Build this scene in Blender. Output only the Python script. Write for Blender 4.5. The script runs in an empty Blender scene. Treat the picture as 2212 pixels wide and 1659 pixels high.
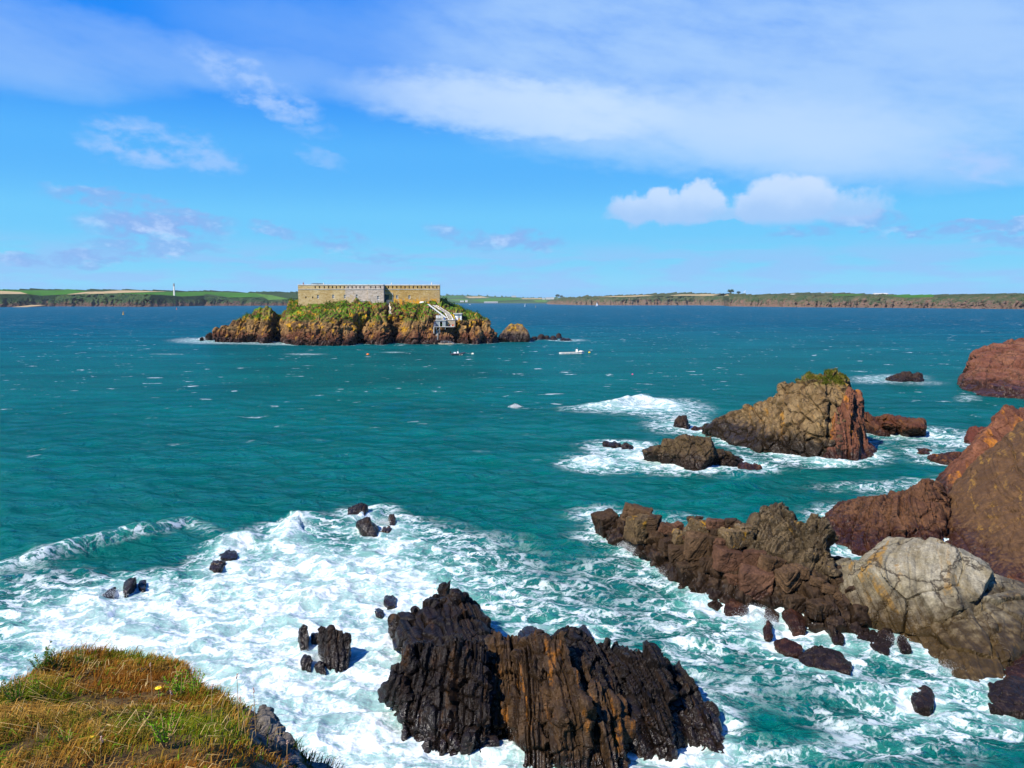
import bpy, bmesh, math, random, time
import numpy as np
from mathutils import Vector, Matrix, kdtree
T0 = time.time()
R = math.radians
scene = bpy.context.scene
COL = scene.collection

# ------------------------------------------------------------------ camera, sky, sun, exposure
EYE = 22.0                 # metres above the water, on the cliff path
FOC = 804.0                # focal length in pixels of a 1024 wide frame
TILT = math.atan(83.0 / FOC)
cam_d = bpy.data.cameras.new('camera'); cam = bpy.data.objects.new('camera', cam_d); COL.objects.link(cam)
cam.location = (0, 0, EYE); cam.rotation_euler = (R(90) - TILT, 0, 0)
cam_d.sensor_width = 36.0; cam_d.lens = 36.0 * FOC / 1024.0
cam_d.clip_start = 0.1; cam_d.clip_end = 60000
scene.camera = cam
scene.view_settings.view_transform = 'Standard'; scene.view_settings.look = 'None'
scene.view_settings.exposure = 0.85; scene.view_settings.gamma = 1.0; scene.view_settings.use_curve_mapping = False
scene.cycles.use_denoising = True
scene.cycles.max_bounces = 6; scene.cycles.diffuse_bounces = 2; scene.cycles.glossy_bounces = 2
scene.cycles.volume_bounces = 0; scene.cycles.transmission_bounces = 2
scene.cycles.sample_clamp_indirect = 4.0
SUN_EL, SUN_AZ = R(45), math.atan2(-0.755, -0.655)       # azimuth from +Y towards +X
SUNV = Vector((math.sin(SUN_AZ) * math.cos(SUN_EL), math.cos(SUN_AZ) * math.cos(SUN_EL), math.sin(SUN_EL)))

class Nodes:
    """small helper for node trees"""
    def __init__(s, tree): s.t = tree; tree.nodes.clear(); s.L = tree.links
    def n(s, typ, inp=None, **props):
        nd = s.t.nodes.new(typ)
        for k, v in props.items(): setattr(nd, k, v)
        for k, v in (inp or {}).items():
            so = nd.inputs[k]
            if isinstance(v, bpy.types.NodeSocket): s.L.new(v, so)
            else: so.default_value = v
        return nd
    def m(s, op, a, b=None, c=None, clamp=False):
        nd = s.t.nodes.new('ShaderNodeMath'); nd.operation = op; nd.use_clamp = clamp
        for i, v in enumerate((a, b, c)):
            if v is None: continue
            if isinstance(v, bpy.types.NodeSocket): s.L.new(v, nd.inputs[i])
            else: nd.inputs[i].default_value = v
        return nd.outputs[0]
    def vm(s, op, a, b=None, out=0):
        nd = s.t.nodes.new('ShaderNodeVectorMath'); nd.operation = op
        for i, v in enumerate((a, b)):
            if v is None: continue
            if isinstance(v, bpy.types.NodeSocket): s.L.new(v, nd.inputs[i])
            else: nd.inputs[i].default_value = v
        return nd.outputs[out]
    def scale(s, a, f):
        nd = s.t.nodes.new('ShaderNodeVectorMath'); nd.operation = 'SCALE'; s.L.new(a, nd.inputs[0])
        if isinstance(f, bpy.types.NodeSocket): s.L.new(f, nd.inputs[3])
        else: nd.inputs[3].default_value = f
        return nd.outputs[0]
    def step(s, x, a, b):
        """smoothstep of x from a to b"""
        nd = s.t.nodes.new('ShaderNodeMapRange'); nd.interpolation_type = 'SMOOTHSTEP'
        for i, v in ((0, x), (1, a), (2, b)):
            if isinstance(v, bpy.types.NodeSocket): s.L.new(v, nd.inputs[i])
            else: nd.inputs[i].default_value = v
        return nd.outputs[0]
    def lin(s, x, a, b, c, d):
        nd = s.t.nodes.new('ShaderNodeMapRange')
        for i, v in ((0, x), (1, a), (2, b), (3, c), (4, d)):
            if isinstance(v, bpy.types.NodeSocket): s.L.new(v, nd.inputs[i])
            else: nd.inputs[i].default_value = v
        return nd.outputs[0]
    def mix(s, f, a, b, mode='MIX'):
        nd = s.t.nodes.new('ShaderNodeMix'); nd.data_type = 'RGBA'; nd.blend_type = mode
        for i, v in ((0, f), (6, a), (7, b)):
            if isinstance(v, bpy.types.NodeSocket): s.L.new(v, nd.inputs[i])
            elif i == 0: nd.inputs[0].default_value = v
            else: nd.inputs[i].default_value = (*v[:3], 1)
        return nd.outputs[2]
    def noise(s, vec, scale, detail=4, rough=0.55, dist=0.0, out=0):
        nd = s.n('ShaderNodeTexNoise', {'Scale': scale, 'Detail': detail, 'Roughness': rough, 'Distortion': dist})
        if vec is not None: s.L.new(vec, nd.inputs['Vector'])
        return nd.outputs[out]
    def voro(s, vec, scale, feature='F1', out=0, rand=1.0):
        nd = s.n('ShaderNodeTexVoronoi', {'Scale': scale, 'Randomness': rand}, feature=feature)
        if vec is not None: s.L.new(vec, nd.inputs['Vector'])
        return nd.outputs[out]
    def comb(s, x, y, z):
        nd = s.t.nodes.new('ShaderNodeCombineXYZ')
        for i, v in enumerate((x, y, z)):
            if isinstance(v, bpy.types.NodeSocket): s.L.new(v, nd.inputs[i])
            else: nd.inputs[i].default_value = v
        return nd.outputs[0]
    def sep(s, v):
        nd = s.t.nodes.new('ShaderNodeSeparateXYZ'); s.L.new(v, nd.inputs[0]); return nd.outputs

def px(u, v):
    """viewing direction of a pixel of the 1024 x 768 frame"""
    a, b = (u - 512.0) / FOC, (384.0 - v) / FOC
    return (a, math.cos(TILT) + b * math.sin(TILT), -math.sin(TILT) + b * math.cos(TILT))
def azel(u, v):
    d = px(u, v)
    return math.degrees(math.atan2(d[0], d[1])), math.degrees(math.atan2(d[2], math.hypot(d[0], d[1])))
def G(u, v, z=0.0):
    """point where the sight line of a pixel meets the level z"""
    d = px(u, v); t = (z - EYE) / d[2]
    return Vector((d[0] * t, d[1] * t, z))
def A(u, v, Y):
    """point on the sight line of a pixel at the distance Y"""
    d = px(u, v); t = Y / d[1]
    return Vector((d[0] * t, Y, EYE + d[2] * t))
def O(x, y): return (x * 1024 / 2212.0, y * 1024 / 2212.0)
def crop(x0, y0, w): 
    k = w / 2212.0 / 4
    return lambda x, y: (x0 / 4 + k * x, y0 / 4 + k * y)
cA = crop(2200, 1300, 1896); cB = crop(2300, 1950, 1200); cD = crop(1150, 2300, 1800)
cE = crop(0, 1950, 1700); cF = crop(0, 2550, 1400); cG = crop(2600, 2400, 1496)
cI = crop(800, 1080, 1500); cJ = crop(1150, 1100, 650); cK = crop(1650, 1180, 650)
cL = crop(0, 1100, 1200); cM = crop(1700, 1140, 1200); cN = crop(2800, 1140, 1296)
cP = crop(800, 1150, 700); cQ = crop(1350, 1180, 700)
def cC(x, y): return (800 + .196 * x, 387.5 + .196 * y)

# ---- world: physical sky with high veils and low cumulus
def make_world():
    w = bpy.data.worlds.new('World'); scene.world = w; w.use_nodes = True
    N = Nodes(w.node_tree)
    sky = N.n('ShaderNodeTexSky', sky_type='NISHITA', sun_disc=False, sun_elevation=SUN_EL, sun_rotation=SUN_AZ % (2 * math.pi),
              altitude=0.0, air_density=1.0, dust_density=0.0, ozone_density=3.0)
    # the camera's vivid rendering of the blue: graded by the sky's own warmth (red over blue)
    sr = N.n('ShaderNodeSeparateColor', {0: sky.outputs[0]}).outputs
    warmth = N.m('DIVIDE', sr[0], sr[2])
    K = 5.05
    rp = N.n('ShaderNodeValToRGB', {0: N.lin(warmth, 0.30, 1.60, 0.0, 1.0)}); cr = rp.color_ramp; cr.interpolation = 'EASE'; cr.elements.remove(cr.elements[1])
    for pos_, c_ in ((0.0, (.010, .190, .86)), (0.035, (.020, .265, .95)), (0.10, (.10, .46, .98)), (0.22, (.165, .59, .98)), (0.42, (.205, .64, .96)), (0.70, (.25, .66, .95)), (0.95, (.24, .56, .93))):
        e = cr.elements[0] if pos_ == 0.0 else cr.elements.new(pos_); e.color = (*c_, 1)
    base = N.scale(rp.outputs[0], K)
    d = N.n('ShaderNodeTexCoord').outputs['Generated']
    X, Y, Z = N.sep(d)
    az = N.m('MULTIPLY', N.m('ARCTAN2', X, Y), 57.2958)
    el = N.m('MULTIPLY', N.m('ARCSINE', Z), 57.2958)
    q = N.comb(az, N.m('MULTIPLY', el, 2.2), 0.0)
    # warp so that edges fray
    wz = N.noise(q, 0.09, 5, 0.6, out=1); wv = N.scale(N.vm('SUBTRACT', wz, (0.5, 0.5, 0.5)), 9.0)
    wf = N.noise(q, 0.55, 4, 0.6, out=1); wv2 = N.scale(N.vm('SUBTRACT', wf, (0.5, 0.5, 0.5)), 2.4)
    s1 = N.sep(wv); s2 = N.sep(wv2)
    azs = N.m('ADD', az, s1[0]); els = N.m('ADD', el, N.m('MULTIPLY', s1[1], 0.45))
    azp = N.m('ADD', az, s2[0]); elp = N.m('ADD', el, N.m('MULTIPLY', s2[1], 0.8))
    def ell(ax, ex, x, y, rx, ry, tilt=0.0, soft=1.0):
        """soft ellipse around a direction; x, y, rx, ry in overview pixels"""
        a0, e0 = azel(*O(x, y)); ra = rx * .463 * .0713; re = ry * .463 * .0713
        da = N.m('SUBTRACT', ax, a0); de = N.m('SUBTRACT', ex, e0)
        if tilt: de = N.m('SUBTRACT', de, N.m('MULTIPLY', da, tilt))
        r = N.m('ADD', N.m('POWER', N.m('ABSOLUTE', N.m('DIVIDE', da, ra)), 2.0), N.m('POWER', N.m('ABSOLUTE', N.m('DIVIDE', de, re)), 2.0))
        return N.m('SUBTRACT', 1.0, N.step(r, 1.0 - soft, 1.0 + soft))
    def add(lst):
        acc = None
        for m_, k in lst:
            v = N.m('MULTIPLY', m_, k)
            acc = v if acc is None else N.m('MAXIMUM', acc, v)
        return acc
    streak = N.noise(N.comb(az, N.m('ADD', N.m('MULTIPLY', el, 3.2), N.m('MULTIPLY', az, 0.55)), 3.0), 0.075, 6, 0.62)
    # high veils (soft)
    veil = add([(ell(azs, els, 1820, 160, 900, 165, -0.11, 0.6), 0.85), (ell(azs, els, 2200, 315, 480, 72, -0.08, 0.8), 0.72),
                (ell(azs, els, 330, 105, 480, 50, -0.06, 0.8), 0.40), (ell(azs, els, 1000, 110, 500, 80, -0.08, 0.9), 0.30), (ell(azs, els, 30, 100, 240, 55, -0.08, 0.9), 0.45)])
    veil = N.m('MULTIPLY', veil, N.step(streak, 0.05, 0.62))
    lens = N.m('MULTIPLY', add([(ell(azp, elp, 1150, 238, 330, 58, -0.09, 0.85), 1.0), (ell(azp, elp, 1500, 285, 480, 75, -0.10, 0.9), 0.55)]), N.step(streak, 0.15, 0.5))
    # small wisps
    puff = N.noise(N.comb(az, N.m('MULTIPLY', el, 1.8), 7.0), 0.42, 6, 0.62)
    wisp = add([(ell(azp, elp, 560, 195, 120, 40, -0.45, 0.9), 0.75), (ell(azp, elp, 300, 312, 90, 36, -0.1, 0.9), 0.7), (ell(azp, elp, 440, 332, 70, 30, -0.2, 0.9), 0.6),
                (ell(azp, elp, 2110, 350, 70, 30, -0.3, 0.9), 0.8), (ell(azp, elp, 690, 340, 50, 18, -0.3, 0.9), 0.35)])
    wisp = N.m('MULTIPLY', wisp, N.step(puff, 0.36, 0.62))
    low = add([(ell(azp, elp, 340, 485, 125, 28, 0, 0.8), 1.0), (ell(azp, elp, 330, 533, 120, 17, 0, 0.8), 0.8), (ell(azp, elp, 250, 427, 110, 17, -.05, 0.8), 0.8), (ell(azp, elp, 410, 462, 70, 14, -.15, 0.8), 0.8),
               (ell(azp, elp, 600, 495, 50, 12, -.1, 0.8), 0.7), (ell(azp, elp, 720, 518, 60, 22, -.1, 0.8), 0.8), (ell(azp, elp, 1010, 515, 80, 18, -.2, 0.8), 0.7), (ell(azp, elp, 1130, 520, 85, 20, 0, 0.8), 0.9),
               (ell(azp, elp, 830, 552, 60, 10, 0, 0.8), 0.6), (ell(azp, elp, 110, 555, 140, 13, 0, 0.8), 0.8), (ell(azp, elp, 1740, 505, 60, 10, 0, 0.8), 0.6), (ell(azp, elp, 1870, 480, 60, 16, 0, 0.8), 0.7),
               (ell(azp, elp, 2120, 490, 160, 10, 0.03, 0.8), 0.8), (ell(azp, elp, 2180, 515, 60, 10, 0, 0.8), 0.7)])
    low = N.m('MULTIPLY', low, N.step(puff, 0.34, 0.52))
    bank = N.noise(N.comb(N.m('MULTIPLY', az, 0.16), el, 1.0), 1.15, 4, 0.55)
    bankm = N.m('MULTIPLY', N.step(bank, 0.40, 0.58), N.m('MULTIPLY', N.step(el, -0.5, 1.2), N.m('SUBTRACT', 1.0, N.step(el, 2.6, 4.6))))
    # cumulus with crisp tops and a flat base
    cw = N.noise(N.comb(az, el, 0.0), 0.5, 5, 0.6, out=1); cs = N.sep(N.scale(N.vm('SUBTRACT', cw, (0.5, 0.5, 0.5)), 2.6))
    cv = N.voro(N.comb(az, el, 0.0), 0.85, 'SMOOTH_F1')
    azc = N.m('ADD', az, cs[0]); elc = N.m('ADD', N.m('ADD', el, cs[1]), N.m('MULTIPLY', N.m('SUBTRACT', cv, .45), 0.9))
    cum = add([(ell(azc, elc, 1410, 452, 85, 36, 0, 0.40), 1.0), (ell(azc, elc, 1508, 440, 50, 40, 0, 0.40), 1.0), (ell(azc, elc, 1628, 452, 50, 32, 0, 0.40), 1.0),
               (ell(azc, elc, 1715, 436, 95, 52, 0, 0.40), 1.0), (ell(azc, elc, 1825, 450, 75, 36, 0, 0.6), 0.85), (ell(azc, elc, 1595, 466, 110, 13, 0, 0.6), 0.75), (ell(azc, elc, 1450, 464, 130, 18, 0, 0.5), 0.9), (ell(azc, elc, 1740, 464, 150, 18, 0, 0.5), 0.9)])
    cb = azel(*O(1600, 488))[1]; ct = azel(*O(1600, 395))[1]
    cum = N.m('MULTIPLY', cum, N.step(N.m('ADD', el, N.m('MULTIPLY', cs[1], 0.25)), cb - 0.25, cb + 0.5))
    # thin veils over the rest of the sky
    gen = N.m('MULTIPLY', N.step(N.noise(N.vm('DIVIDE', d, N.comb(*(N.m('ADD', N.m('MAXIMUM', Z, 0.0), 0.12),) * 3)), 0.9, 5, 0.6), 0.5, 0.75), N.step(el, 18.0, 32.0))
    c = base
    c = N.mix(N.m('MULTIPLY', gen, 0.5), c, tuple(K * t for t in (0.46, 0.60, 0.92)))
    c = N.mix(N.m('MULTIPLY', bankm, 0.75), c, tuple(K * t for t in (0.30, 0.56, 0.95)))
    c = N.mix(veil, c, tuple(K * t for t in (0.43, 0.66, 1.0)))
    c = N.mix(N.m('MULTIPLY', lens, 0.72), c, tuple(K * t for t in (0.64, 0.81, 1.02)))
    c = N.mix(wisp, c, tuple(K * t for t in (0.42, 0.62, 1.0)))
    c = N.mix(N.m('MULTIPLY', low, 0.95), c, N.mix(N.step(puff, 0.5, 0.7), tuple(K * t for t in (0.25, 0.46, 0.88)), tuple(K * t for t in (0.52, 0.68, 1.0))))
    cc = N.mix(N.step(N.m('ADD', el, N.m('MULTIPLY', cs[0], -0.5)), cb + 0.5, ct - 0.3), tuple(K * t for t in (0.42, 0.60, 0.95)), tuple(K * t for t in (0.66, 0.79, 1.02)))
    c = N.mix(N.m('MULTIPLY', cum, 0.80), c, cc)
    bg = N.n('ShaderNodeBackground', {'Color': c, 'Strength': 0.11})
    N.L.new(bg.outputs[0], N.n('ShaderNodeOutputWorld').inputs[0])
make_world()
sun_d = bpy.data.lights.new('sun', 'SUN'); sun_d.energy = 5.0; sun_d.angle = R(0.53); sun_d.color = (1.0, 0.94, 0.84)
sun = bpy.data.objects.new('sun', sun_d); COL.objects.link(sun)
sun.rotation_euler = SUNV.to_track_quat('Z', 'Y').to_euler(); sun.location = (-60, -40, 90)

# ------------------------------------------------------------------ numpy noise
def _h(i, j, k, seed):
    h = (i.astype(np.int64) * 374761393 + j.astype(np.int64) * 668265263 + k.astype(np.int64) * 2147483647 + seed * 1274126177) & 0xFFFFFFFF
    h = ((h ^ (h >> 13)) * 1274126177) & 0xFFFFFFFF
    h = ((h ^ (h >> 16)) * 2246822519) & 0xFFFFFFFF
    return ((h ^ (h >> 15)) & 0xFFFFFF) / float(0xFFFFFF)
def vnoise(P, seed=0):
    """value noise 0..1 at points P (n,3)"""
    F = np.floor(P); f = P - F; f = f * f * f * (f * (f * 6 - 15) + 10); F = F.astype(np.int64)
    r = 0
    for a in (0, 1):
        wa = f[:, 0] if a else 1 - f[:, 0]
        for b in (0, 1):
            wb = f[:, 1] if b else 1 - f[:, 1]
            for c in (0, 1):
                wc = f[:, 2] if c else 1 - f[:, 2]
                r = r + wa * wb * wc * _h(F[:, 0] + a, F[:, 1] + b, F[:, 2] + c, seed)
    return r
def fbm(P, oct=4, seed=0, gain=0.5, ridged=False):
    r = 0; a = 1.0; t = 0.0
    for o in range(oct):
        n = vnoise(P * (2.03 ** o) + 17.3 * o, seed + o * 13)
        if ridged: n = 1 - np.abs(2 * n - 1)
        r = r + a * n; t += a; a *= gain
    return r / t
def worley(P, seed=0):
    """distance to the nearest two feature points and the value of the nearest cell"""
    F = np.floor(P).astype(np.int64); d1 = np.full(len(P), 9.0); d2 = np.full(len(P), 9.0); val = np.zeros(len(P))
    for a in (-1, 0, 1):
        for b in (-1, 0, 1):
            for c in (-1, 0, 1):
                i, j, k = F[:, 0] + a, F[:, 1] + b, F[:, 2] + c
                q = np.stack([i + _h(i, j, k, seed), j + _h(i, j, k, seed + 1), k + _h(i, j, k, seed + 2)], 1)
                d = np.sqrt(((P - q) ** 2).sum(1)); v = _h(i, j, k, seed + 3)
                near = d < d1
                d2 = np.where(near, d1, np.minimum(d2, d)); val = np.where(near, v, val); d1 = np.where(near, d, d1)
    return d1, d2, val
def sstep(a, b, x):
    t = np.clip((x - a) / (b - a), 0, 1); return t * t * (3 - 2 * t)

# ------------------------------------------------------------------ objects
def link(name, me, mat=None, parent=None):
    o = bpy.data.objects.new(name, me); COL.objects.link(o)
    if mat is not None and me is not None: 
        for m_ in (mat if isinstance(mat, (list, tuple)) else [mat]): me.materials.append(m_)
    if parent is not None: o.parent = parent
    return o
def tag(o, label=None, cat=None, group=None, kind=None):
    for k, v in (('label', label), ('category', cat), ('group', group), ('kind', kind)):
        if v: o[k] = v
    return o
def thing(name, label, cat, loc=(0, 0, 0), rz=0.0, group=None):
    o = bpy.data.objects.new(name, None); COL.objects.link(o); o.location = loc; o.rotation_euler = (0, 0, rz); o.empty_display_size = 0.3
    return tag(o, label, cat, group)
def np_mesh(name, V, F, smooth=False, matidx=None):
    me = bpy.data.meshes.new(name); V = np.asarray(V, dtype=np.float32); F = np.asarray(F, dtype=np.int32)
    k = F.shape[1]
    me.vertices.add(len(V)); me.vertices.foreach_set('co', V.ravel())
    me.loops.add(F.size); me.loops.foreach_set('vertex_index', F.ravel())
    me.polygons.add(len(F)); me.polygons.foreach_set('loop_start', np.arange(0, F.size, k, dtype=np.int32))
    if matidx is not None: me.polygons.foreach_set('material_index', np.asarray(matidx, dtype=np.int32))
    me.update(calc_edges=True); me.validate()
    if smooth: me.polygons.foreach_set('use_smooth', np.ones(len(F), dtype=bool))
    return me
def attr(me, name, vals):
    vals = np.asarray(vals, dtype=np.float32)
    if vals.ndim == 1:
        a = me.attributes.new(name, 'FLOAT', 'POINT'); a.data.foreach_set('value', vals)
    else:
        a = me.attributes.new(name, 'FLOAT_COLOR', 'POINT'); a.data.foreach_set('color', np.concatenate([vals, np.ones((len(vals), 1), np.float32)], 1).ravel())
class MB:
    """collects simple solids and makes one mesh of them"""
    def __init__(s): s.bm = bmesh.new()
    def box(s, c, size, rot=None, taper=1.0):
        r = bmesh.ops.create_cube(s.bm, size=1.0); M = Matrix.Translation(c) @ (rot.to_4x4() if rot is not None else Matrix()) @ Matrix.Diagonal((*size, 1))
        if taper != 1.0:
            for v in r['verts']:
                if v.co.z > 0: v.co.x *= taper; v.co.y *= taper
        bmesh.ops.transform(s.bm, matrix=M, verts=r['verts']); return s
    def bar(s, a, b, r, seg=8, r2=None):
        a, b = Vector(a), Vector(b); d = b - a
        if d.length < 1e-6: return s
        q = d.to_track_quat('Z', 'Y').to_matrix().to_4x4()
        bmesh.ops.create_cone(s.bm, cap_ends=True, segments=seg, radius1=r, radius2=r if r2 is None else r2, depth=d.length, matrix=Matrix.Translation((a + b) / 2) @ q); return s
    def ball(s, c, r, sub=2, sc=(1, 1, 1)):
        bmesh.ops.create_icosphere(s.bm, subdivisions=sub, radius=r, matrix=Matrix.Translation(c) @ Matrix.Diagonal((*sc, 1))); return s
    def face(s, pts):
        s.bm.faces.new([s.bm.verts.new(p) for p in pts]); return s
    def loft(s, rings, caps=True):
        vs = [[s.bm.verts.new(p) for p in r] for r in rings]; n = len(vs[0])
        for i in range(len(vs) - 1):
            for j in range(n): s.bm.faces.new((vs[i][j], vs[i][(j + 1) % n], vs[i + 1][(j + 1) % n], vs[i + 1][j]))
        if caps: s.bm.faces.new(vs[0][::-1]); s.bm.faces.new(vs[-1])
        return s
    def hull(s, pts):
        vs = [s.bm.verts.new(p) for p in pts]
        r = bmesh.ops.convex_hull(s.bm, input=vs)
        bad = [e for e in r['geom_interior'] + r['geom_unused'] if isinstance(e, bmesh.types.BMVert)]
        if bad: bmesh.ops.delete(s.bm, geom=list(set(bad)), context='VERTS')
        return s
    def build(s, name, mat, parent=None, smooth=False, bevel=0.0):
        if bevel: bmesh.ops.bevel(s.bm, geom=list(s.bm.edges), offset=bevel, segments=1, affect='EDGES')
        bmesh.ops.recalc_face_normals(s.bm, faces=list(s.bm.faces))
        me = bpy.data.meshes.new(name); s.bm.to_mesh(me); s.bm.free()
        if smooth: me.polygons.foreach_set('use_smooth', np.ones(len(me.polygons), dtype=bool))
        return link(name, me, mat, parent)

# ------------------------------------------------------------------ materials
def new_mat(name):
    m_ = bpy.data.materials.new(name); m_.use_nodes = True; return m_, Nodes(m_.node_tree)
def finish(N, bsdf): N.L.new(bsdf, N.n('ShaderNodeOutputMaterial').inputs[0])
def plain(name, col, rough=0.6, var=0.18, scale=3.0, metal=0.0, spec=0.4):
    """one colour with a little procedural wear"""
    m_, N = new_mat(name); pos = N.n('ShaderNodeTexCoord').outputs['Object']
    n = N.noise(pos, scale, 5, 0.6)
    c = N.mix(1.0, col, N.comb(*(N.lin(n, 0.3, 0.7, 1 - var, 1 + var),) * 3), 'MULTIPLY')
    bp = N.n('ShaderNodeBump', {'Strength': 0.15, 'Distance': 0.02, 'Height': n})
    b = N.n('ShaderNodeBsdfPrincipled', {'Base Color': c, 'Roughness': rough, 'Metallic': metal, 'Specular IOR Level': spec, 'Normal': bp.outputs[0]})
    finish(N, b.outputs[0]); return m_
TONE = (0.74, 0.68, 0.60)         # the stone of this coast is dark and warm
def rock_mat(name, a, b, c, strata=(1, 0, 0.2), s=1.0, wet=(0.012, 0.010, 0.010), wet_h=(0.8, 2.2), lichen=None, lich_amt=0.55, lich_h=(3, 6), white=0.0,
             grass=None, grass_h=(6, 9), grass_n=(0.5, 0.75), rough=0.75, streak=1.0, red=None, red_h=(2, 6), orange=None, bump=0.5, wet_rough=0.32, cracks=0.0, crack_s=0.45, wet_spec=0.12):
    m_, N = new_mat(name); g = N.n('ShaderNodeNewGeometry'); pos = g.outputs['Position']; z = N.sep(pos)[2]
    n = Vector(strata).normalized(); t1 = n.orthogonal().normalized(); t2 = n.cross(t1)
    # streaks run along the bedding
    sv = N.comb(N.vm('DOT_PRODUCT', pos, tuple(n), 1), N.m('MULTIPLY', N.vm('DOT_PRODUCT', pos, tuple(t1), 1), 0.12), N.m('MULTIPLY', N.vm('DOT_PRODUCT', pos, tuple(t2), 1), 0.12))
    st = N.noise(sv, 1.6 * s, 6, 0.65, 0.3)
    big = N.noise(pos, 0.28 * s, 5, 0.6); mid = N.noise(pos, 1.3 * s, 6, 0.62); fine = N.noise(pos, 7.0 * s, 5, 0.65)
    col = N.mix(N.step(big, 0.40, 0.60), a, b)
    col = N.mix(N.m('MULTIPLY', N.step(N.m('ADD', N.m('MULTIPLY', st, 0.7), N.m('MULTIPLY', mid, 0.3)), 0.46, 0.62), 0.8 * streak), col, c)
    if red is not None:
        col = N.mix(N.m('MULTIPLY', N.m('SUBTRACT', 1.0, N.step(N.m('ADD', z, N.lin(big, 0, 1, -4, 4)), *red_h)), 0.8), col, red)
    if orange is not None:
        o_ = N.m('MULTIPLY', N.step(N.noise(sv, 0.9 * s, 4, 0.6, 0.6), 0.56, 0.66), N.step(mid, 0.36, 0.55)); col = N.mix(o_, col, orange)
    f = N.m('ADD', N.m('MULTIPLY', fine, 0.5), N.m('MULTIPLY', mid, 0.5))
    col = N.mix(1.0, col, N.comb(*(N.lin(f, 0.3, 0.7, 0.38, 1.55),) * 3), 'MULTIPLY')
    if white:
        col = N.mix(N.m('MULTIPLY', N.step(N.noise(pos, 2.4 * s, 5, 0.7), 0.56, 0.66), N.m('MULTIPLY', N.step(z, 2.0, 4.0), white)), col, (0.42, 0.41, 0.36))
    if lichen is not None:
        ln = N.noise(pos, 0.5 * s, 6, 0.68, 0.4); nz = N.sep(g.outputs['Normal'])[2]
        lm = N.m('MULTIPLY', N.step(ln, lich_amt, lich_amt + 0.07), N.step(N.m('ADD', z, N.lin(big, 0, 1, -1.5, 1.5)), *lich_h))
        lm = N.m('MULTIPLY', lm, N.step(mid, 0.34, 0.5))
        col = N.mix(N.m('MULTIPLY', lm, 0.92), col, N.mix(N.step(fine, 0.4, 0.6), lichen, tuple(0.72 * t for t in lichen)))
    if grass is not None:
        nz = N.sep(g.outputs['Normal'])[2]; gn = N.noise(pos, 0.45 * s, 5, 0.65)
        gm = N.m('MULTIPLY', N.step(N.m('ADD', nz, N.lin(gn, 0.3, 0.7, -0.28, 0.28)), *grass_n), N.step(N.m('ADD', z, N.lin(big, 0, 1, -2, 2)), *grass_h))
        col = N.mix(gm, col, N.mix(N.step(mid, 0.35, 0.65), grass, (grass[0] * 1.9, grass[1] * 1.15, grass[2] * 1.1)))
    cr = None
    if cracks:       # hairline joints: darker in colour and sunk in the bump
        wv = N.scale(N.vm('SUBTRACT', N.noise(pos, 0.9, 4, 0.6, out=1), (.5, .5, .5)), 1.6)
        e1 = N.voro(N.vm('ADD', pos, wv), crack_s, 'DISTANCE_TO_EDGE'); e2 = N.voro(N.vm('ADD', pos, wv), crack_s * 2.3, 'DISTANCE_TO_EDGE')
        cr = N.m('MAXIMUM', N.m('SUBTRACT', 1.0, N.step(e1, 0.0, 0.030)), N.m('MULTIPLY', N.m('SUBTRACT', 1.0, N.step(e2, 0.0, 0.03)), N.m('MULTIPLY', N.step(big, .5, .62), .5)))
        col = N.mix(N.m('MULTIPLY', cr, cracks), col, (0.03, 0.024, 0.018))
    wm = N.m('SUBTRACT', 1.0, N.step(N.m('ADD', z, N.lin(mid, 0.3, 0.7, -0.8, 0.8)), *wet_h))
    col = N.mix(N.m('MULTIPLY', wm, 0.95), col, N.mix(N.step(mid, 0.45, 0.62), wet, tuple(2.0 * t for t in wet)))
    col = N.mix(1.0, col, TONE, 'MULTIPLY')
    hgt = N.m('ADD', N.m('MULTIPLY', st, 0.5), N.m('ADD', N.m('MULTIPLY', mid, 0.35), N.m('MULTIPLY', fine, 0.18)))
    if cr is not None: hgt = N.m('SUBTRACT', hgt, N.m('MULTIPLY', cr, 0.5))
    bp = N.n('ShaderNodeBump', {'Strength': bump, 'Distance': 0.35 / s, 'Height': hgt})
    rg = N.lin(wm, 0, 1, rough, wet_rough)
    bs = N.n('ShaderNodeBsdfPrincipled', {'Base Color': col, 'Roughness': rg, 'Specular IOR Level': N.lin(wm, 0, 1, 0.10, wet_spec), 'Normal': bp.outputs[0]})
    finish(N, bs.outputs[0]); return m_

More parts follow.
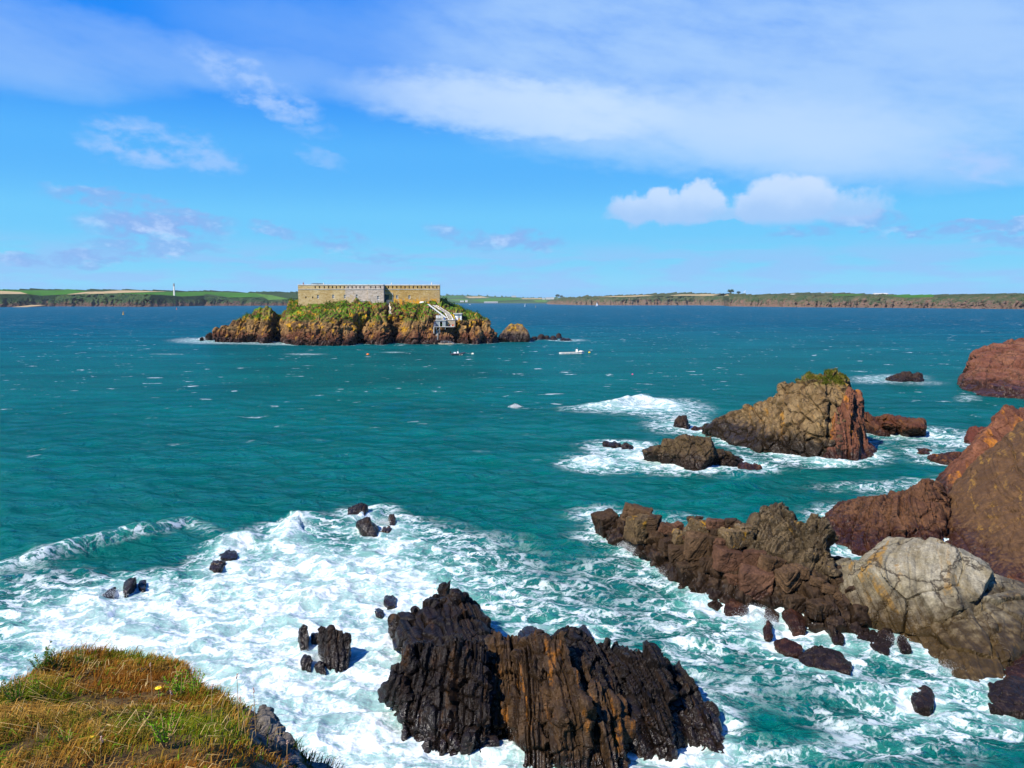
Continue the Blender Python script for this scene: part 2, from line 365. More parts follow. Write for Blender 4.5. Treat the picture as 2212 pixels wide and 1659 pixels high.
# ------------------------------------------------------------------ rocks
SHORE = []       # points where rock meets the water, for foam
def P3(c, x, y, Y): return A(*c(x, y), Y)
def block(mb, c, base, crest, back=3.0, deep=-1.6, grow=0.15, mid=0.55):
    """a convex block of rock: base points stand on the water, crest points lie at their own distance"""
    pts = []
    for p in base:
        g = G(*c(p[0], p[1]));
        if len(p) > 2: g = A(*c(p[0], p[1]), p[2])
        pts += [g + Vector((0, 0, 0.05)), Vector((g.x, g.y - grow, min(deep, g.z)))]
    for x, y, Y in crest:
        p = A(*c(x, y), Y); pts += [p, Vector((p.x * (1 + back * mid / Y), p.y + back * mid, p.z * 0.72)), Vector((p.x * (1 + back / Y), p.y + back, deep))]
    mb.hull(pts)
def rockify(o_bm, voxel, amp=0.3, strata=(1, 0, 0.2), t=0.8, ledge=0.25, joint=0.12, cell=2.0, cellamp=0.15, crack=0.1, seed=1, rough=1.0, smooth=2, keep=-1.3, stretch=(1, 1, 1), warp=0.6, cellwarp=0.7, fill=0.13, cross=0.0, cross_t=1.5):
    """union of blocks -> broken rock surface: bedding ledges, joints, fracture cells and roughness"""
    me = bpy.data.meshes.new('tmp'); bmesh.ops.recalc_face_normals(o_bm, faces=list(o_bm.faces)); o_bm.to_mesh(me); o_bm.free()
    ob = bpy.data.objects.new('tmp', me); COL.objects.link(ob)
    md = ob.modifiers.new('r', 'REMESH'); md.mode = 'VOXEL'; md.voxel_size = voxel
    if smooth:
        sm = ob.modifiers.new('s', 'SMOOTH'); sm.factor = 0.5; sm.iterations = smooth
    dg = bpy.context.evaluated_depsgraph_get(); dg.update()
    m2 = bpy.data.meshes.new_from_object(ob.evaluated_get(dg)); bpy.data.objects.remove(ob); bpy.data.meshes.remove(me)
    n = len(m2.vertices); co = np.empty(n * 3, np.float32); m2.vertices.foreach_get('co', co); co = co.reshape(-1, 3).astype(np.float64)
    nr = np.empty(n * 3, np.float32); m2.vertex_normals.foreach_get('vector', nr); nr = nr.reshape(-1, 3).astype(np.float64)
    sv = np.array(Vector(strata).normalized())
    L = fbm(co / (6 * t), 2, seed + 5)
    s1 = co @ sv / t; s1 = s1 + 1.6 * (vnoise(np.stack([s1 * 0.37, s1 * 0, s1 * 0], 1), seed + 70) - .5)      # beds of unequal thickness
    s_ = s1 + (L - 0.5) * 6 * warp + (fbm(co / (1.2 * t), 2, seed + 9) - 0.5) * 0.5 * warp
    d = 0
    for k, (f, w) in enumerate(((1.0, 1.0), (2.7, 0.45), (7.1, 0.2))):
        q = s_ * f; i = np.floor(q); fr = q - i; z0 = np.zeros_like(q)
        v0 = _h(i, z0 + k, z0, seed); v1 = _h(i + 1, z0 + k, z0, seed)
        jd = 0.25 + 2.0 * _h(i, z0 + 7, z0 + k, seed) ** 2.5        # most joints are shallow, a few gape
        e = sstep(0.82, 1.0, fr); lev = v0 * (1 - e) + v1 * e
        d = d + w * (ledge * (lev - 0.5) * 2 - joint * jd * np.exp(-((fr - 0.91) / 0.09) ** 2))
    if cross:        # cross joints break each bed into blocks
        up = np.array([0.0, 0.25, 1.0]); up = up - sv * (up @ sv); up /= np.linalg.norm(up); z0 = np.zeros(n); bed = np.floor(s_ * 1.35)
        q = co @ up / (t * cross_t) + 7 * _h(bed, z0 + 3, z0, seed) + 0.35 * (fbm(co / t, 2, seed + 15) - .5); iq = np.floor(q); fq = q - iq; e = sstep(0.86, 1.0, fq)
        d = d + cross * 2 * ((_h(iq, bed, z0, seed + 4) - .5) * (1 - e) + (_h(iq + 1, bed, z0, seed + 4) - .5) * e)
    st = np.array(stretch)
    if cellamp or crack:
        cw = co / cell * st + (np.stack([fbm(co / cell, 2, seed + 31), fbm(co / cell, 2, seed + 32), fbm(co / cell, 2, seed + 33)], 1) - .5) * cellwarp
        d1, d2, val = worley(cw, seed + 40)
        d = d + cellamp * (val - 0.5) * 2 - crack * (1 - sstep(0.0, fill, d2 - d1))
    d = d + amp * rough * (fbm(co / (amp * 9 + 0.2), 4, seed + 50, 0.55, True) - 0.55) * 2 + amp * 0.8 * (fbm(co / (amp * 22 + 0.5), 2, seed + 60) - 0.5) * 2
    d = d - d.mean() + 0.15 * (ledge + amp * 0.5)
    co = co + nr * d[:, None]
    m2.vertices.foreach_set('co', co.astype(np.float32).ravel())
    bm = bmesh.new(); bm.from_mesh(m2)
    bmesh.ops.delete(bm, geom=[v for v in bm.verts if v.co.z < keep], context='VERTS')
    bm.to_mesh(m2); bm.free(); m2.update()
    return m2
def shore_of(me, step=1, band=0.45):
    n = len(me.vertices); co = np.empty(n * 3, np.float32); me.vertices.foreach_get('co', co); co = co.reshape(-1, 3)
    SHORE.extend(co[np.abs(co[:, 2]) < band][::step].tolist())
def rock(name, mat, blocks, voxel, label=None, cat='rock', group=None, parent=None, kind=None, step=3, foam=True, **kw):
    mb = MB()
    for b in blocks:
        if callable(b): b(mb)
        else: block(mb, *b[0:3], **(b[3] if len(b) > 3 else {}))
    me = rockify(mb.bm, voxel, **kw); me.name = name
    if foam: shore_of(me, step)
    o = link(name, me, mat, parent)
    return tag(o, label, cat if (label and not kind) else None, group, kind)
# ------------------------------------------------------------------ the fort island
M_island = rock_mat('island rock', (0.135, 0.078, 0.036), (0.30, 0.195, 0.085), (0.070, 0.038, 0.022), strata=(0.93, 0.1, -0.30), s=0.45, wet=(0.022, 0.013, 0.012), wet_h=(1.6, 4.4),
                    red=(0.125, 0.046, 0.028), red_h=(3, 9), lichen=(0.60, 0.34, 0.02), lich_amt=0.535, lich_h=(4.5, 8.0), grass=(0.065, 0.185, 0.010), grass_h=(10.5, 13.5), grass_n=(0.46, 0.66), rough=0.85, bump=0.6, orange=(0.36, 0.19, 0.035))
def deck(edge, top, inset=3.0, far=45.0):
    def f(mb):
        pts = []
        for c, x, y, Y in edge:
            p = P3(c, x, y, Y); pts += [p, Vector((p.x, p.y + inset, -1.6))]
        for c, x, y, Y in top:
            p = P3(c, x, y, Y); pts += [p, Vector((p.x, p.y + far, p.z)), Vector((p.x, p.y + far + 6, -1.6))]
        mb.hull(pts)
    return f
P, Q = cP, cQ
kw = dict(amp=0.9, strata=(0.93, 0.12, -0.30), t=2.0, ledge=0.75, joint=0.55, cell=4.0, cellamp=0.7, crack=0.6, warp=0.7, seed=11, smooth=1, cross=.4, cross_t=2.0)
def B(c, base, crest, **k): return (c, base, crest, k)
island = rock('island', M_island, [
    # western arm
    B(P, [(185, 690), (300, 692), (500, 695)], [(190, 560, 433), (205, 512, 435), (280, 472, 436), (350, 480, 436), (440, 432, 438)], back=8),
    B(P, [(330, 690), (500, 697), (640, 690)], [(350, 500, 434), (440, 432, 437), (520, 408, 440), (600, 425, 434)], back=9),
    B(P, [(520, 694), (760, 692)], [(520, 425, 434), (640, 440, 433), (740, 430, 433), (560, 370, 444), (700, 300, 446), (810, 262, 444)], back=9),
    B(P, [(745, 700), (800, 708), (905, 698)], [(770, 470, 431), (800, 330, 434), (830, 256, 436), (852, 236, 436), (884, 250, 436), (896, 330, 433), (905, 520, 430)], back=5),
    B(P, [(880, 650, 446), (1040, 650, 446)], [(880, 262, 446), (960, 325, 450), (1040, 345, 452)], back=20),
    # western shoulder
    B(P, [(1035, 692), (1100, 715), (1180, 725)], [(1022, 520, 432), (1040, 440, 428), (1110, 470, 412), (1180, 480, 410)], back=12),
    B(P, [(1150, 720), (1250, 732), (1330, 732)], [(1130, 440, 414), (1200, 470, 408), (1290, 480, 406), (1330, 520, 404)], back=10),
    B(P, [(1300, 732), (1500, 736)], [(1300, 490, 406), (1400, 500, 405), (1490, 500, 404)], back=10),
    B(P, [(1480, 736), (1650, 737)], [(1500, 490, 406), (1560, 470, 408), (1640, 500, 405)], back=9),
    B(P, [(1650, 738), (1760, 737)], [(1680, 520, 402), (1718, 448, 406), (1760, 470, 406)], back=9),
    B(P, [(1770, 728), (1860, 735), (1950, 720)], [(1780, 470, 412), (1830, 400, 416), (1900, 420, 416), (1960, 520, 412)], back=10),
    B(P, [(1850, 690, 424), (2060, 690, 424)], [(1780, 330, 424), (1900, 260, 428), (2080, 260, 430)], back=10),
    # middle
    B(Q, [(285, 605), (400, 622), (540, 628)], [(300, 500, 418), (350, 400, 420), (400, 330, 422), (500, 370, 420), (560, 420, 416)], back=9),
    B(Q, [(480, 626), (560, 632), (695, 600)], [(400, 200, 430), (500, 180, 430), (560, 250, 428), (590, 330, 424), (640, 470, 420), (690, 560, 422)], back=9),
    B(Q, [(610, 470, 438), (790, 470, 438)], [(600, 160, 436), (660, 110, 438), (700, 200, 436), (800, 200, 436)], back=8),
    B(Q, [(742, 595), (850, 618), (1000, 625)], [(760, 540, 420), (820, 420, 420), (880, 280, 424), (940, 300, 420), (1008, 300, 418), (1005, 480, 414)], back=10),
    B(Q, [(1010, 622), (1165, 622)], [(1020, 290, 420), (1080, 240, 424), (1180, 280, 422), (1160, 430, 417)], back=10),
    B(Q, [(1165, 600), (1190, 625), (1225, 622)], [(1160, 560, 418), (1190, 360, 421), (1240, 320, 424), (1225, 480, 417)], back=10),
    B(Q, [(1225, 622), (1300, 625), (1480, 615)], [(1240, 500, 421), (1290, 470, 419), (1330, 440, 420), (1400, 430, 421), (1475, 405, 422)], back=10),
    B(Q, [(1520, 612), (1655, 622)], [(1500, 400, 424), (1560, 370, 424), (1640, 385, 424), (1650, 500, 419)], back=12),
    B(Q, [(1655, 600), (1730, 628), (1830, 615)], [(1670, 480, 420), (1710, 372, 425), (1790, 390, 424), (1832, 440, 422)], back=12),
    B(Q, [(1840, 612), (1950, 612), (2062, 598)], [(1830, 400, 428), (1870, 345, 432), (1930, 440, 432), (1990, 530, 434), (2040, 560, 432), (2062, 582, 430)], back=12),
    # grassy top
    deck([(P, 1030, 430, 436), (P, 1200, 468, 409), (P, 1420, 490, 407), (P, 1700, 470, 408), (P, 1760, 350, 418)], [(P, 1140, 175, 455), (P, 1110, 245, 446), (P, 1245, 250, 438), (P, 1640, 205, 439), (P, 2000, 175, 440)], 4),
    deck([(P, 1740, 400, 415), (P, 1900, 330, 424), (Q, 380, 165, 430), (Q, 590, 150, 434)], [(P, 1640, 205, 439), (Q, 150, 88, 440), (Q, 420, 150, 437), (Q, 600, 100, 440)], 4),
    deck([(Q, 670, 200, 434), (Q, 880, 235, 427), (Q, 1080, 215, 427), (Q, 1230, 250, 428)], [(Q, 640, 96, 441), (Q, 800, 96, 442), (Q, 1290, 92, 446)], 4),
    deck([(Q, 1200, 240, 430), (Q, 1350, 290, 427), (Q, 1500, 330, 426), (Q, 1660, 340, 427), (Q, 1800, 330, 434)], [(Q, 1180, 96, 442), (Q, 1300, 92, 446), (Q, 1400, 122, 452), (Q, 1560, 178, 454), (Q, 1690, 235, 452), (Q, 1800, 295, 448), (Q, 1890, 350, 445)], 4, 25),
], 0.55, kind='structure', step=2, **kw)
# rocks off the two ends of the island
M_dark = rock_mat('tidal rock', (0.030, 0.020, 0.016), (0.045, 0.030, 0.022), (0.018, 0.013, 0.012), s=0.6, wet=(0.012, 0.009, 0.009), wet_h=(0.6, 2.0), rough=0.7)
small = dict(amp=0.35, strata=(0.9, 0.1, -0.35), t=1.1, ledge=0.25, joint=0.1, cell=2.2, cellamp=0.25, crack=0.12)
rock('sea_rock', M_dark, [B(P, [(0, 670), (40, 662)], [(0, 640, 445), (25, 632, 446), (40, 650, 446)], back=3)], 0.35, 'low black rock at the end of the reef west of the fort island', group='rocks off the fort island', seed=3, **small)
rock('sea_rock', M_dark, [B(P, [(60, 655), (110, 652), (172, 645)], [(85, 580, 450), (110, 585, 450), (138, 570, 450), (165, 600, 450)], back=4)], 0.35, 'jagged black rock just off the west tip of the fort island', group='rocks off the fort island', seed=4, **small)
M_islet = rock_mat('islet rock', (0.13, 0.085, 0.05), (0.18, 0.13, 0.075), (0.07, 0.045, 0.032), strata=(0.93, 0.1, 0.3), s=0.5, wet=(0.016, 0.011, 0.011), wet_h=(3.6, 5.6),
                   lichen=(0.50, 0.30, 0.02), lich_amt=0.46, lich_h=(5.0, 7.0), grass=(0.06, 0.085, 0.012), grass_h=(8, 11), grass_n=(0.6, 0.8))
rock('islet', M_islet, [B(cK, [(1180, 600), (1280, 610), (1400, 640), (1590, 640)], [(1180, 575, 432), (1225, 535, 436), (1265, 470, 438), (1290, 430, 440)], back=8),
                           B(cK, [(1230, 606), (1400, 640), (1590, 640), (1600, 600)], [(1265, 470, 438), (1292, 430, 441), (1340, 395, 443), (1430, 382, 443), (1482, 402, 443), (1520, 440, 440), (1555, 495, 436), (1585, 570, 432)], back=8)],
     0.4, 'rounded islet with yellow lichen top beside the east end of the fort island', group='rocks off the fort island', seed=5, **dict(small, ledge=.35, t=1.6))
for i, (pts, lab) in enumerate([
    ([(1590, 600), (1620, 580), (1690, 565), (1690, 610), (1640, 618)], 'low dark rock touching the yellow topped islet'),
    ([(1685, 605), (1700, 575), (1735, 540), (1765, 536), (1800, 570), (1810, 600)], 'pointed dark rock, first peak past the yellow topped islet'),
    ([(1800, 605), (1810, 555), (1835, 543), (1870, 580), (1880, 606)], 'rounded dark rock between two peaks of the eastern reef'),
    ([(1870, 608), (1880, 570), (1920, 550), (1950, 590), (1975, 612)], 'sloping dark rock beside the highest peak of the eastern reef'),
    ([(1955, 588), (1962, 530), (1990, 514), (2015, 535), (2042, 580)], 'highest dark peak of the reef east of the islet'),
    ([(2010, 605), (2050, 585), (2120, 595), (2190, 622), (2100, 622)], 'long low rock ending the reef east of the islet')]):
    top = [p for p in pts]; yb = max(p[1] for p in pts)
    xs = [p[0] for p in pts]; Yw = G(*cK(0, yb)).y
    rock('sea_rock', M_dark, [B(cK, [(min(xs) + 6, yb), ((min(xs) + max(xs)) / 2, yb + 4), (max(xs) - 4, yb)], [(x, y, Yw + 3) for x, y in top], back=4)], 0.35, lab, group='rocks off the fort island', seed=20 + i, **small)

# scrub on the island: many leaf clumps, nobody could count them
def leaf_clumps(name, me_src, n, size, zmin, nzmin, mat, seed, dens_scale, thr, kind='stuff', xr=None, up=0.5, cards=4):
    rng = np.random.default_rng(seed)
    co = np.empty(len(me_src.vertices) * 3, np.float32); me_src.vertices.foreach_get('co', co); co = co.reshape(-1, 3)
    nr = np.empty(len(me_src.vertices) * 3, np.float32); me_src.vertex_normals.foreach_get('vector', nr); nr = nr.reshape(-1, 3)
    ok = (co[:, 2] > zmin) & (nr[:, 2] > nzmin) & (nr[:, 1] < 0.6)
    f = fbm(co.astype(np.float64) / dens_scale, 3, seed); ok &= f > thr
    if xr: ok &= xr(co)
    idx = np.flatnonzero(ok)
    if len(idx) == 0: return None
    idx = rng.choice(idx, n); base = co[idx] + rng.normal(0, 0.25, (n, 3)) * size
    hgt = size * (0.5 + 1.6 * np.clip((f[idx] - thr) * 6, 0, 1)) * up
    V = []; 
    c = np.repeat(base, cards, 0); m = len(c)
    c = c + rng.normal(0, 1, (m, 3)) * size * 0.35; c[:, 2] += rng.uniform(0, 1, m) * np.repeat(hgt, cards)
    a = rng.normal(0, 1, (m, 3)); a /= np.linalg.norm(a, axis=1)[:, None]; b = rng.normal(0, 1, (m, 3)); b -= (a * b).sum(1)[:, None] * a; b /= np.linalg.norm(b, axis=1)[:, None]
    s = size * rng.uniform(0.3, 0.75, m)[:, None]
    q = np.stack([c - a * s * .5 , c + b * s * .32, c + a * s * .5, c - b * s * .32], 1)
    me = np_mesh(name, q.reshape(-1, 3), np.arange(m * 4).reshape(-1, 4))
    tint = np.repeat(np.repeat(fbm(base.astype(np.float64) / (dens_scale * .6), 3, seed + 3), cards) + rng.normal(0, .12, m), 4); attr(me, 'tint', np.clip(tint, 0, 1))
    return tag(link(name, me, mat), kind=kind)
def leaf_mat(name, a, b, c=None):
    m_, N = new_mat(name); t = N.n('ShaderNodeAttribute', attribute_name='tint').outputs['Fac']
    col = N.mix(N.step(t, 0.3, 0.6), a, b)
    if c is not None: col = N.mix(N.step(t, 0.60, 0.78), col, c)
    col = N.mix(1.0, col, (.75, .73, .70), 'MULTIPLY'); d = N.n('ShaderNodeBsdfDiffuse', {'Color': col}); tr = N.n('ShaderNodeBsdfTranslucent', {'Color': col})
    finish(N, N.n('ShaderNodeMixShader', {0: 0.25, 1: d.outputs[0], 2: tr.outputs[0]}).outputs[0]); return m_
off_path = lambda co: ~((co[:, 0] > -47.5) & (co[:, 0] < -29) & (co[:, 1] < 449) & (co[:, 2] < 20.5))       # kept clear round the landing
M_scrub = leaf_mat('scrub leaves', (0.026, 0.075, 0.006), (0.070, 0.165, 0.010), (0.13, 0.17, 0.020))
leaf_clumps('scrub', island.data, 5000, 0.9, 12.0, 0.35, M_scrub, 5, 9.0, 0.53, xr=off_path)
M_grassy = leaf_mat('island grass', (0.075, 0.20, 0.010), (0.13, 0.26, 0.015), (0.22, 0.21, 0.035))
leaf_clumps('rough_grass', island.data, 10000, 0.5, 11.0, 0.45, M_grassy, 6, 14.0, 0.38, up=0.12, xr=off_path)

# ------------------------------------------------------------------ the fort
def adopt(parent, *obs):
    for o in obs:
        o.parent = parent; o.matrix_parent_inverse = Matrix.Translation(-parent.location)
    return obs[0]
def wall_panel(name, a, b, z0, z1, thick, openings, mat, parent):
    """a wall from a to b (plan points) with real openings and their reveals; openings: distance from a, bottom, width, height"""
    a, b = Vector((*a, 0)), Vector((*b, 0)); d = (b - a); W = d.length; d.normalize(); n = Vector((d.y, -d.x, 0))
    xs = sorted({0, W} | {round(o[0], 3) for o in openings} | {round(o[0] + o[2], 3) for o in openings})
    zs = sorted({z0, z1} | {round(o[1], 3) for o in openings} | {round(o[1] + o[3], 3) for o in openings})
    bm = bmesh.new(); pt = lambda x, z, k=0: bm.verts.new(a + d * x + Vector((0, 0, z)) - n * k)
    for i in range(len(xs) - 1):
        for j in range(len(zs) - 1):
            cx, cz = (xs[i] + xs[i + 1]) / 2, (zs[j] + zs[j + 1]) / 2
            if any(o[0] < cx < o[0] + o[2] and o[1] < cz < o[1] + o[3] for o in openings): continue
            bm.faces.new([pt(xs[i], zs[j]), pt(xs[i + 1], zs[j]), pt(xs[i + 1], zs[j + 1]), pt(xs[i], zs[j + 1])])
    for x, z, w, h in openings:
        c = [(x, z), (x + w, z), (x + w, z + h), (x, z + h)]
        for k in range(4):
            p, q = c[k], c[(k + 1) % 4]; bm.faces.new([pt(*p), pt(*p, 0.7), pt(*q, 0.7), pt(*q)])
    for q in ([(0, z1, 0), (W, z1, 0), (W, z1, thick), (0, z1, thick)], [(0, z0, 0), (0, z1, 0), (0, z1, thick), (0, z0, thick)], [(W, z0, 0), (W, z0, thick), (W, z1, thick), (W, z1, 0)], [(0, z0, thick), (0, z1, thick), (W, z1, thick), (W, z0, thick)]):
        bm.faces.new([pt(*v) for v in q])
    bmesh.ops.remove_doubles(bm, verts=bm.verts, dist=0.001)
    me = bpy.data.meshes.new(name); bm.to_mesh(me); bm.free(); o = link(name, me, mat); adopt(parent, o)
    return o, a, d, n
def fort_mat(name, ochre, grey, xg0, xg1, base_orange=0.0):
    m_, N = new_mat(name); pos = N.n('ShaderNodeNewGeometry').outputs['Position']; X, Y, Z = N.sep(pos)
    course = N.noise(N.comb(N.m('MULTIPLY', X, 0.35), N.m('MULTIPLY', Y, 0.35), N.m('MULTIPLY', Z, 1.7)), 1.0, 4, 0.65)
    blk = N.noise(N.comb(N.m('MULTIPLY', X, 0.8), N.m('MULTIPLY', Y, 0.8), N.m('MULTIPLY', Z, 2.2)), 1.0, 3, 0.6)
    big = N.noise(pos, 0.16, 5, 0.6)
    gx = N.step(N.m('ADD', X, N.lin(big, 0.3, 0.7, -5, 5)), xg0, xg1)
    col = N.mix(N.step(N.m('ADD', N.m('MULTIPLY', course, .6), N.m('MULTIPLY', big, .4)), 0.40, 0.58), ochre, (ochre[0] * .74, ochre[1] * .66, ochre[2] * .5))
    col = N.mix(gx, col, N.mix(N.step(course, 0.4, 0.6), grey, tuple(t * 0.72 for t in grey)))
    col = N.mix(N.step(blk, 0.60, 0.68), col, (0.42, 0.37, 0.29))
    col = N.mix(N.m('MULTIPLY', N.step(N.noise(pos, 0.9, 5, 0.65), 0.52, 0.66), 0.5), col, (0.17, 0.115, 0.035))
    if base_orange: col = N.mix(N.m('MULTIPLY', N.step(N.noise(pos, 0.5, 4, 0.6), 0.46, 0.58), N.m('SUBTRACT', 1.0, N.step(Z, 22.4, 24.0))), col, (0.55, 0.26, 0.02))
    f = N.noise(pos, 3.0, 4, 0.7)
    col = N.mix(1.0, col, N.comb(*(N.lin(f, 0.3, 0.7, 0.72, 1.28),) * 3), 'MULTIPLY')
    br = N.n('ShaderNodeTexBrick', {'Vector': N.comb(N.m('ADD', X, Y), Z, 0.0), 'Scale': 1.0, 'Brick Width': 1.1, 'Row Height': 0.42, 'Mortar Size': 0.03})
    bp = N.n('ShaderNodeBump', {'Strength': 0.6, 'Distance': 0.08, 'Height': N.m('SUBTRACT', f, br.outputs['Fac'])})
    finish(N, N.n('ShaderNodeBsdfPrincipled', {'Base Color': col, 'Roughness': 0.9, 'Specular IOR Level': 0.15, 'Normal': bp.outputs[0]}).outputs[0]); return m_
FY, BY, RY = 440.0, 438.6, 442.6
fx = lambda x, Y: A(*cJ(x, 200), Y).x
fz = lambda y, Y: A(*cJ(1100, y), Y).z
fort = thing('fort', 'long ochre and grey stone sea fort with a crenel line, on the grassy island', 'fort', (-78, 460, fz(400, FY)))
M_fw = fort_mat('fort stone west', (0.46, 0.35, 0.18), (0.46, 0.385, 0.315), fx(760, FY), fx(860, FY))
M_fe = fort_mat('fort stone east', (0.43, 0.295, 0.115), (0.38, 0.30, 0.18), fx(1800, RY) - 8, fx(2100, RY) + 20, 1.0)
M_cope = plain('coping stone', (0.50, 0.47, 0.42), 0.85, 0.3, 0.8)
M_hole = plain('shadowed opening', (0.012, 0.011, 0.010), 0.9)  # near-black colour stands in for the shade inside loopholes, doorways and cockpits
M_white = plain('white paint', (0.78, 0.78, 0.75), 0.5, 0.08)
M_glass = plain('window glass', (0.02, 0.03, 0.035), 0.08, 0.1, spec=0.8)
M_green = plain('dark green paint', (0.012, 0.05, 0.040), 0.55)
M_grey = plain('grey paint', (0.20, 0.23, 0.24), 0.6, 0.12, 1.5)
M_steel = plain('galvanised steel', (0.42, 0.44, 0.45), 0.45, 0.15, 4, 0.6)
ztop, zpar = fz(140, FY), fz(193, FY)
def fort_wall(x0, x1, Y, loops, wins, darks, mat, z0, door=None):
    a, b = (fx(x0, Y), Y), (fx(x1, Y), Y); ops = []; k = abs(fx(1001, Y) - fx(1, Y)) / 1000
    L = lambda x: fx(x, Y) - a[0]
    for x in loops: ops.append((L(x) - 0.30, fz(182, Y), 0.60, fz(150, Y) - fz(182, Y)))
    nl = len(ops)
    for x, y in wins: ops.append((L(x) - 0.55, fz(y + 25, Y), 1.1, fz(y - 24, Y) - fz(y + 25, Y)))
    nw = len(ops)
    for x, y in darks: ops.append((L(x) - 0.35, fz(y + 13, Y), 0.7, 0.95))
    nd = len(ops)
    if door: ops.append(door)
    o, a_, d, n = wall_panel('wall', a, b, z0, ztop, 3.0, ops, mat, fort)
    for i, (x, z, w, h) in enumerate(ops):
        c = a_ + d * (x + w / 2) - n * 0.55 + Vector((0, 0, z + h / 2))
        if i < nl or nw <= i < nd:
            adopt(fort, MB().box(c, (w + .1, 0.1, h + .1)).build('loophole_shade', M_hole))
        elif i < nw:
            c = a_ + d * (x + w / 2) - n * 0.25 + Vector((0, 0, z + h / 2)); 
            wmb = MB()
            for dx in (-1, 1): wmb.box(c + Vector((dx * (w / 2 - .07), 0, 0)), (.14, .12, h))
            for dz in (-1, 0, 1): wmb.box(c + Vector((0, -0.003, dz * (h / 2 - .08))), (w - .28, .1, .13 if dz else .10))
            wmb.box(c, (.07, .08, h - .2))
            wf = adopt(fort, wmb.build('window', M_white))
            pane = MB().box(c + Vector((0, .06, 0)), (w - .02, .03, h - .02)).build('pane', M_glass); pane.parent = wf; pane.matrix_parent_inverse = Matrix.Translation(-fort.location)
            sill = MB().box(a_ + d * (x + w / 2) + n * 0.06 + Vector((0, 0, z - .1)), (w + .5, .25, .18)).build('sill', M_cope); sill.parent = wf; sill.matrix_parent_inverse = Matrix.Translation(-fort.location)
    # coping and string course
    adopt(fort, MB().box(((a[0] + b[0]) / 2, Y + 1.35, ztop + 0.22), (b[0] - a[0] + .12, 3.1, 0.44)).build('coping', M_cope))
    adopt(fort, MB().box(((a[0] + b[0]) / 2, Y - 0.11, zpar), (b[0] - a[0] - .04, 0.26, 0.26)).build('string_course', M_cope))
zb = fz(470, FY)
fort_wall(143, 1095, FY, [378, 437, 501, 561, 613, 666, 719, 773, 826, 880, 934, 988, 1041], [(413, 295), (621, 292), (779, 294), (942, 291)], [(247, 303), (340, 303)], M_fw, zb)
fort_wall(1095, 1308, BY, [1135, 1200, 1265], [(1232, 308)], [], M_fw, zb)
dx0 = fx(1316, RY) - fx(1308, RY)
fort_wall(1308, 2072, RY, [1322, 1375, 1432, 1489, 1545, 1601, 1657, 1713, 1769, 1822, 1875, 1928, 1980, 2033], [(1490, 300), (1657, 300)], [], M_fe, zb, (dx0, fz(382, RY), fx(1378, RY) - fx(1316, RY), fz(272, RY) - fz(382, RY)))
xL, xM, xR = fx(143, FY), fx(1308, BY), fx(2072, RY)
def side_wall(pts):
    adopt(fort, MB().hull([Vector((x, y, z)) for x, y in pts for z in (zb, ztop)]).build('wall', M_fw))
side_wall([(xM - 1.0, BY + 3.01), (xM, BY + 3.01), (xM, RY - .01), (xM - 1, RY - .01)])
side_wall([(xL, FY + 3.01), (xL + 1.5, FY + 3.01), (xL + 7.5, 478), (xL + 6, 478)])
side_wall([(xR, RY + 3.01), (xR - 1.5, RY + 3.01), (xR - 8.5, 478), (xR - 7, 478)])
side_wall([(xL + 7.6, 476.5), (xR - 8.6, 476.5), (xR - 8.6, 478), (xL + 7.6, 478)])
adopt(fort, MB().box((xM - .5, (BY + RY) / 2 + 1.5, ztop + .22), (1.1, RY - BY - 3.1, .43)).build('coping', M_cope))
adopt(fort, MB().hull([Vector((x, y, ztop + z)) for x, y in ((xL + 1.8, FY + 3.1), (xR - 1.9, RY + 3.1), (xR - 8.7, 476.4), (xL + 7.8, 476.4)) for z in (-1.8, -1.4)]).build('roof', M_cope))
# the corner quoin where the bastion stands proud, gate with arched head
dw = fx(1378, RY) - fx(1316, RY); dxc = (fx(1316, RY) + fx(1378, RY)) / 2; dz0, dz1 = fz(382, RY), fz(272, RY)
dmb = MB(); ring = [Vector((dxc - dw / 2 + .05, 0, dz0)), Vector((dxc + dw / 2 - .05, 0, dz0))] + [Vector((dxc + (dw / 2 - .05) * math.cos(t), 0, dz1 - dw * .35 + dw * .35 * math.sin(t))) for t in [math.pi * k / 8 for k in range(9)]]
dmb.loft([[p + Vector((0, RY + .35, 0)) for p in ring], [p + Vector((0, RY + .5, 0)) for p in ring]])
gate = adopt(fort, dmb.build('door', M_green))
for k in range(4):
    s = MB().box((dxc - dw / 2 + dw * (k + .5) / 4, RY + .32, (dz0 + dz1) / 2 - .5), (dw / 4 - .06, .05, dz1 - dz0 - 1.6)).build('plank', M_green); s.parent = gate; s.matrix_parent_inverse = Matrix.Translation(-fort.location)
adopt(fort, MB().box((dxc, RY + .62, (dz0 + dz1) / 2), (dw + .1, .08, dz1 - dz0)).build('door_recess_shade', M_hole))
adopt(fort, MB().box((fx(1370, RY), RY - .12, fz(246, RY)), (fx(1430, RY) - fx(1312, RY), .24, .22)).build('drip_mould', M_cope))
adopt(fort, MB().box((fx(1432, RY), RY - .12, fz(300, RY)), (.22, .24, fz(246, RY) - fz(355, RY))).build('drip_mould', M_cope))
adopt(fort, MB().box((fx(1035, FY), FY - .12, fz(350, FY)), (fx(1090, FY) - fx(975, FY), .24, .2)).build('string_course', M_cope))
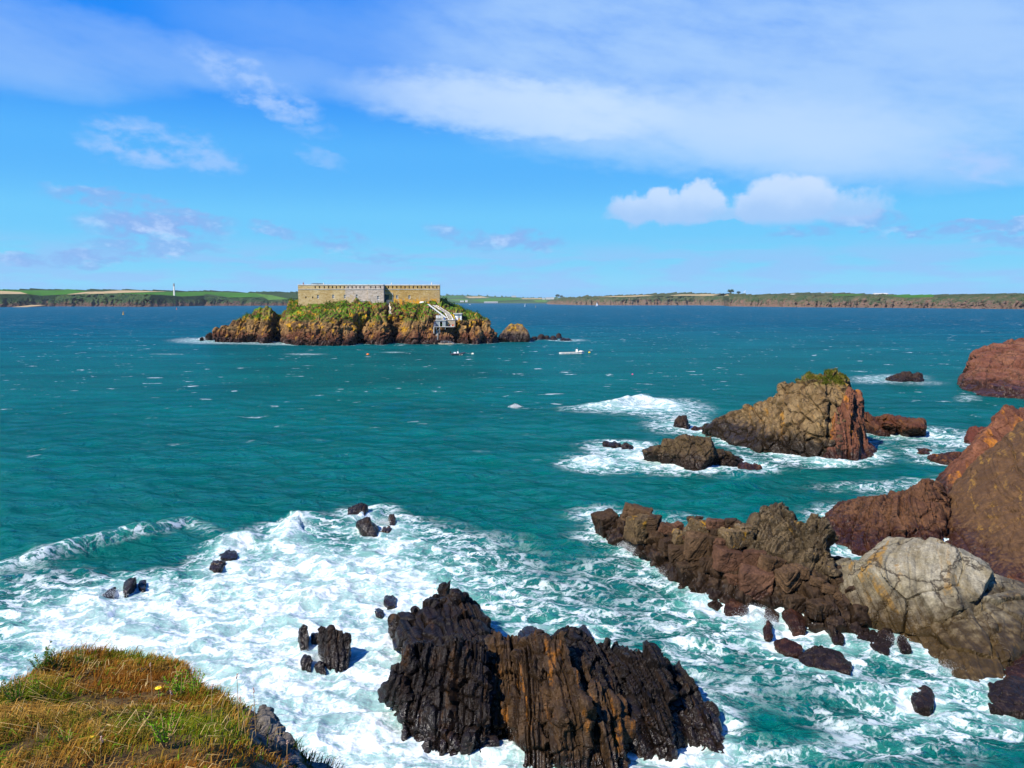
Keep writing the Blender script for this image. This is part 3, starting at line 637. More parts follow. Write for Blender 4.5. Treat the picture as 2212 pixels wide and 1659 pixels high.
# things on the roof
def pot(x, y1, mat, lab):
    X, h = fx(x, FY), fz(y1, FY) - ztop
    t = thing('chimney_pot', lab, 'chimney pot', (X, FY + 4, ztop - 1.4), group='pots on the fort roof')
    MB().bar((0, 0, 0), (0, 0, 1.9), .55, 10, .5).build('base', M_cope, t); MB().bar((0, 0, 1.9), (0, 0, 1.4 + h), .34, 10, .16).build('pot', mat, t)
M_terra = plain('terracotta', (0.26, 0.055, 0.035), .8)
pot(192, 98, M_terra, 'red conical chimney pot at the west corner of the fort roof')
pot(470, 103, M_cope, 'pale chimney pot right beside the flat rooflight on the fort')
pot(1402, 100, M_cope, 'pale chimney pot above the green gate side of the fort')
pot(1953, 96, M_cope, 'pale chimney pot near the east corner of the fort roof')
rl = thing('rooflight', 'flat grey glazed rooflight on the fort roof', 'rooflight', (fx(370, FY), FY + 6, ztop - 1.4))
MB().box((0, 0, 1.2), (6.2, 3, 2.4)).build('frame', M_grey, rl); MB().box((0.2, 0, 2.5), (5.2, 2.6, .12)).build('glazing', M_glass, rl)
for dx in (-1.7, 0, 1.7): MB().box((0.2 + dx, 0, 2.6), (.08, 2.6, .06)).build('bar', M_grey, rl)
# footbridge railing by the gate, chalky path
rail = thing('gate_railing', 'steel railing on the bridge to the green fort gate', 'railing', (fx(1400, RY), RY - 3, fz(380, RY)))
def loc(x, y, Y): return A(*cJ(x, y), Y) - rail.location
for x in (1352, 1374, 1396, 1418, 1440): MB().bar(loc(x, 378, RY - 3), loc(x, 342, RY - 3), .06, 6).build('post', M_steel, rail)
for y in (343, 360): MB().bar(loc(1350, y, RY - 3), loc(1442, y, RY - 3), .06, 6).build('rail', M_steel, rail)
MB().box(loc(1396, 381, RY - 2.2), (3.9, 1.8, .2)).build('bridge_deck', M_grey, rail)
M_path = plain('chalky path', (0.52, 0.46, 0.38), .95, .3, 1.2)
def drape_strip(name, pts, w, mat, kind='structure'):
    """a path strip laid on the island surface"""
    from mathutils.bvhtree import BVHTree
    dg = bpy.context.evaluated_depsgraph_get(); bvh = BVHTree.FromPolygons([v.co[:] for v in island.data.vertices], [p.vertices[:] for p in island.data.polygons])
    rows = []
    for k in range(len(pts) - 1):
        for s in range(10):
            t = s / 10; x = pts[k][0] * (1 - t) + pts[k + 1][0] * t; y = pts[k][1] * (1 - t) + pts[k + 1][1] * t; ww = w * (0.7 + 0.6 * random.random())
            row = []
            for j in (-1, -.3, .3, 1):
                d = Vector(px(*cJ(x + j * ww, y))); h = bvh.ray_cast(Vector((0, 0, EYE)), d.normalized())
                if h[0] is None: break
                row.append(h[0] + h[1] * 0.12)
            if len(row) == 4: rows.append(row)
    V = [p for r in rows for p in r]; F = []
    for i in range(len(rows) - 1):
        if (rows[i][0] - rows[i + 1][0]).length < 6:
            for j in range(3): F.append((i * 4 + j, i * 4 + j + 1, i * 4 + 5 + j, i * 4 + 4 + j))
    if F: tag(link(name, np_mesh(name, V, F, True), mat), kind=kind)
random.seed(4)
drape_strip('path', [(1385, 383), (1380, 410), (1395, 450), (1385, 480), (1408, 530)], 15, M_path)
# ------------------------------------------------------------------ sea stacks, slabs and boulders
M_tan = rock_mat('tan sandstone', (0.155, 0.105, 0.048), (0.235, 0.170, 0.088), (0.10, 0.066, 0.034), strata=(0.5, -0.5, 0.7), s=0.9, wet=(0.014, 0.011, 0.009), wet_h=(1.6, 4.6),
                 lichen=(0.42, 0.24, 0.02), lich_amt=0.63, lich_h=(7, 9), orange=(0.28, 0.15, 0.03), grass=(0.075, 0.11, 0.012), grass_h=(9.3, 11.0), grass_n=(0.25, 0.6), bump=0.5, cracks=.85, crack_s=.42)
M_red = rock_mat('red sandstone', (0.130, 0.056, 0.036), (0.185, 0.082, 0.050), (0.085, 0.034, 0.024), strata=(1, 0.2, -0.25), s=0.8, wet=(0.022, 0.011, 0.009), wet_h=(0.5, 2.2),
                 lichen=(0.42, 0.20, 0.02), lich_amt=0.60, lich_h=(6, 9), orange=(0.32, 0.13, 0.02), bump=0.5)
M_purple = rock_mat('purple headland rock', (0.15, 0.060, 0.040), (0.20, 0.095, 0.060), (0.10, 0.040, 0.028), strata=(0.5, 0.2, 0.8), s=0.5, wet=(0.03, 0.015, 0.012), wet_h=(1.0, 4.0),
                    lichen=(0.46, 0.24, 0.03), lich_amt=0.56, lich_h=(10, 15), bump=0.5, cracks=.6, crack_s=.2)
M_brown = rock_mat('brown pitted sandstone', (0.095, 0.055, 0.029), (0.125, 0.072, 0.036), (0.065, 0.038, 0.022), strata=(0.3, -0.3, 0.9), s=2.2, wet=(0.030, 0.013, 0.010), wet_h=(0.4, 2.0),
                   lichen=(0.36, 0.22, 0.02), lich_amt=0.68, lich_h=(3, 6), orange=(0.21, 0.125, 0.035), bump=0.8)
M_ruddy = rock_mat('ruddy boulder', (0.095, 0.046, 0.026), (0.135, 0.070, 0.038), (0.060, 0.030, 0.018), strata=(0.6, -0.4, 0.7), s=1.2, wet=(0.024, 0.009, 0.006), wet_h=(0.6, 2.0),
                   lichen=(0.36, 0.24, 0.03), lich_amt=0.60, lich_h=(4, 6), bump=0.6, cracks=.8, crack_s=.5)
M_palegrey = rock_mat('pale grey boulder', (0.215, 0.200, 0.145), (0.30, 0.29, 0.235), (0.15, 0.128, 0.078), strata=(0.6, -0.5, 0.6), s=1.1, wet=(0.036, 0.023, 0.008), wet_h=(0.9, 3.9), white=0.4,
                      orange=(0.26, 0.16, 0.045), bump=0.45, cracks=.85, crack_s=.24, wet_rough=.45)
M_ridge = rock_mat('ridge rock', (0.045, 0.028, 0.017), (0.070, 0.046, 0.027), (0.028, 0.019, 0.013), strata=(0.8, -0.3, 0.5), s=1.4, wet=(0.016, 0.011, 0.008), wet_h=(0.4, 1.9),
                   lichen=(0.20, 0.10, 0.012), lich_amt=0.66, lich_h=(0.5, 1.4), bump=0.7)
M_b1 = rock_mat('brown block', (0.080, 0.050, 0.028), (0.120, 0.076, 0.044), (0.048, 0.030, 0.018), strata=(0.4, -0.3, 0.9), s=1.7, wet=(0.02, 0.012, 0.009), wet_h=(0.3, 1.6), bump=0.6, cracks=.5, crack_s=.8)
M_b2 = rock_mat('reddish block', (0.082, 0.043, 0.028), (0.115, 0.062, 0.040), (0.05, 0.028, 0.019), strata=(0.4, -0.6, 0.7), s=1.7, wet=(0.022, 0.01, 0.009), wet_h=(0.3, 1.6), bump=0.6)
M_b3 = rock_mat('lichened block', (0.105, 0.075, 0.040), (0.155, 0.115, 0.066), (0.06, 0.043, 0.026), strata=(0.5, -0.4, 0.7), s=1.5, wet=(0.022, 0.014, 0.009), wet_h=(0.3, 1.6), lichen=(0.50, 0.28, 0.02), lich_amt=0.56, lich_h=(2.0, 3.2), white=.4, bump=0.6, cracks=.6, crack_s=.9)
M_black = rock_mat('black slate', (0.011, 0.010, 0.011), (0.017, 0.0135, 0.013), (0.024, 0.017, 0.013), strata=(0.985, 0.1, -0.16), s=1.9, wet=(0.014, 0.010, 0.009), wet_h=(0.2, 1.5),
                   orange=(0.040, 0.022, 0.011), bump=0.9, rough=0.36, wet_rough=0.2, wet_spec=.35)

# the big stack
stack = thing('sea_stack', 'big tan sea stack with a grassy top and a red right flank', 'sea stack', G(*cA(1200, 600)) , group='rocks standing in the bay')
kw = dict(amp=0.35, strata=(0.55, -0.35, 0.75), t=1.9, ledge=0.25, joint=0.25, cell=2.0, cellamp=0.34, crack=0.5, seed=61, smooth=1)
adopt(stack, rock('tan_face', M_tan, [
    B(cA, [(730, 496), (762, 512), (860, 552), (950, 585), (1100, 598)], [(726, 488, 131), (830, 416, 131), (890, 396, 130), (1000, 366, 128), (1060, 340, 126)], back=7),
    B(cA, [(950, 585), (1100, 600), (1240, 622), (1290, 628)], [(1000, 366, 128), (1042, 326, 126), (1075, 320, 125), (1168, 264, 122), (1225, 236, 121), (1285, 224, 120), (1292, 330, 115), (1285, 450, 112)], back=9),
    B(cA, [(1240, 622), (1300, 630), (1360, 632)], [(1200, 240, 121), (1230, 228, 121), (1290, 214, 120), (1345, 222, 120), (1385, 250, 119.5), (1390, 330, 117), (1340, 420, 113)], back=9),
    B(cA, [(1060, 480, 122), (1130, 480, 122)], [(1066, 325, 124), (1070, 285, 125), (1088, 259, 125), (1108, 264, 125), (1120, 320, 123)], back=3)], 0.17, **kw))
adopt(stack, rock('red_flank', M_red, [
    B(cA, [(1290, 630), (1340, 636), (1400, 632)], [(1320, 430, 112.5), (1370, 330, 116), (1395, 275, 118), (1410, 300, 117), (1400, 450, 113)], back=8),
    B(cA, [(1380, 634), (1440, 634), (1460, 610)], [(1385, 300, 118), (1412, 292, 119), (1436, 312, 119.5), (1452, 400, 119), (1456, 480, 117), (1448, 560, 115)], back=8),
    B(cA, [(1440, 632), (1480, 620), (1508, 606)], [(1445, 540, 116), (1470, 555, 116), (1500, 596, 116)], back=4)], 0.17, **dict(kw, strata=(1, 0.2, -0.25), t=1.1, ledge=0.3, cross=.15, seed=62, cellamp=.12, crack=.1)))
# tufts on the stack
M_olive = leaf_mat('olive turf', (0.075, 0.105, 0.012), (0.12, 0.135, 0.018), (0.20, 0.15, 0.03))
for m_src in [o for o in stack.children if o.name.startswith('tan_face')]:
    mw = m_src.data
    adopt(stack, leaf_clumps('stack_grass', mw, 2600, 0.26, 9.8, 0.2, M_olive, 8, 1.6, 0.44, up=0.12))
kw = dict(amp=0.22, strata=(0.5, -0.4, 0.75), t=1.1, ledge=0.18, joint=0.1, cell=1.4, cellamp=0.18, crack=0.16, seed=63)
rock('sea_rock', rock_mat('dark cracked rock', (0.085, 0.062, 0.032), (0.12, 0.088, 0.048), (0.05, 0.033, 0.02), s=1.2, wet=(0.016, 0.011, 0.009), wet_h=(0.8, 2.6), lichen=(0.40, 0.20, 0.02), lich_amt=0.54, lich_h=(4.0, 5.0), bump=.6, cracks=.9, crack_s=.8), [
    B(cA, [(445, 594), (560, 640), (640, 660)], [(440, 588, 109), (500, 572, 109), (540, 585, 107), (600, 600, 105)], back=4),
    B(cA, [(560, 640), (640, 664), (700, 678), (762, 655)], [(525, 560, 107), (533, 534, 108), (640, 541, 107), (660, 528, 107), (690, 515, 107), (752, 521, 107), (760, 580, 105)], back=5),
    B(cA, [(750, 655), (820, 658), (905, 645)], [(755, 572, 107), (830, 590, 107), (880, 622, 107), (905, 640, 108)], back=4)], 0.14,
    'cracked dark rock with an orange top in front of the big stack', group='rocks standing in the bay', **kw)
dk = dict(amp=0.25, strata=(0.8, 0.1, -0.4), t=0.7, ledge=0.18, joint=0.08, cell=1.3, cellamp=0.15, crack=0.08)
def simple(pts, mat, lab, seed, vox=0.14, back=3, dY=2.0, c=cA, grp='rocks standing in the bay', nbase=3, dkw=None, yb=None, name='sea_rock'):
    """low rock: outline points of what shows above the water"""
    yb = yb or max(p[1] for p in pts); xs = [p[0] for p in pts]; x0, x1 = min(xs), max(xs)
    low = [p for p in pts if p[1] > yb - 0.12 * (yb - min(q[1] for q in pts)) - 1]
    base = sorted(low, key=lambda p: p[0]) if len(low) > 1 else [(x0, yb - 4), ((x0 + x1) / 2, yb), (x1, yb - 4)]
    if len(base) < 2: base = [(x0, yb), (x1, yb)]
    out = []
    Yw = G(*c(x0, yb)).y
    for x, y in pts:
        g = G(*c(x, y)).y; out.append((x, y, min(g - 0.5, Yw + dY * .8)))
    return rock(name, mat, [B(c, base + [((base[0][0] + base[-1][0]) / 2, yb)], out, back=back)], vox, lab, group=grp, seed=seed, **(dkw or dk))
M_dk2 = rock_mat('dark wet rock', (0.034, 0.022, 0.016), (0.055, 0.034, 0.022), (0.020, 0.014, 0.011), s=1.4, wet=(0.014, 0.010, 0.009), wet_h=(0.3, 1.6), bump=.8, rough=.5, wet_rough=.2)
M_dkred = rock_mat('dark red rock', (0.085, 0.032, 0.018), (0.11, 0.05, 0.024), (0.04, 0.018, 0.012), s=1.2, wet=(0.020, 0.010, 0.008), wet_h=(0.3, 1.5), bump=.8, orange=(0.17, 0.07, 0.012), rough=.6)
simple([(582, 452), (600, 424), (640, 421), (652, 470), (645, 486), (600, 478)], M_dk2, 'square black rock left of the big stack, in foam', 71)
simple([(662, 484), (720, 484), (742, 494), (700, 498)], M_dkred, 'flat reddish ledge at the left foot of the big stack', 72)
simple([(255, 556), (290, 553), (325, 566), (310, 577), (280, 574)], M_dk2, 'long low rock awash left of the cracked dark rock', 73)
simple([(335, 575), (355, 562), (382, 574), (370, 586), (345, 586)], M_dk2, 'small rounded rock awash beside the cracked dark rock', 74)
simple([(888, 660), (910, 650), (950, 660), (978, 672), (940, 680), (895, 678)], M_dkred, 'small reddish rock trailing the cracked dark rock', 75)
simple([(1452, 410), (1485, 404), (1500, 430), (1530, 450), (1570, 490), (1578, 518), (1540, 518), (1480, 492), (1460, 470)], M_dkred, 'sloping red rock just right of the big stack', 76, dY=4)
rock('sea_rock', M_dkred, [B(cA, [(1500, 446, 134), (1560, 452, 134)], [(1505, 430, 134), (1580, 418, 134), (1600, 440, 133)], back=4), B(cA, [(1560, 468), (1605, 475)], [(1545, 456, 131), (1580, 450, 131), (1610, 462, 130)], back=3),
                             B(cA, [(1630, 486), (1690, 512), (1745, 502)], [(1580, 425, 134), (1640, 429, 134), (1742, 440, 132), (1750, 480, 128), (1660, 470, 128)], back=4)], 0.16, 'ragged red rock with white water running through it, right of the stack', group='rocks standing in the bay', seed=77, **dk)
simple([(1568, 248), (1600, 238), (1640, 232), (1658, 215), (1682, 214), (1690, 236), (1690, 262), (1640, 266), (1600, 262)], M_dk2, 'two peaked dark rock far out beyond the stack, split by surf', 78, .22, 5, 5)
simple([(1680, 240), (1715, 224), (1735, 226), (1745, 262), (1700, 266)], M_dk2, 'square dark rock beside the two peaked rock far out', 79, .22, 5, 5)
simple([(1712, 590), (1745, 583), (1780, 594), (1760, 602), (1725, 600)], M_dkred, 'tiny brown rock awash in the strait left of the fin', 80)
simple([(1772, 624), (1810, 602), (1870, 592), (1930, 596), (1935, 640), (1900, 652), (1830, 645)], M_dkred, 'low weedy brown rock in the strait beside the red fin', 81, dY=3)
simple([(1942, 520), (1960, 478), (2000, 482), (2040, 478), (2040, 545), (1990, 562), (1950, 556)], rock_mat('maroon rock', (0.10, 0.03, 0.022), (0.13, 0.045, 0.03), (0.06, 0.02, 0.016), s=1.0, wet=(.03, .012, .01), wet_h=(.2, 1.2)), 'maroon rock showing behind the red fin', 82, dY=3)
# far right headland across the strait
kw = dict(amp=0.6, strata=(0.5, 0.2, 0.8), t=2.6, ledge=0.4, joint=0.5, cell=5.0, cellamp=0.7, crack=0.8, seed=90, smooth=1)
rock('headland_rock', M_purple, [
    B(cA, [(1920, 303), (2000, 327), (2110, 340), (2300, 352)], [(1921, 290, 214), (1945, 240, 220), (1972, 196, 222), (1990, 132, 228), (2050, 104, 230), (2120, 82, 232), (2215, 62, 234), (2420, 20, 240)], back=25),
    B(cA, [(1925, 305), (1990, 327), (2040, 330)], [(1930, 260, 212), (1955, 200, 216), (2000, 215, 213), (2040, 280, 206)], back=8),
    B(cA, [(2120, 345), (2220, 357), (2300, 358)], [(2160, 290, 204), (2230, 240, 206), (2320, 200, 210)], back=12)], 0.32,
    'rounded purple red headland rock across the strait, lichen on its crest', 'rock', **kw)
# the fin: red slab and the big brown slab in front of it
fin = thing('fin_rock', 'tall tilted fin of red and brown slabs on the right edge', 'rock', (45, 85, 0))
kw = dict(amp=0.24, strata=(0.75, -0.25, 0.6), t=1.3, ledge=0.16, joint=0.10, cell=2.6, cellamp=0.10, crack=0.12, seed=95, smooth=1, cross=.10, cross_t=2.2)
adopt(fin, rock('red_slab', M_red, [
    (lambda mb: mb.hull([P3(cA, 2125, 366, 94), P3(cA, 2160, 396, 93), P3(cA, 2260, 470, 92), P3(cA, 2050, 482, 93), P3(cA, 1962, 602, 92), P3(cA, 1912, 680, 91), P3(cA, 1885, 722, 90), P3(cA, 1866, 800, 89), P3(cA, 2000, 860, 88), P3(cA, 2300, 620, 88)] +
        [P3(cA, x, y, Y) + Vector((9, 4, -2)) for x, y, Y in ((2125, 380, 94), (2160, 400, 93), (2260, 470, 92), (1962, 602, 92), (1900, 740, 90))] + [Vector((50, 96, -2)), Vector((74, 96, -2)), Vector((49, 88, -2)), Vector((72, 84, -2))]))], 0.14, **dict(kw, strata=(0.9, 0.3, 0.5))))
adopt(fin, rock('brown_slab', M_brown, [
    (lambda mb: mb.hull([P3(cC, 1148, 165, 86), P3(cC, 1250, 100, 86), P3(cC, 1060, 232, 86), P3(cC, 950, 332, 86), P3(cC, 850, 412, 85.5), P3(cC, 806, 470, 85), P3(cC, 762, 545, 84), P3(cC, 690, 660, 80), P3(cC, 680, 755, 75), P3(cC, 760, 805, 71), P3(cC, 880, 865, 66.5), P3(cC, 1000, 935, 62), P3(cC, 1060, 1005, 59.5), P3(cC, 1300, 1090, 57), P3(cC, 1400, 400, 75)] +
        [P3(cC, x, y, Y) + Vector((5, 4, -3)) for x, y, Y in ((1148, 172, 86), (1060, 235, 86), (950, 340, 86), (850, 425, 85))] + [Vector((47, 87, -2)), Vector((74, 90, -2)), Vector((43.5, 80, -2)), Vector((41, 75, -2)), Vector((40, 67, -2)), Vector((40, 60, -2)), Vector((70, 56, -2))]))], 0.12, **dict(kw, amp=0.2, t=2.4, ledge=.1)))
adopt(fin, rock('dark_foot', M_dkred, [(lambda mb: mb.hull([P3(cC, 1010, 960, 60), P3(cC, 1148, 930, 60), P3(cC, 1060, 1010, 58), P3(cC, 1148, 1060, 57), P3(cC, 1250, 1000, 58), Vector((39, 61, -1)), Vector((54, 61, -1)), Vector((39.5, 57, -1)), Vector((50, 56, -1))]))], 0.14, **dict(kw, seed=97)))
# ruddy boulder in front of the fin
kw = dict(amp=0.22, strata=(0.65, -0.45, 0.6), t=1.0, ledge=0.18, joint=0.25, cell=1.8, cellamp=0.16, crack=0.25, seed=101, smooth=1, warp=.2, cross=.14, cross_t=2.0)
rock('boulder', M_ruddy, [
    B(cC, [(140, 760), (230, 820), (330, 862), (440, 800, 70)], [(128, 705, 77), (150, 655, 78), (205, 598, 79), (330, 556, 79), (440, 565, 78), (445, 640, 74)], back=5),
    B(cC, [(330, 862), (480, 830, 70), (700, 800, 70)], [(430, 578, 78), (490, 570, 79), (560, 515, 79), (605, 486, 79), (680, 478, 79), (722, 515, 79), (762, 562, 79), (740, 680, 75)], back=6)], 0.11,
    'ruddy brown boulder ridge between the stone spit and the tall fin', group='boulders of the spit', **kw)
# the pale boulder, two lobes with a cleft
pale = thing('boulder', 'huge pale grey boulder with a deep diagonal cleft, right end of the spit', 'boulder', G(*cC(850, 1400)), group='boulders of the spit')
kw = dict(amp=0.13, strata=(0.6, -0.5, 0.6), t=2.2, ledge=0.13, joint=0.14, cell=4.6, cellamp=0.22, crack=0.22, seed=111, warp=.5, smooth=1, cellwarp=.5, fill=.035)
adopt(pale, rock('upper_lobe', M_palegrey, [
    B(cC, [(360, 1210), (560, 1275), (690, 1240, 51)], [(300, 905, 54.5), (330, 870, 56.5), (455, 768, 58.5), (525, 798, 57.5), (690, 756, 56.5), (830, 822, 54.5), (960, 892, 54.0), (990, 945, 52.5), (930, 1075, 51), (800, 1130, 50), (600, 1240, 50.5), (400, 1130, 52.5), (430, 1000, 53.5)], back=6),
    B(cC, [(150, 1180, 54.5), (330, 1220, 52.5)], [(140, 950, 56.5), (200, 905, 57.5), (290, 892, 56.5), (380, 1000, 53.5), (400, 1130, 52.5), (180, 1100, 54.5)], back=5)], 0.085, **kw))
adopt(pale, rock('lower_lobe', M_palegrey, [
    B(cC, [(600, 1325), (660, 1360), (750, 1425), (860, 1503), (1035, 1495), (1180, 1400)], [(690, 1192, 50.5), (790, 1140, 50.5), (925, 1085, 51), (1000, 1065, 52), (1060, 1058, 52), (1145, 1062, 52), (1300, 1100, 52), (1090, 1330, 47), (1080, 1430, 46)], back=6),
    B(cC, [(575, 1290), (640, 1340), (720, 1390)], [(580, 1255, 50.5), (690, 1200, 50.5), (760, 1250, 49)], back=3)], 0.085, **dict(kw, seed=112)))
adopt(pale, rock('side_lobe', M_palegrey, [(lambda mb: mb.hull([P3(cC, 985, 950, 55), P3(cC, 1025, 962, 55), P3(cC, 1065, 1052, 53.5), P3(cC, 930, 1082, 52.5), P3(cC, 950, 1000, 53), P3(cC, 1148, 1060, 54), P3(cC, 1300, 1080, 54), Vector((34, 56, -1)), Vector((46, 58, -1)), Vector((33, 53, -1))]))], 0.085, **dict(kw, seed=113)))
M_outc = rock_mat('outcrop rock', (0.075, 0.058, 0.034), (0.13, 0.10, 0.06), (0.045, 0.033, 0.022), strata=(0.75, -0.6, 0.35), s=1.5, wet=(0.026, 0.018, 0.011), wet_h=(1.2, 3.0), lichen=(0.36, 0.22, 0.04), lich_amt=0.63, lich_h=(2.5, 3.5), white=.2, bump=.7, cracks=.8, crack_s=.7)
# the spit: dark broken ridge carrying loose blocks
kw = dict(amp=0.28, strata=(0.75, -0.35, 0.55), t=0.9, ledge=0.14, joint=0.10, cell=1.1, cellamp=0.48, crack=0.30, seed=121, warp=.3, cellwarp=.35, fill=.2, smooth=1, cross=.12)
ridge = rock('rock_spit', M_ridge, [
    B(cB, [(150, 292), (190, 335), (240, 375), (330, 432)], [(148, 262, 80), (168, 243, 77.6), (190, 226, 77.3), (255, 222, 75.8), (320, 278, 73.5), (370, 338, 71.9)], back=4),
    B(cB, [(300, 415), (400, 465), (480, 500), (590, 565)], [(360, 268, 73.0), (420, 278, 72.0), (560, 273, 70.2), (620, 318, 68.7), (640, 458, 66.6)], back=5),
    B(cB, [(560, 545), (660, 625), (760, 695)], [(600, 338, 68.8), (750, 328, 66.3), (830, 368, 64.5), (800, 558, 62.8)], back=6),
    B(cB, [(740, 690), (830, 752), (960, 832), (1040, 852)], [(740, 518, 64.2), (900, 368, 63.9), (1100, 368, 62.5), (1180, 518, 60.6), (1080, 678, 59.1), (1100, 798, 57.8)], back=7),
    B(cB, [(1030, 855), (1150, 870), (1280, 885), (1500, 960)], [(1100, 518, 60.8), (1300, 458, 60.9), (1500, 558, 58.8), (1540, 688, 57.1), (1500, 838, 55.8)], back=8),
    B(cB, [(1480, 950), (1620, 1000), (1780, 1085), (1900, 1092)], [(1460, 678, 57.7), (1700, 638, 56.6), (1850, 658, 55.9), (1950, 838, 54.2), (1880, 988, 52.7)], back=8),
    B(cB, [(1860, 1092), (2000, 1082), (2100, 1100)], [(1850, 678, 55.7), (1960, 598, 56.5), (2100, 738, 55.1), (2150, 938, 53.2)], back=8)], 0.10,
    'dark broken rock spit running out from the pale boulder into the bay', 'rock spit', step=6, **kw)
kw = dict(amp=0.22, strata=(0.75, -0.5, -0.42), t=0.6, ledge=0.26, joint=0.2, cell=1.4, cellamp=0.32, crack=0.25, seed=131, warp=.3, smooth=1, cross=.15, cross_t=2.5)
rock('rock_outcrop', M_outc, [
    B(cB, [(1290, 560, 59.5), (1500, 600, 57.9), (1720, 620, 56.3)], [(1300, 270, 62.6), (1370, 170, 63.2), (1440, 158, 62.9), (1520, 156, 62.4), (1600, 205, 61.3), (1640, 300, 60.0), (1600, 480, 58.5)], back=5),
    B(cB, [(1600, 620, 57.0), (1720, 640, 56.1), (1880, 600, 56.1)], [(1600, 290, 60.4), (1640, 250, 60.5), (1720, 220, 60.3), (1790, 195, 60.1), (1852, 240, 59.7), (1835, 290, 59.2), (1862, 350, 58.6), (1860, 450, 57.6)], back=5)], 0.10,
    'grey lichened outcrop of tilted beds, highest part of the stone spit', 'rock', group='boulders of the spit', **kw)

rng = random.Random(5)
def loose(x, y, w, h, mat, lab, seed, sq=0.75, lift=0.0):
    """an angular block resting on the ridge; x, y, w, h as seen; turned at random"""
    u, v = cB(x, y); ub, vb = cB(x, y + h * 0.5); gY = G(ub, vb).y
    base_v = cB(x, 0)[1] * 0
    # depth: blocks higher above the waterline lie farther in from the water's edge
    edge = np.interp(x, [150, 330, 590, 830, 1040, 1280, 1500, 1780, 2000], [292, 432, 565, 752, 852, 885, 960, 1085, 1082]); Yw = G(*cB(x, edge)).y
    Y = Yw + (edge - y) * 0.0105 * (Yw / 65.0); c = A(u, v, Y); s = Y / FOC * .13562
    W_, H_, D_ = w * s * 1.12, h * s * 1.15, (w + h) * .5 * s * 0.95
    r = random.Random(seed); pts = []
    for sx in (-1, 1):
        for sy in (-1, 1):
            for sz in (-1, 1):
                k = r.uniform(.62, 1.0)
                pts.append(Vector((sx * W_ / 2 * r.uniform(sq, 1), sy * D_ / 2 * r.uniform(sq, 1), sz * H_ / 2 * r.uniform(sq, 1))))
    for k in range(3):
        d = Vector((r.gauss(0, 1), r.gauss(0, 1), r.gauss(0, 1))).normalized(); pts.append(Vector((d.x * W_ / 2, d.y * D_ / 2, d.z * H_ / 2)))
    Rm = Matrix.Rotation(r.uniform(-.5, .5), 3, 'Z') @ Matrix.Rotation(r.uniform(-.3, .3), 3, 'Y')
    return rock('boulder', mat, [(lambda mb: mb.hull([c + Rm @ p for p in pts]))], max(0.06, min(W_, H_) / 22), lab, 'boulder', 'boulders of the spit', foam=False, keep=-9,
         seed=seed, amp=0.06, strata=(r.uniform(-1, 1), r.uniform(-1, 1), r.uniform(.2, 1)), t=0.35, ledge=0.05, joint=0.03, cell=0.9, cellamp=0.05, crack=0.03, smooth=1)
BL = [
    (235, 285, 150, 190, M_ridge, 'dark orange stained boulder at the outer tip of the spit'),
    (455, 200, 190, 110, M_b1, 'brown boulder lying on top behind the outer tip boulder'),
    (490, 300, 220, 190, M_b3, 'large tan faceted boulder second from the tip of the spit'),
    (575, 265, 90, 130, M_ridge, 'dark leaning slab beside the tan faceted boulder'),
    (680, 300, 110, 70, M_b2, 'low reddish block past the tan faceted boulder'),
    (760, 300, 70, 80, M_b2, 'upright reddish block on the seaward crest of the spit'),
    (855, 235, 60, 36, M_ridge, 'small dark boulder at the water behind the yellow topped block'),
    (915, 232, 50, 36, M_ridge, 'tiny dark stone touching the back of the yellow topped block'),
    (910, 300, 170, 120, M_b3, 'bright yellow topped block on the crest of the spit'),
    (1035, 272, 130, 70, M_b2, 'long reddish brown block behind the yellow topped block'),
    (1160, 272, 110, 70, M_ridge, 'black rounded boulder between the yellow block and the outcrop'),
    (1260, 318, 130, 80, M_b3, 'orange crusted slab leaning on the grey outcrop'),
    (770, 375, 90, 100, M_b3, 'pale split boulder below the yellow topped block'),
    (910, 430, 190, 180, M_b1, 'big peaked brown block in the middle of the spit'),
    (830, 340, 80, 80, M_b2, 'reddish wedge between the pale split boulder and the peaked block'),
    (1020, 395, 80, 70, M_ridge, 'dark small block holding up the stone behind the peaked block'),
    (1030, 340, 44, 70, M_ridge, 'thin dark standing stone behind the peaked block'),
    (1080, 420, 90, 90, M_b2, 'rounded reddish boulder right of the peaked brown block'),
    (1190, 370, 210, 130, M_b3, 'broad flat grey slab lying below the outcrop'),
    (1140, 535, 230, 160, M_b2, 'pyramid shaped reddish boulder in the middle of the spit'),
    (1320, 525, 160, 120, M_b2, 'reddish boulder wedged right of the pyramid boulder'),
    (1450, 570, 150, 110, M_b1, 'smooth brown boulder under the grey outcrop'),
    (1330, 725, 220, 240, M_b2, 'big square dark red slab standing at the water'),
    (1595, 665, 190, 160, M_b1, 'split brown block right of the square red slab'),
    (1690, 630, 70, 90, M_b1, 'narrow end piece broken off the split brown block'),
    (770, 500, 150, 140, M_ridge, 'dark olive boulder on the shore face of the spit'),
    (830, 610, 140, 110, M_ridge, 'wet dark boulder with an ochre spot low on the spit'),
    (690, 430, 120, 110, M_ridge, 'dark angular boulder below the reddish blocks'),
    (990, 560, 120, 90, M_ridge, 'dark boulder in the hollow left of the pyramid boulder'),
    (1170, 680, 100, 70, M_b2, 'dark red stone left of the big square slab'),
    (1870, 750, 90, 60, M_b1, 'small brown cobble at the foot of the pale boulder'),
    (1790, 700, 100, 60, M_b1, 'flat brown stone between the split block and pale boulder'),
    (1940, 800, 60, 50, M_b1, 'round brown cobble against the pale boulder'),
    (1985, 880, 70, 60, M_ridge, 'dark cobble low against the pale boulder'),
    (1620, 850, 120, 120, M_ridge, 'weedy dark boulder below the split brown block'),
    (1800, 900, 150, 130, M_ridge, 'weedy ochre streaked boulder above the surf of the spit'),
]
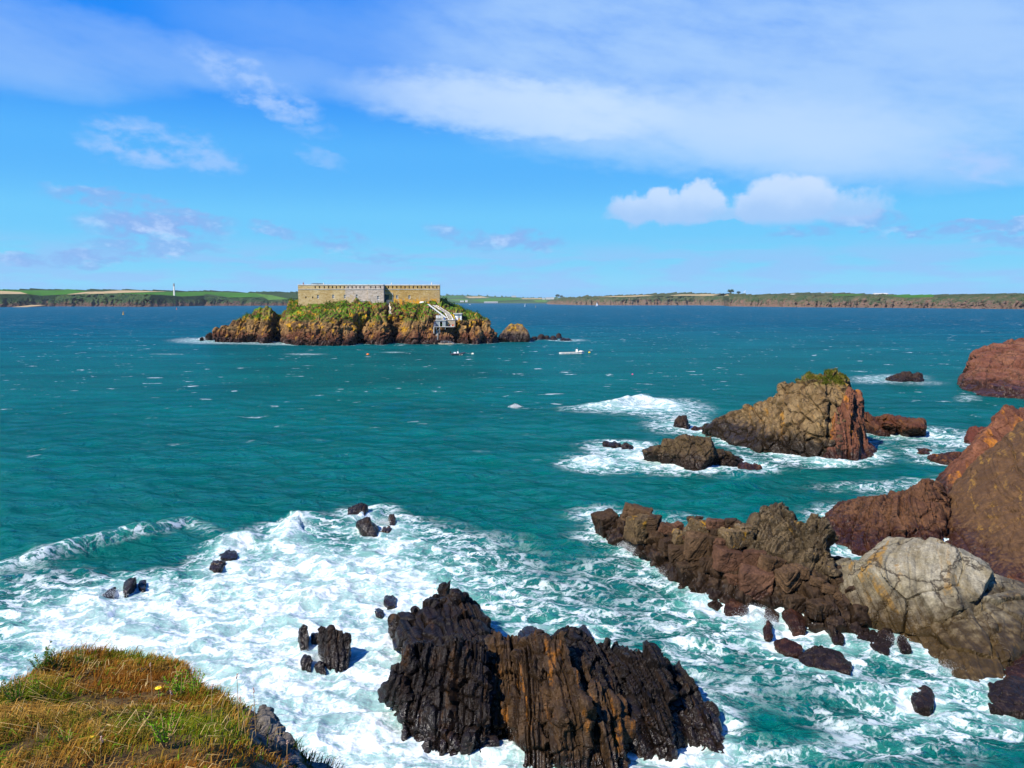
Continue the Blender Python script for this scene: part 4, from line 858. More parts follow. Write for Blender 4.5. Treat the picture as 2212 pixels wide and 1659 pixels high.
for i, b in enumerate(BL): loose(*b, seed=300 + i)
# stones in the channel in front of the spit
ch = 'stones in the channel by the spit'; wk = dict(amp=0.12, strata=(0.6, -0.4, 0.6), t=0.45, ledge=0.06, joint=0.03, cell=0.9, cellamp=0.05, crack=0.03)
def stone(pts, mat, lab, seed, c=cG, dY=1.2, back=1.6, vox=0.06): return simple(pts, mat, lab, seed, vox, back, dY, c, ch, dkw=wk)
stone([(882, 370), (930, 330), (985, 300), (1060, 312), (1130, 345), (1185, 400), (1180, 428), (1100, 418), (980, 396), (900, 385)], M_dk2, 'glossy wet ridge backed stone alone in the channel', 401, dY=2.2)
stone([(735, 270), (790, 252), (850, 265), (902, 300), (890, 326), (820, 320), (760, 290)], M_dkred, 'flat reddish stone awash beyond the glossy wet stone', 402)
stone([(1543, 585), (1570, 548), (1625, 540), (1668, 565), (1675, 610), (1650, 638), (1580, 632)], M_dk2, 'round dark stone alone in the channel near the bottom right', 403, dY=1.5)
stone([(2005, 556), (2060, 520), (2130, 496), (2215, 520), (2300, 560), (2260, 660), (2130, 620)], M_dk2, 'smooth black rock cut by the right edge', 404, dY=2.2, back=2.5)
stone([(2105, 480), (2130, 420), (2215, 372), (2330, 380), (2330, 480), (2215, 490)], M_dkred, 'dark red rock below the right end of the pale boulder', 405, dY=2.2, back=2.5)
stone([(672, 175), (700, 138), (718, 170), (720, 205), (695, 220)], M_dkred, 'small pointed dark red stone in surf by the spit', 406)
stone([(785, 90), (830, 50), (880, 85), (925, 140), (915, 182), (850, 170)], M_dkred, 'slanted dark red slab washed by surf at the spit', 407, dY=2)
stone([(1080, 225), (1110, 198), (1145, 225), (1140, 250), (1095, 248)], M_dk2, 'small dark stone in surf under the weedy boulder', 408)
stone([(1225, 215), (1250, 190), (1290, 195), (1300, 228), (1260, 234)], M_dk2, 'small dark stone left of the pair under the pale boulder', 409)
stone([(1300, 215), (1320, 203), (1350, 240), (1335, 252), (1310, 245)], M_dk2, 'narrow dark stone beside the foot of the pale boulder', 410)
stone([(1340, 195), (1385, 178), (1430, 195), (1440, 240), (1400, 266), (1355, 250)], M_dk2, 'domed dark stone at the foot of the pale boulder', 411)
stone([(1305, 262), (1360, 255), (1412, 275), (1405, 318), (1350, 310)], M_dk2, 'wet dark stone below the domed stone', 412)
stone([(1455, 240), (1480, 220), (1530, 255), (1540, 295), (1490, 300)], M_dk2, 'streaming wet stone right of the domed stone', 413)
stone([(438, 40), (480, 2), (540, 15), (572, 50), (565, 78), (480, 66)], M_dkred, 'dark red wet stone in the splash at the square slab', 414)
stone([(680, 70), (720, 55), (760, 90), (755, 112), (700, 100)], M_b1, 'ochre stone at the waterline below the square slab', 415)

# the black slate rock: slabs standing on edge
slate = thing('slate_rock', 'big black slate rock of upright slabs with an orange brown centre', 'rock', G(*cD(1250, 900)), group='black slate rocks in the surf')
kw = dict(amp=0.17, strata=(0.98, 0.12, -0.17), t=0.70, ledge=0.26, joint=0.28, cell=0.9, cellamp=0.20, crack=0.12, warp=0.16, smooth=1, cellwarp=.4, cross=.17, cross_t=1.7)
M_blk2 = rock_mat('brown slate', (0.042, 0.027, 0.016), (0.074, 0.045, 0.023), (0.018, 0.013, 0.010), strata=(0.98, 0.12, -0.17), s=1.9, wet=(0.018, 0.012, 0.009), wet_h=(0.1, 1.2), orange=(0.20, 0.085, 0.016), bump=0.9, rough=0.42, wet_rough=.22, wet_spec=.3)
def slab(base, crest, mat=M_black, seed=1, back=2.0, **k):
    adopt(slate, rock('slab', mat, [B(cD, base, crest, back=back)], 0.062, seed=seed, step=4, **dict(kw, **k)))
slab([(520, 640), (575, 705), (600, 660)], [(490, 485, 41.5), (520, 475, 41.6), (560, 470, 41.6), (575, 560, 40.6), (600, 610, 40)], seed=501, strata=(.93, .1, -.32), cell=1.2, cellamp=.36, ledge=.12, joint=.16, amp=.12, cellwarp=.25)
slab([(575, 705), (580, 792), (650, 795), (720, 740, 39)], [(555, 500, 41.5), (585, 420, 42), (660, 405, 42), (700, 520, 41), (725, 690, 39.2)], seed=502, strata=(.93, .1, -.32), cell=1.2, cellamp=.36, ledge=.12, joint=.16, amp=.12, cellwarp=.25)
slab([(650, 795), (760, 770, 38.9), (800, 770, 38.9)], [(585, 400, 42.0), (600, 350, 42.5), (700, 385, 42.1), (790, 318, 42.5), (830, 450, 41.1), (810, 690, 38.8)], seed=503, strata=(.93, .1, -.32), cell=1.2, cellamp=.36, ledge=.12, joint=.16, amp=.12, cellwarp=.25)
slab([(760, 780, 38.4), (880, 790, 38.0), (990, 800, 37.8)], [(740, 360, 42.1), (800, 322, 42.1), (850, 308, 42.1), (935, 330, 42.1), (985, 350, 41.7), (985, 520, 39.7), (1000, 700, 37.7)], seed=504, strata=(.95, .1, -.26), cellamp=.25, back=2.5)
slab([(870, 880), (960, 892), (990, 840)], [(890, 800, 37.2), (930, 780, 37.6), (980, 790, 37.4)], seed=505, strata=(.95, .1, -.26), cellamp=.25, back=1.2)
slab([(655, 795), (700, 850), (810, 865)], [(665, 790, 38.6), (730, 762, 38.6), (800, 790, 38.2), (830, 830, 37.6)], seed=506, strata=(.95, .1, -.26), cellamp=.25, back=1.2)
slab([(1010, 800), (1110, 805)], [(1005, 420, 42.1), (1000, 335, 43.5), (1050, 290, 43.9), (1100, 280, 44.0), (1160, 318, 43.5), (1120, 500, 41.1), (1110, 700, 38.9)], mat=M_blk2, seed=507, strata=(.98, .1, -.12), back=2.4)
slab([(1110, 810), (1150, 950), (1290, 962)], [(1090, 480, 40.8), (1130, 400, 41.8), (1175, 328, 42.6), (1238, 294, 42.8), (1275, 330, 42.2), (1270, 480, 40), (1180, 700, 37.8), (1280, 700, 37.6)], mat=M_blk2, seed=508, strata=(.98, .1, -.12), ledge=.15, joint=.22, back=2.2)
slab([(1270, 962), (1400, 972), (1480, 970)], [(1268, 330, 41.7), (1305, 290, 42.1), (1350, 292, 41.9), (1380, 360, 41.1), (1400, 500, 39.1), (1470, 640, 36.9), (1380, 720, 36.2)], mat=M_blk2, seed=509, strata=(.98, .1, .06), ledge=.15, joint=.22, back=2.2)
slab([(1450, 965), (1640, 965), (1655, 870)], [(1390, 380, 42.5), (1440, 420, 42.1), (1500, 520, 40.5), (1560, 560, 39.7), (1640, 640, 38.3), (1655, 760, 37.3), (1560, 700, 37.5)], mat=M_blk2, seed=510, strata=(.98, .1, .06), back=2.4)
slab([(1345, 420, 43), (1500, 430, 43)], [(1340, 262, 44.6), (1355, 248, 44.8), (1378, 250, 44.8), (1425, 305, 44.2), (1470, 320, 44), (1440, 420, 42.6)], seed=511, strata=(.94, .1, .26), cellamp=.28, back=2)
slab([(1560, 800, 37.5), (1680, 690, 39.6), (1740, 720, 39)], [(1430, 318, 44.4), (1550, 325, 44.6), (1640, 355, 44.4), (1700, 380, 44.0), (1700, 560, 41.4), (1560, 520, 41.0), (1440, 420, 42.4)], seed=512, strata=(.94, .1, .26), cellamp=.28, back=2.6)
slab([(1715, 835), (1800, 862), (1892, 878)], [(1650, 440, 41.8), (1700, 378, 42.8), (1790, 370, 42.8), (1842, 412, 42.2), (1880, 560, 40.0), (1890, 720, 38.0), (1730, 680, 38.4)], seed=513, strata=(.93, .1, .33), back=2.4)
slab([(1895, 770), (2000, 800), (2060, 830)], [(1850, 440, 42.9), (1892, 460, 42.9), (1950, 500, 42.5), (1998, 590, 41.3), (2010, 650, 40.5), (1900, 660, 39.7)], seed=514, strata=(.93, .1, .33), back=2.2)
slab([(2020, 800), (2090, 850), (2135, 885)], [(2000, 640, 40.2), (2035, 632, 40.4), (2062, 642, 40.4), (2092, 725, 39), (2134, 868, 37.4)], seed=515, strata=(.93, .1, .33), back=1.6)
back = thing('slate_rock', 'blocky black rock behind the left half of the big slate rock', 'rock', G(*cD(800, 400)), group='black slate rocks in the surf')
def slab2(base, crest, mat=M_black, seed=1, bk=2.0, **k):
    adopt(back, rock('slab', mat, [B(cD, base, crest, back=bk)], 0.068, seed=seed, step=4, **dict(kw, **k)))
slab2([(535, 300), (590, 380, 46), (640, 400, 45.5)], [(518, 212, 50.5), (560, 205, 50.6), (600, 212, 50.5), (620, 290, 48.4), (640, 320, 47.4)], seed=521, strata=(.85, .3, -.42), cell=1.5, cellamp=.42, crack=.16, ledge=.07, joint=.10, amp=.09, cross=.10, cellwarp=.2, t=1.1, bk=1.5)
slab2([(590, 390, 45.8), (720, 400, 45.2)], [(598, 200, 50.6), (620, 160, 51), (660, 145, 51.2), (720, 150, 51), (770, 190, 50.4), (740, 300, 48)], seed=522, strata=(.85, .3, -.42), cell=1.5, cellamp=.42, crack=.16, ledge=.07, joint=.10, amp=.09, cross=.10, cellwarp=.2, t=1.1)
slab2([(720, 400, 45.2), (840, 340, 46.4)], [(700, 150, 51), (722, 122, 51.3), (780, 130, 51), (822, 98, 51.2), (840, 200, 49.6), (850, 300, 47.4)], seed=523, strata=(.85, .3, -.42), cell=1.5, cellamp=.42, crack=.16, ledge=.07, joint=.10, amp=.09, cross=.10, cellwarp=.2, t=1.1)
slab2([(830, 340, 46.4), (960, 338, 46.6)], [(800, 130, 51), (830, 98, 51.2), (878, 93, 51.2), (930, 140, 50.8), (990, 218, 50), (1000, 270, 48.6), (985, 320, 47)], mat=M_black, seed=524, strata=(.85, .3, .42), cell=1.4, cellamp=.42, crack=.16, ledge=.07, joint=.10, amp=.09, cross=.10, cellwarp=.2, t=1.1)
slab2([(715, 125, 53), (800, 110, 53)], [(722, 122, 53.4), (745, 85, 53.8), (770, 55, 54), (806, 68, 54), (800, 105, 53.4)], seed=525, bk=1.2)
# the small plate rock
plates = thing('slate_rock', 'small rock of six upright black plates standing in white foam', 'rock', G(*cD(180, 480)), group='black slate rocks in the surf')
for i, (b, cr) in enumerate([
    ([(68, 360), (100, 362)], [(60, 290), (65, 250), (82, 240), (98, 248), (103, 300)]), ([(75, 470), (118, 478)], [(72, 430), (85, 402), (110, 408), (122, 440)]),
    ([(120, 320), (165, 335)], [(115, 300), (125, 288), (150, 290), (160, 300)]),
    ([(135, 470), (190, 482)], [(140, 450), (160, 430), (180, 440)]),
    ([(165, 400), (210, 472)], [(150, 262), (165, 246), (190, 250), (208, 300)]), ([(195, 460), (245, 476)], [(192, 262), (210, 248), (226, 256), (240, 310), (246, 380)]),
    ([(235, 472), (275, 472)], [(228, 280), (245, 266), (268, 272), (275, 330), (276, 420)]), ([(265, 468), (290, 455)], [(268, 290), (285, 284), (306, 296), (305, 360), (294, 430)])]):
    Yb = G(*cD(0, max(q[1] for q in b))).y
    lo = max(q[1] for q in b)
    adopt(plates, rock('plate', M_black, [B(cD, b, [(x, y, Yb + (lo - y) * .0075) for x, y in cr], back=1.0)], 0.05, seed=540 + i, step=3, amp=0.08, strata=(0.97, 0.1, -0.22), t=0.22, ledge=0.05, joint=0.04, cell=0.8, cellamp=0.05, crack=0.03, smooth=1))
sl = 'black slate rocks in the surf'; dk3 = dict(kw, amp=.06, t=.4, ledge=.06, joint=.05, cellamp=.05, crack=.03, cross=.03, strata=(.9, .1, -.4))
def awash(pts, lab, seed, c=cE, mat=M_black, dY=1.2, vox=0.07, back=1.5): return simple(pts, mat, lab, seed, vox, back, dY, c, sl, dkw=dk3)
awash([(1812, 160), (1815, 105), (1850, 95), (1880, 82), (1910, 84), (1914, 140), (1890, 165), (1850, 170)], 'upright black block, top of the rock cluster in open water', 551, dY=2.2)
awash([(1860, 180), (1890, 165), (1910, 148), (1930, 190), (1968, 215), (1965, 248), (1920, 246), (1880, 230)], 'leaning black slab below the upright block in open water', 552, dY=1.6)
awash([(2022, 180), (2028, 142), (2050, 138), (2058, 170), (2054, 196), (2030, 198)], 'small brown pillar of the rock cluster in open water', 553, mat=M_blk2)
awash([(1970, 226), (2000, 215), (2025, 205), (2040, 215), (2020, 230), (1990, 232)], 'flat brown rock awash under the small pillar', 554, mat=M_blk2)
awash([(640, 552), (648, 510), (670, 474), (705, 468), (704, 490), (680, 530), (660, 552)], 'slanted black slab alone in the left surf', 555)
awash([(725, 515), (735, 498), (758, 498), (756, 520), (735, 526)], 'small dark stone right of the slanted slab in the left surf', 556)
awash([(542, 580), (570, 550), (600, 540), (590, 565), (560, 586)], 'dark rock awash left of the slanted slab', 557)
awash([(1092, 425), (1110, 395), (1150, 385), (1172, 400), (1150, 428), (1110, 432)], 'brown rock breaking through a wave in the left surf', 558, mat=M_blk2)
awash([(1140, 350), (1180, 338), (1230, 336), (1240, 360), (1200, 372), (1150, 368)], 'dark ledge under the white crest of a breaking wave', 559)
awash([(475, 128), (490, 112), (520, 115), (535, 128), (530, 148), (490, 152)], 'small dark stone behind the blocky black rock', 560, c=cD)
awash([(430, 182), (445, 178), (470, 192), (462, 204), (440, 196)], 'tiny dark stone in foam left of the blocky black rock', 561, c=cD)
awash([(1140, 300), (1165, 278), (1215, 274), (1240, 290), (1225, 318), (1170, 322)], 'rounded wet stone behind the big slate rock', 562, c=cD)
awash([(1428, 300), (1440, 262), (1462, 262), (1490, 310), (1494, 328), (1440, 326)], 'pointed black stone behind the big slate rock', 563, c=cD)
# ------------------------------------------------------------------ the sea
def Yg(v): return G(512, v).y
FOAM = [  # foam fields: centre and half sizes as seen (overview pixels), strength
    (110, 1310, 260, 70, .55), (60, 1440, 220, 70, .75), (330, 1350, 240, 60, .85), (620, 1270, 230, 75, .95), (470, 1440, 300, 75, .9), (700, 1400, 230, 80, .9), (560, 1560, 240, 80, .75),
    (740, 1240, 160, 60, .65), (900, 1300, 140, 60, .55), (720, 1600, 240, 80, .9), (640, 1160, 60, 28, .55), (960, 1190, 160, 50, .40), (1120, 1300, 150, 90, .40), (880, 1170, 90, 30, .3),
    (820, 1640, 240, 40, .6), (1080, 1640, 60, 40, .9), (1000, 1600, 60, 50, .6), (1420, 1650, 130, 50, .9), (1540, 1625, 60, 40, .7), (1000, 1440, 60, 60, .3),
    (1320, 1230, 80, 50, .40), (1420, 1300, 110, 55, .42), (1580, 1320, 110, 60, .42), (1500, 1400, 70, 36, .75), (1700, 1310, 120, 50, .65), (1640, 1280, 40, 40, .6), (1430, 1360, 70, 40, .4),
    (1820, 1360, 130, 40, .55), (1930, 1400, 130, 40, .60), (2020, 1450, 90, 36, .55), (2120, 1490, 80, 30, .6), (1790, 1540, 90, 40, .65), (1620, 1480, 90, 50, .35), (1900, 1580, 120, 50, .45),
    (2060, 1600, 120, 60, .6), (2190, 1560, 50, 40, .5), (1820, 1640, 170, 40, .55), (1680, 1640, 90, 30, .4), (1900, 1500, 70, 36, .4), (1560, 1560, 50, 60, .3),
    (1420, 876, 90, 14, .95), (1350, 884, 120, 8, .5), (1470, 915, 70, 18, .7), (1285, 1003, 60, 12, .85), (1370, 985, 120, 24, .55), (1470, 1010, 90, 16, .5), (1340, 960, 60, 10, .4),
    (1890, 820, 60, 8, .6), (1950, 815, 60, 7, .5), (2000, 828, 60, 6, .3), (1935, 925, 45, 16, .95), (2040, 945, 70, 20, .5), (2090, 860, 30, 8, .5), (1700, 990, 120, 12, .45), (1800, 1000, 100, 10, .4),
    (1850, 1050, 120, 14, .4), (1950, 1060, 80, 16, .3), (1480, 1120, 60, 14, .6), (1380, 1120, 60, 12, .4), (1840, 1190, 30, 26, .6), (1113, 878, 9, 4, 1.1),
    (430, 735, 60, 5, .7), (520, 740, 90, 3, .5), (660, 765, 50, 2.2, .45), (850, 761, 30, 1.6, .5), (360, 765, 50, 2, .35), (1230, 735, 40, 3, .5), (600, 744, 60, 2, .4), (760, 742, 50, 1.6, .4),
    # calmer dark water showing through
    (330, 1205, 120, 26, -.35), (240, 1410, 70, 20, -.45), (40, 1400, 80, 26, -.3), (90, 1470, 60, 30, -.3), (1180, 1250, 40, 24, -.15), (160, 1300, 90, 18, -.3), (620, 1530, 60, 26, -.30), (560, 1500, 50, 20, -.25), (1520, 1480, 50, 30, -.3), (1700, 1570, 80, 26, -.25)]
CRESTS = [  # breaking waves: crest line (crop, points), height, half width, foam
    (cE, [(-200, 430), (150, 380), (480, 300), (800, 240), (980, 185), (1170, 262)], 1.05, 1.2, .42), (cE, [(1440, 300), (1500, 230), (1560, 168), (1625, 215)], 0.95, 1.3, .9),
    (cE, [(1170, 340), (1240, 282), (1340, 296)], 1.0, 1.3, 1.0), (cE, [(480, 640), (470, 590), (560, 530)], 0.5, .8, .4), (cA, [(110, 388), (300, 378), (420, 360), (500, 362), (580, 392)], 1.5, 2.0, 1.0),
    (cA, [(90, 648), (170, 640), (330, 655)], 0.8, 1.6, .8), (cE, [(1700, 230), (1830, 180), (2000, 120), (2150, 150)], .5, 1.0, .25), (cB, [(900, 880), (1060, 800), (1200, 790)], .5, .9, .6), (cE, [(1500, 620), (1700, 540), (2000, 500)], .4, 1.2, .4)]
def make_water():
    vs = np.concatenate([np.array([2200, 1500, 1100, 900]), np.arange(830, 420, -0.95), np.arange(420, 306, -0.85), np.arange(306, 301.7, -0.4)])
    dn = np.array([-px(512, v)[2] / px(512, v)[1] for v in vs]); r = EYE / dn
    r = np.concatenate([r, [20000, 40000]])
    us = np.concatenate([[-2600, -1200, -600, -300], np.arange(-70, 1095, 1.3), [1320, 1620, 2220, 3600]]); th = np.arctan((us - 512) / FOC)
    nr, nt = len(r), len(th)
    RR, TT = np.meshgrid(r, th, indexing='ij'); X = (RR * np.sin(TT)).ravel(); Yv = (RR * np.cos(TT)).ravel(); Rr = RR.ravel()
    dr = np.abs(np.gradient(r)); DR = np.repeat(dr, nt); P3_ = np.stack([X, Yv, np.zeros_like(X)], 1)
    # foam density
    F = np.zeros(len(X))
    near = Rr < 1300
    for x, y, rx, ry, s in FOAM:
        c = G(*O(x, y)); a = G(*O(x + rx, y)) - c; b = G(*O(x, y - ry)) - c if O(x, y - ry)[1] > 303 else Vector((0, 100, 0))
        det = a.x * b.y - a.y * b.x; dx, dy = X - c.x, Yv - c.y
        p = (dx * b.y - dy * b.x) / det; q = (a.x * dy - a.y * dx) / det
        F += s * (0.52 if x > 1250 and s > 0 and y > 1100 else 1.2 if y > 1100 and s > 0 else 1.0) * np.exp(-(p * p + q * q) * 0.9)
    pz = np.stack([X * .07, Yv * .13, X * 0], 1); F = np.where(F > 0, F * (0.70 + 0.62 * fbm(pz, 3, 91)), F)     # patches of thicker and thinner foam
    H = np.zeros(len(X)); CR = np.zeros(len(X))
    idx = np.flatnonzero(Rr < 200)
    for c, pts, h, w, fo in CRESTS:
        pl = [G(*c(*p)) for p in pts]; D = np.full(len(idx), 1e9); T = np.zeros(len(idx)); n = len(pl) - 1; S = np.zeros(len(idx))
        for i in range(n):
            a, b = pl[i], pl[i + 1]; ex, ey = b.x - a.x, b.y - a.y; L2 = ex * ex + ey * ey
            t = np.clip(((X[idx] - a.x) * ex + (Yv[idx] - a.y) * ey) / L2, 0, 1); ddx, ddy = X[idx] - a.x - t * ex, Yv[idx] - a.y - t * ey; d = np.hypot(ddx, ddy)
            m = d < D; D = np.where(m, d, D); T = np.where(m, (i + t) / n, T); S = np.where(m, np.sign(ddy), S)
        env = np.sin(np.pi * np.clip(T, 0.02, .98)) ** 0.6
        ww = np.where(S > 0, w * 1.8, w * 0.8)
        nz = 0.6 + 0.8 * fbm(P3_[idx] * 0.45, 3, 77)
        g = np.exp(-(D / ww) ** 2) * env; H[idx] += h * g * nz; F[idx] += fo * np.exp(-((D) / (w * 1.0)) ** 2) * env
        # spilled foam trails on the near side
        F[idx] += np.where(S < 0, fo * 0.45 * np.exp(-(D / (w * 3)) ** 2) * env, 0); CR[idx] = np.maximum(CR[idx], g * (1 if fo < .5 else .4))
    # foam collects where rock meets water
    kd = kdtree.KDTree(len(SHORE)); rs = random.Random(3)
    for i, p in enumerate(SHORE): kd.insert((p[0], p[1], 0), i)
    kd.balance(); sel = np.flatnonzero((Rr < 470) & (X > -130) & (X < 95)); D = np.full(len(X), 99.0)
    find = kd.find
    D[sel] = [find((x, y, 0))[2] for x, y in zip(X[sel].tolist(), Yv[sel].tolist())]
    shn = fbm(P3_[sel] * 0.22, 3, 5); far = sstep(150, 380, Rr[sel])
    F[sel] += (0.75 * np.exp(-D[sel] / (0.7 + 1.1 * shn)) + 0.30 * np.exp(-D[sel] / 2.6) * sstep(.3, .6, shn)) * (1 - 0.45 * far)
    # wind sea
    rng = np.random.default_rng(12); Z = np.zeros(len(X)); OX = np.zeros(len(X)); OY = np.zeros(len(X))
    for k in range(46):
        lam = 1.2 * (9.0 ** (rng.random() ** 1.1)); ang = math.radians(-100 + rng.normal(0, 30)); kx, ky = math.cos(ang), math.sin(ang)
        amp = 0.0210 * lam ** 0.55 * rng.uniform(.5, 1.2); ph = rng.random() * 6.283
        att = sstep(2.2, 5.0, lam / DR); 
        ar = 2 * np.pi / lam * (kx * X + ky * Yv) + ph; s, c = np.sin(ar), np.cos(ar)
        Z += amp * att * c; OX -= amp * att * 0.9 * kx * s; OY -= amp * att * 0.9 * ky * s
    patch = 0.65 + 0.7 * fbm(P3_ * 0.02, 2, 8)
    calm = 1 - 0.35 * np.clip(F, 0, 1)
    turb = np.zeros(len(X)); tid = np.flatnonzero((Rr < 160) & (F > 0.08)); turb[tid] = (fbm(P3_[tid] * 0.55, 4, 21, .55, True) - 0.66) * 0.45 * np.clip(F[tid], 0, 1.1)
    Z = Z * patch * calm + H + turb
    V = np.stack([X + OX * patch * calm, Yv + OY * patch * calm, Z], 1)
    i, j = np.meshgrid(np.arange(nr - 1), np.arange(nt - 1), indexing='ij'); q = (i * nt + j).ravel()
    faces = np.stack([q, q + 1, q + nt + 1, q + nt], 1)
    me = np_mesh('water', V, faces[:, ::-1] if False else faces, True)
    attr(me, 'foam', np.clip(F, -0.5, 1.6)); attr(me, 'crest', np.clip(CR + np.clip(Z - .35, 0, 1) * .8, 0, 1.2)); attr(me, 'shore', D)
    return me
def water_mat():
    m_, N = new_mat('sea water'); g = N.n('ShaderNodeNewGeometry'); pos = g.outputs['Position']; X, Y, Z = N.sep(pos)
    p2 = N.comb(X, Y, 0.0)
    F = N.n('ShaderNodeAttribute', attribute_name='foam').outputs['Fac']; C = N.n('ShaderNodeAttribute', attribute_name='crest').outputs['Fac']
    dist = N.vm('LENGTH', p2, None, 1)
    # body colour: sandy green near the shore, deeper blue out in the haven
    farm = N.step(dist, 140.0, 900.0)
    col = N.mix(farm, (0.0002, 0.082, 0.069), (0.0001, 0.060, 0.098))
    lown = N.noise(N.comb(N.m('MULTIPLY', X, 0.55), Y, 0.0), 0.035, 4, 0.6)
    col = N.mix(1.0, col, N.comb(*(N.lin(lown, 0.3, 0.7, 0.74, 1.26),) * 3), 'MULTIPLY')
    warp = N.scale(N.vm('SUBTRACT', N.noise(p2, 0.30, 4, 0.6, out=1), (0.5, 0.5, 0.5)), 4.2)
    warp2 = N.scale(N.vm('SUBTRACT', N.noise(p2, 1.4, 4, 0.62, out=1), (0.5, 0.5, 0.5)), 0.9)
    q = N.vm('ADD', N.vm('ADD', p2, warp), warp2)
    qs = N.vm('MULTIPLY', q, (0.72, 1.15, 1.0))
    blot = N.noise(qs, 0.30, 6, 0.58)
    blot2 = N.noise(N.vm('MULTIPLY', q, (0.6, 1.25, 1.0)), 1.15, 7, 0.68)
    blot3 = N.noise(N.vm('MULTIPLY', q, (0.7, 1.15, 1.0)), 3.8, 6, 0.72)
    def lace(scale, w):
        d = N.voro(qs, scale, 'DISTANCE_TO_EDGE'); return N.m('SUBTRACT', 1.0, N.step(d, 0.0, w))
    l1, l2, l3 = lace(0.42, 0.20), lace(1.0, 0.22), lace(2.3, 0.25)
    aer = N.step(N.m('ADD', F, N.m('MULTIPLY', N.m('SUBTRACT', blot, .5), 0.9)), 0.20, 1.10)       # bubbles under the surface
    col = N.mix(N.m('MULTIPLY', aer, 0.85), col, (0.055, 0.25, 0.20))
    col = N.mix(N.m('MULTIPLY', N.step(C, 0.15, 1.0), 0.55), col, (0.003, 0.12, 0.085))
    lacy = N.m('ADD', N.m('MULTIPLY', l1, 0.45), N.m('ADD', N.m('MULTIPLY', l2, 0.35), N.m('MULTIPLY', l3, 0.22)))
    pat = N.m('ADD', N.m('MULTIPLY', blot, 0.72), N.m('ADD', N.m('MULTIPLY', blot2, 0.26), N.m('ADD', N.m('MULTIPLY', lacy, 0.26), N.m('MULTIPLY', N.m('SUBTRACT', blot3, 0.5), 0.34))))     # about 0.25 .. 1.0
    thr = N.lin(F, 0.0, 1.25, 0.99, 0.46)
    foam = N.step(pat, N.m('SUBTRACT', thr, 0.035), N.m('ADD', thr, 0.29))
    thin = N.m('MULTIPLY', N.m('MULTIPLY', N.step(lacy, 0.30, 0.72), N.step(F, 0.10, 0.55)), N.m('MULTIPLY', N.step(blot2, 0.36, 0.56), 0.75))
    foam = N.m('MAXIMUM', foam, thin)
    milk = N.m('MULTIPLY', N.step(N.m('ADD', F, N.m('MULTIPLY', N.m('SUBTRACT', blot, .5), 0.9)), 0.62, 1.45), 0.36)       # thin milky froth between the thick foam
    foam = N.m('MAXIMUM', foam, milk)
    # white caps of the open water
    cap = N.noise(N.comb(N.m('MULTIPLY', X, 0.15), N.m('ADD', N.m('MULTIPLY', Y, 0.24), N.m('MULTIPLY', X, -0.02)), 2.0), 1.0, 3, 0.5)
    cap2 = N.noise(N.comb(N.m('MULTIPLY', X, 0.55), N.m('MULTIPLY', Y, 0.8), 5.0), 1.0, 5, 0.7)
    capf = N.noise(N.comb(N.m('MULTIPLY', X, 0.030), N.m('MULTIPLY', Y, 0.030), 9.0), 1.0, 3, 0.5)
    capf2 = N.noise(N.comb(N.m('MULTIPLY', X, 0.16), N.m('MULTIPLY', Y, 0.16), 4.0), 1.0, 4, 0.65)
    cm = N.m('MULTIPLY', N.step(N.m('ADD', N.m('MULTIPLY', cap, 0.65), N.m('MULTIPLY', cap2, 0.35)), 0.61, 0.67), N.m('MULTIPLY', N.m('MULTIPLY', N.step(dist, 80.0, 260.0), N.step(capf, 0.34, 0.60)), N.m('SUBTRACT', 1.0, N.step(dist, 900.0, 2400.0))))
    cf = N.m('MULTIPLY', N.m('MULTIPLY', N.step(N.m('ADD', N.m('MULTIPLY', capf2, .7), N.m('MULTIPLY', capf, .3)), 0.60, 0.66), 0.85), N.step(dist, 500.0, 1100.0))
    foam = N.m('MAXIMUM', foam, N.m('MAXIMUM', cm, cf))
    # ripples
    w1 = N.noise(N.comb(N.m('MULTIPLY', X, 0.55), Y, 0.0), 0.42, 6, 0.62, 0.5)
    w1 = N.m('SUBTRACT', 1.0, N.m('ABSOLUTE', N.m('MULTIPLY', N.m('SUBTRACT', w1, 0.5), 4.0)))      # sharp little crests
    w2 = N.noise(N.comb(N.m('MULTIPLY', X, 0.6), Y, 3.0), 2.4, 5, 0.62, 0.3)
    w3 = N.noise(N.comb(N.m('MULTIPLY', X, 0.5), Y, 6.0), 0.16, 4, 0.6, 0.4)
    rip = N.m('ADD', N.m('MULTIPLY', w1, 0.46), N.m('ADD', N.m('MULTIPLY', w2, 0.30), N.m('MULTIPLY', w3, N.m('MULTIPLY', farm, 2.2))))
    bp = N.n('ShaderNodeBump', {'Strength': 1.0, 'Distance': 1.0, 'Height': rip})
    # a rough sea mirrors less of the low sky than a flat one: wave faces tilt towards the eye
    fr = N.n('ShaderNodeFresnel', {'IOR': 1.33, 'Normal': bp.outputs[0]}).outputs[0]
    fr = N.m('MINIMUM', N.m('MULTIPLY', fr, N.lin(farm, 0, 1, 0.62, 0.24)), N.lin(farm, 0, 1, 0.50, 0.15))
    wd = N.n('ShaderNodeBsdfDiffuse', {'Color': col, 'Normal': bp.outputs[0]})
    wg = N.n('ShaderNodeBsdfGlossy', {'Color': (.45, .78, 1, 1), 'Roughness': N.lin(farm, 0, 1, 0.12, 0.30), 'Normal': bp.outputs[0]})
    wb = N.n('ShaderNodeMixShader', {0: fr, 1: wd.outputs[0], 2: wg.outputs[0]})
    fb = N.n('ShaderNodeBump', {'Strength': 0.4, 'Distance': 0.22, 'Height': N.m('ADD', N.m('MULTIPLY', foam, 0.6), blot2)})
    fcol = N.mix(N.step(blot2, 0.35, 0.6), (0.42, 0.50, 0.50), (0.66, 0.69, 0.69))
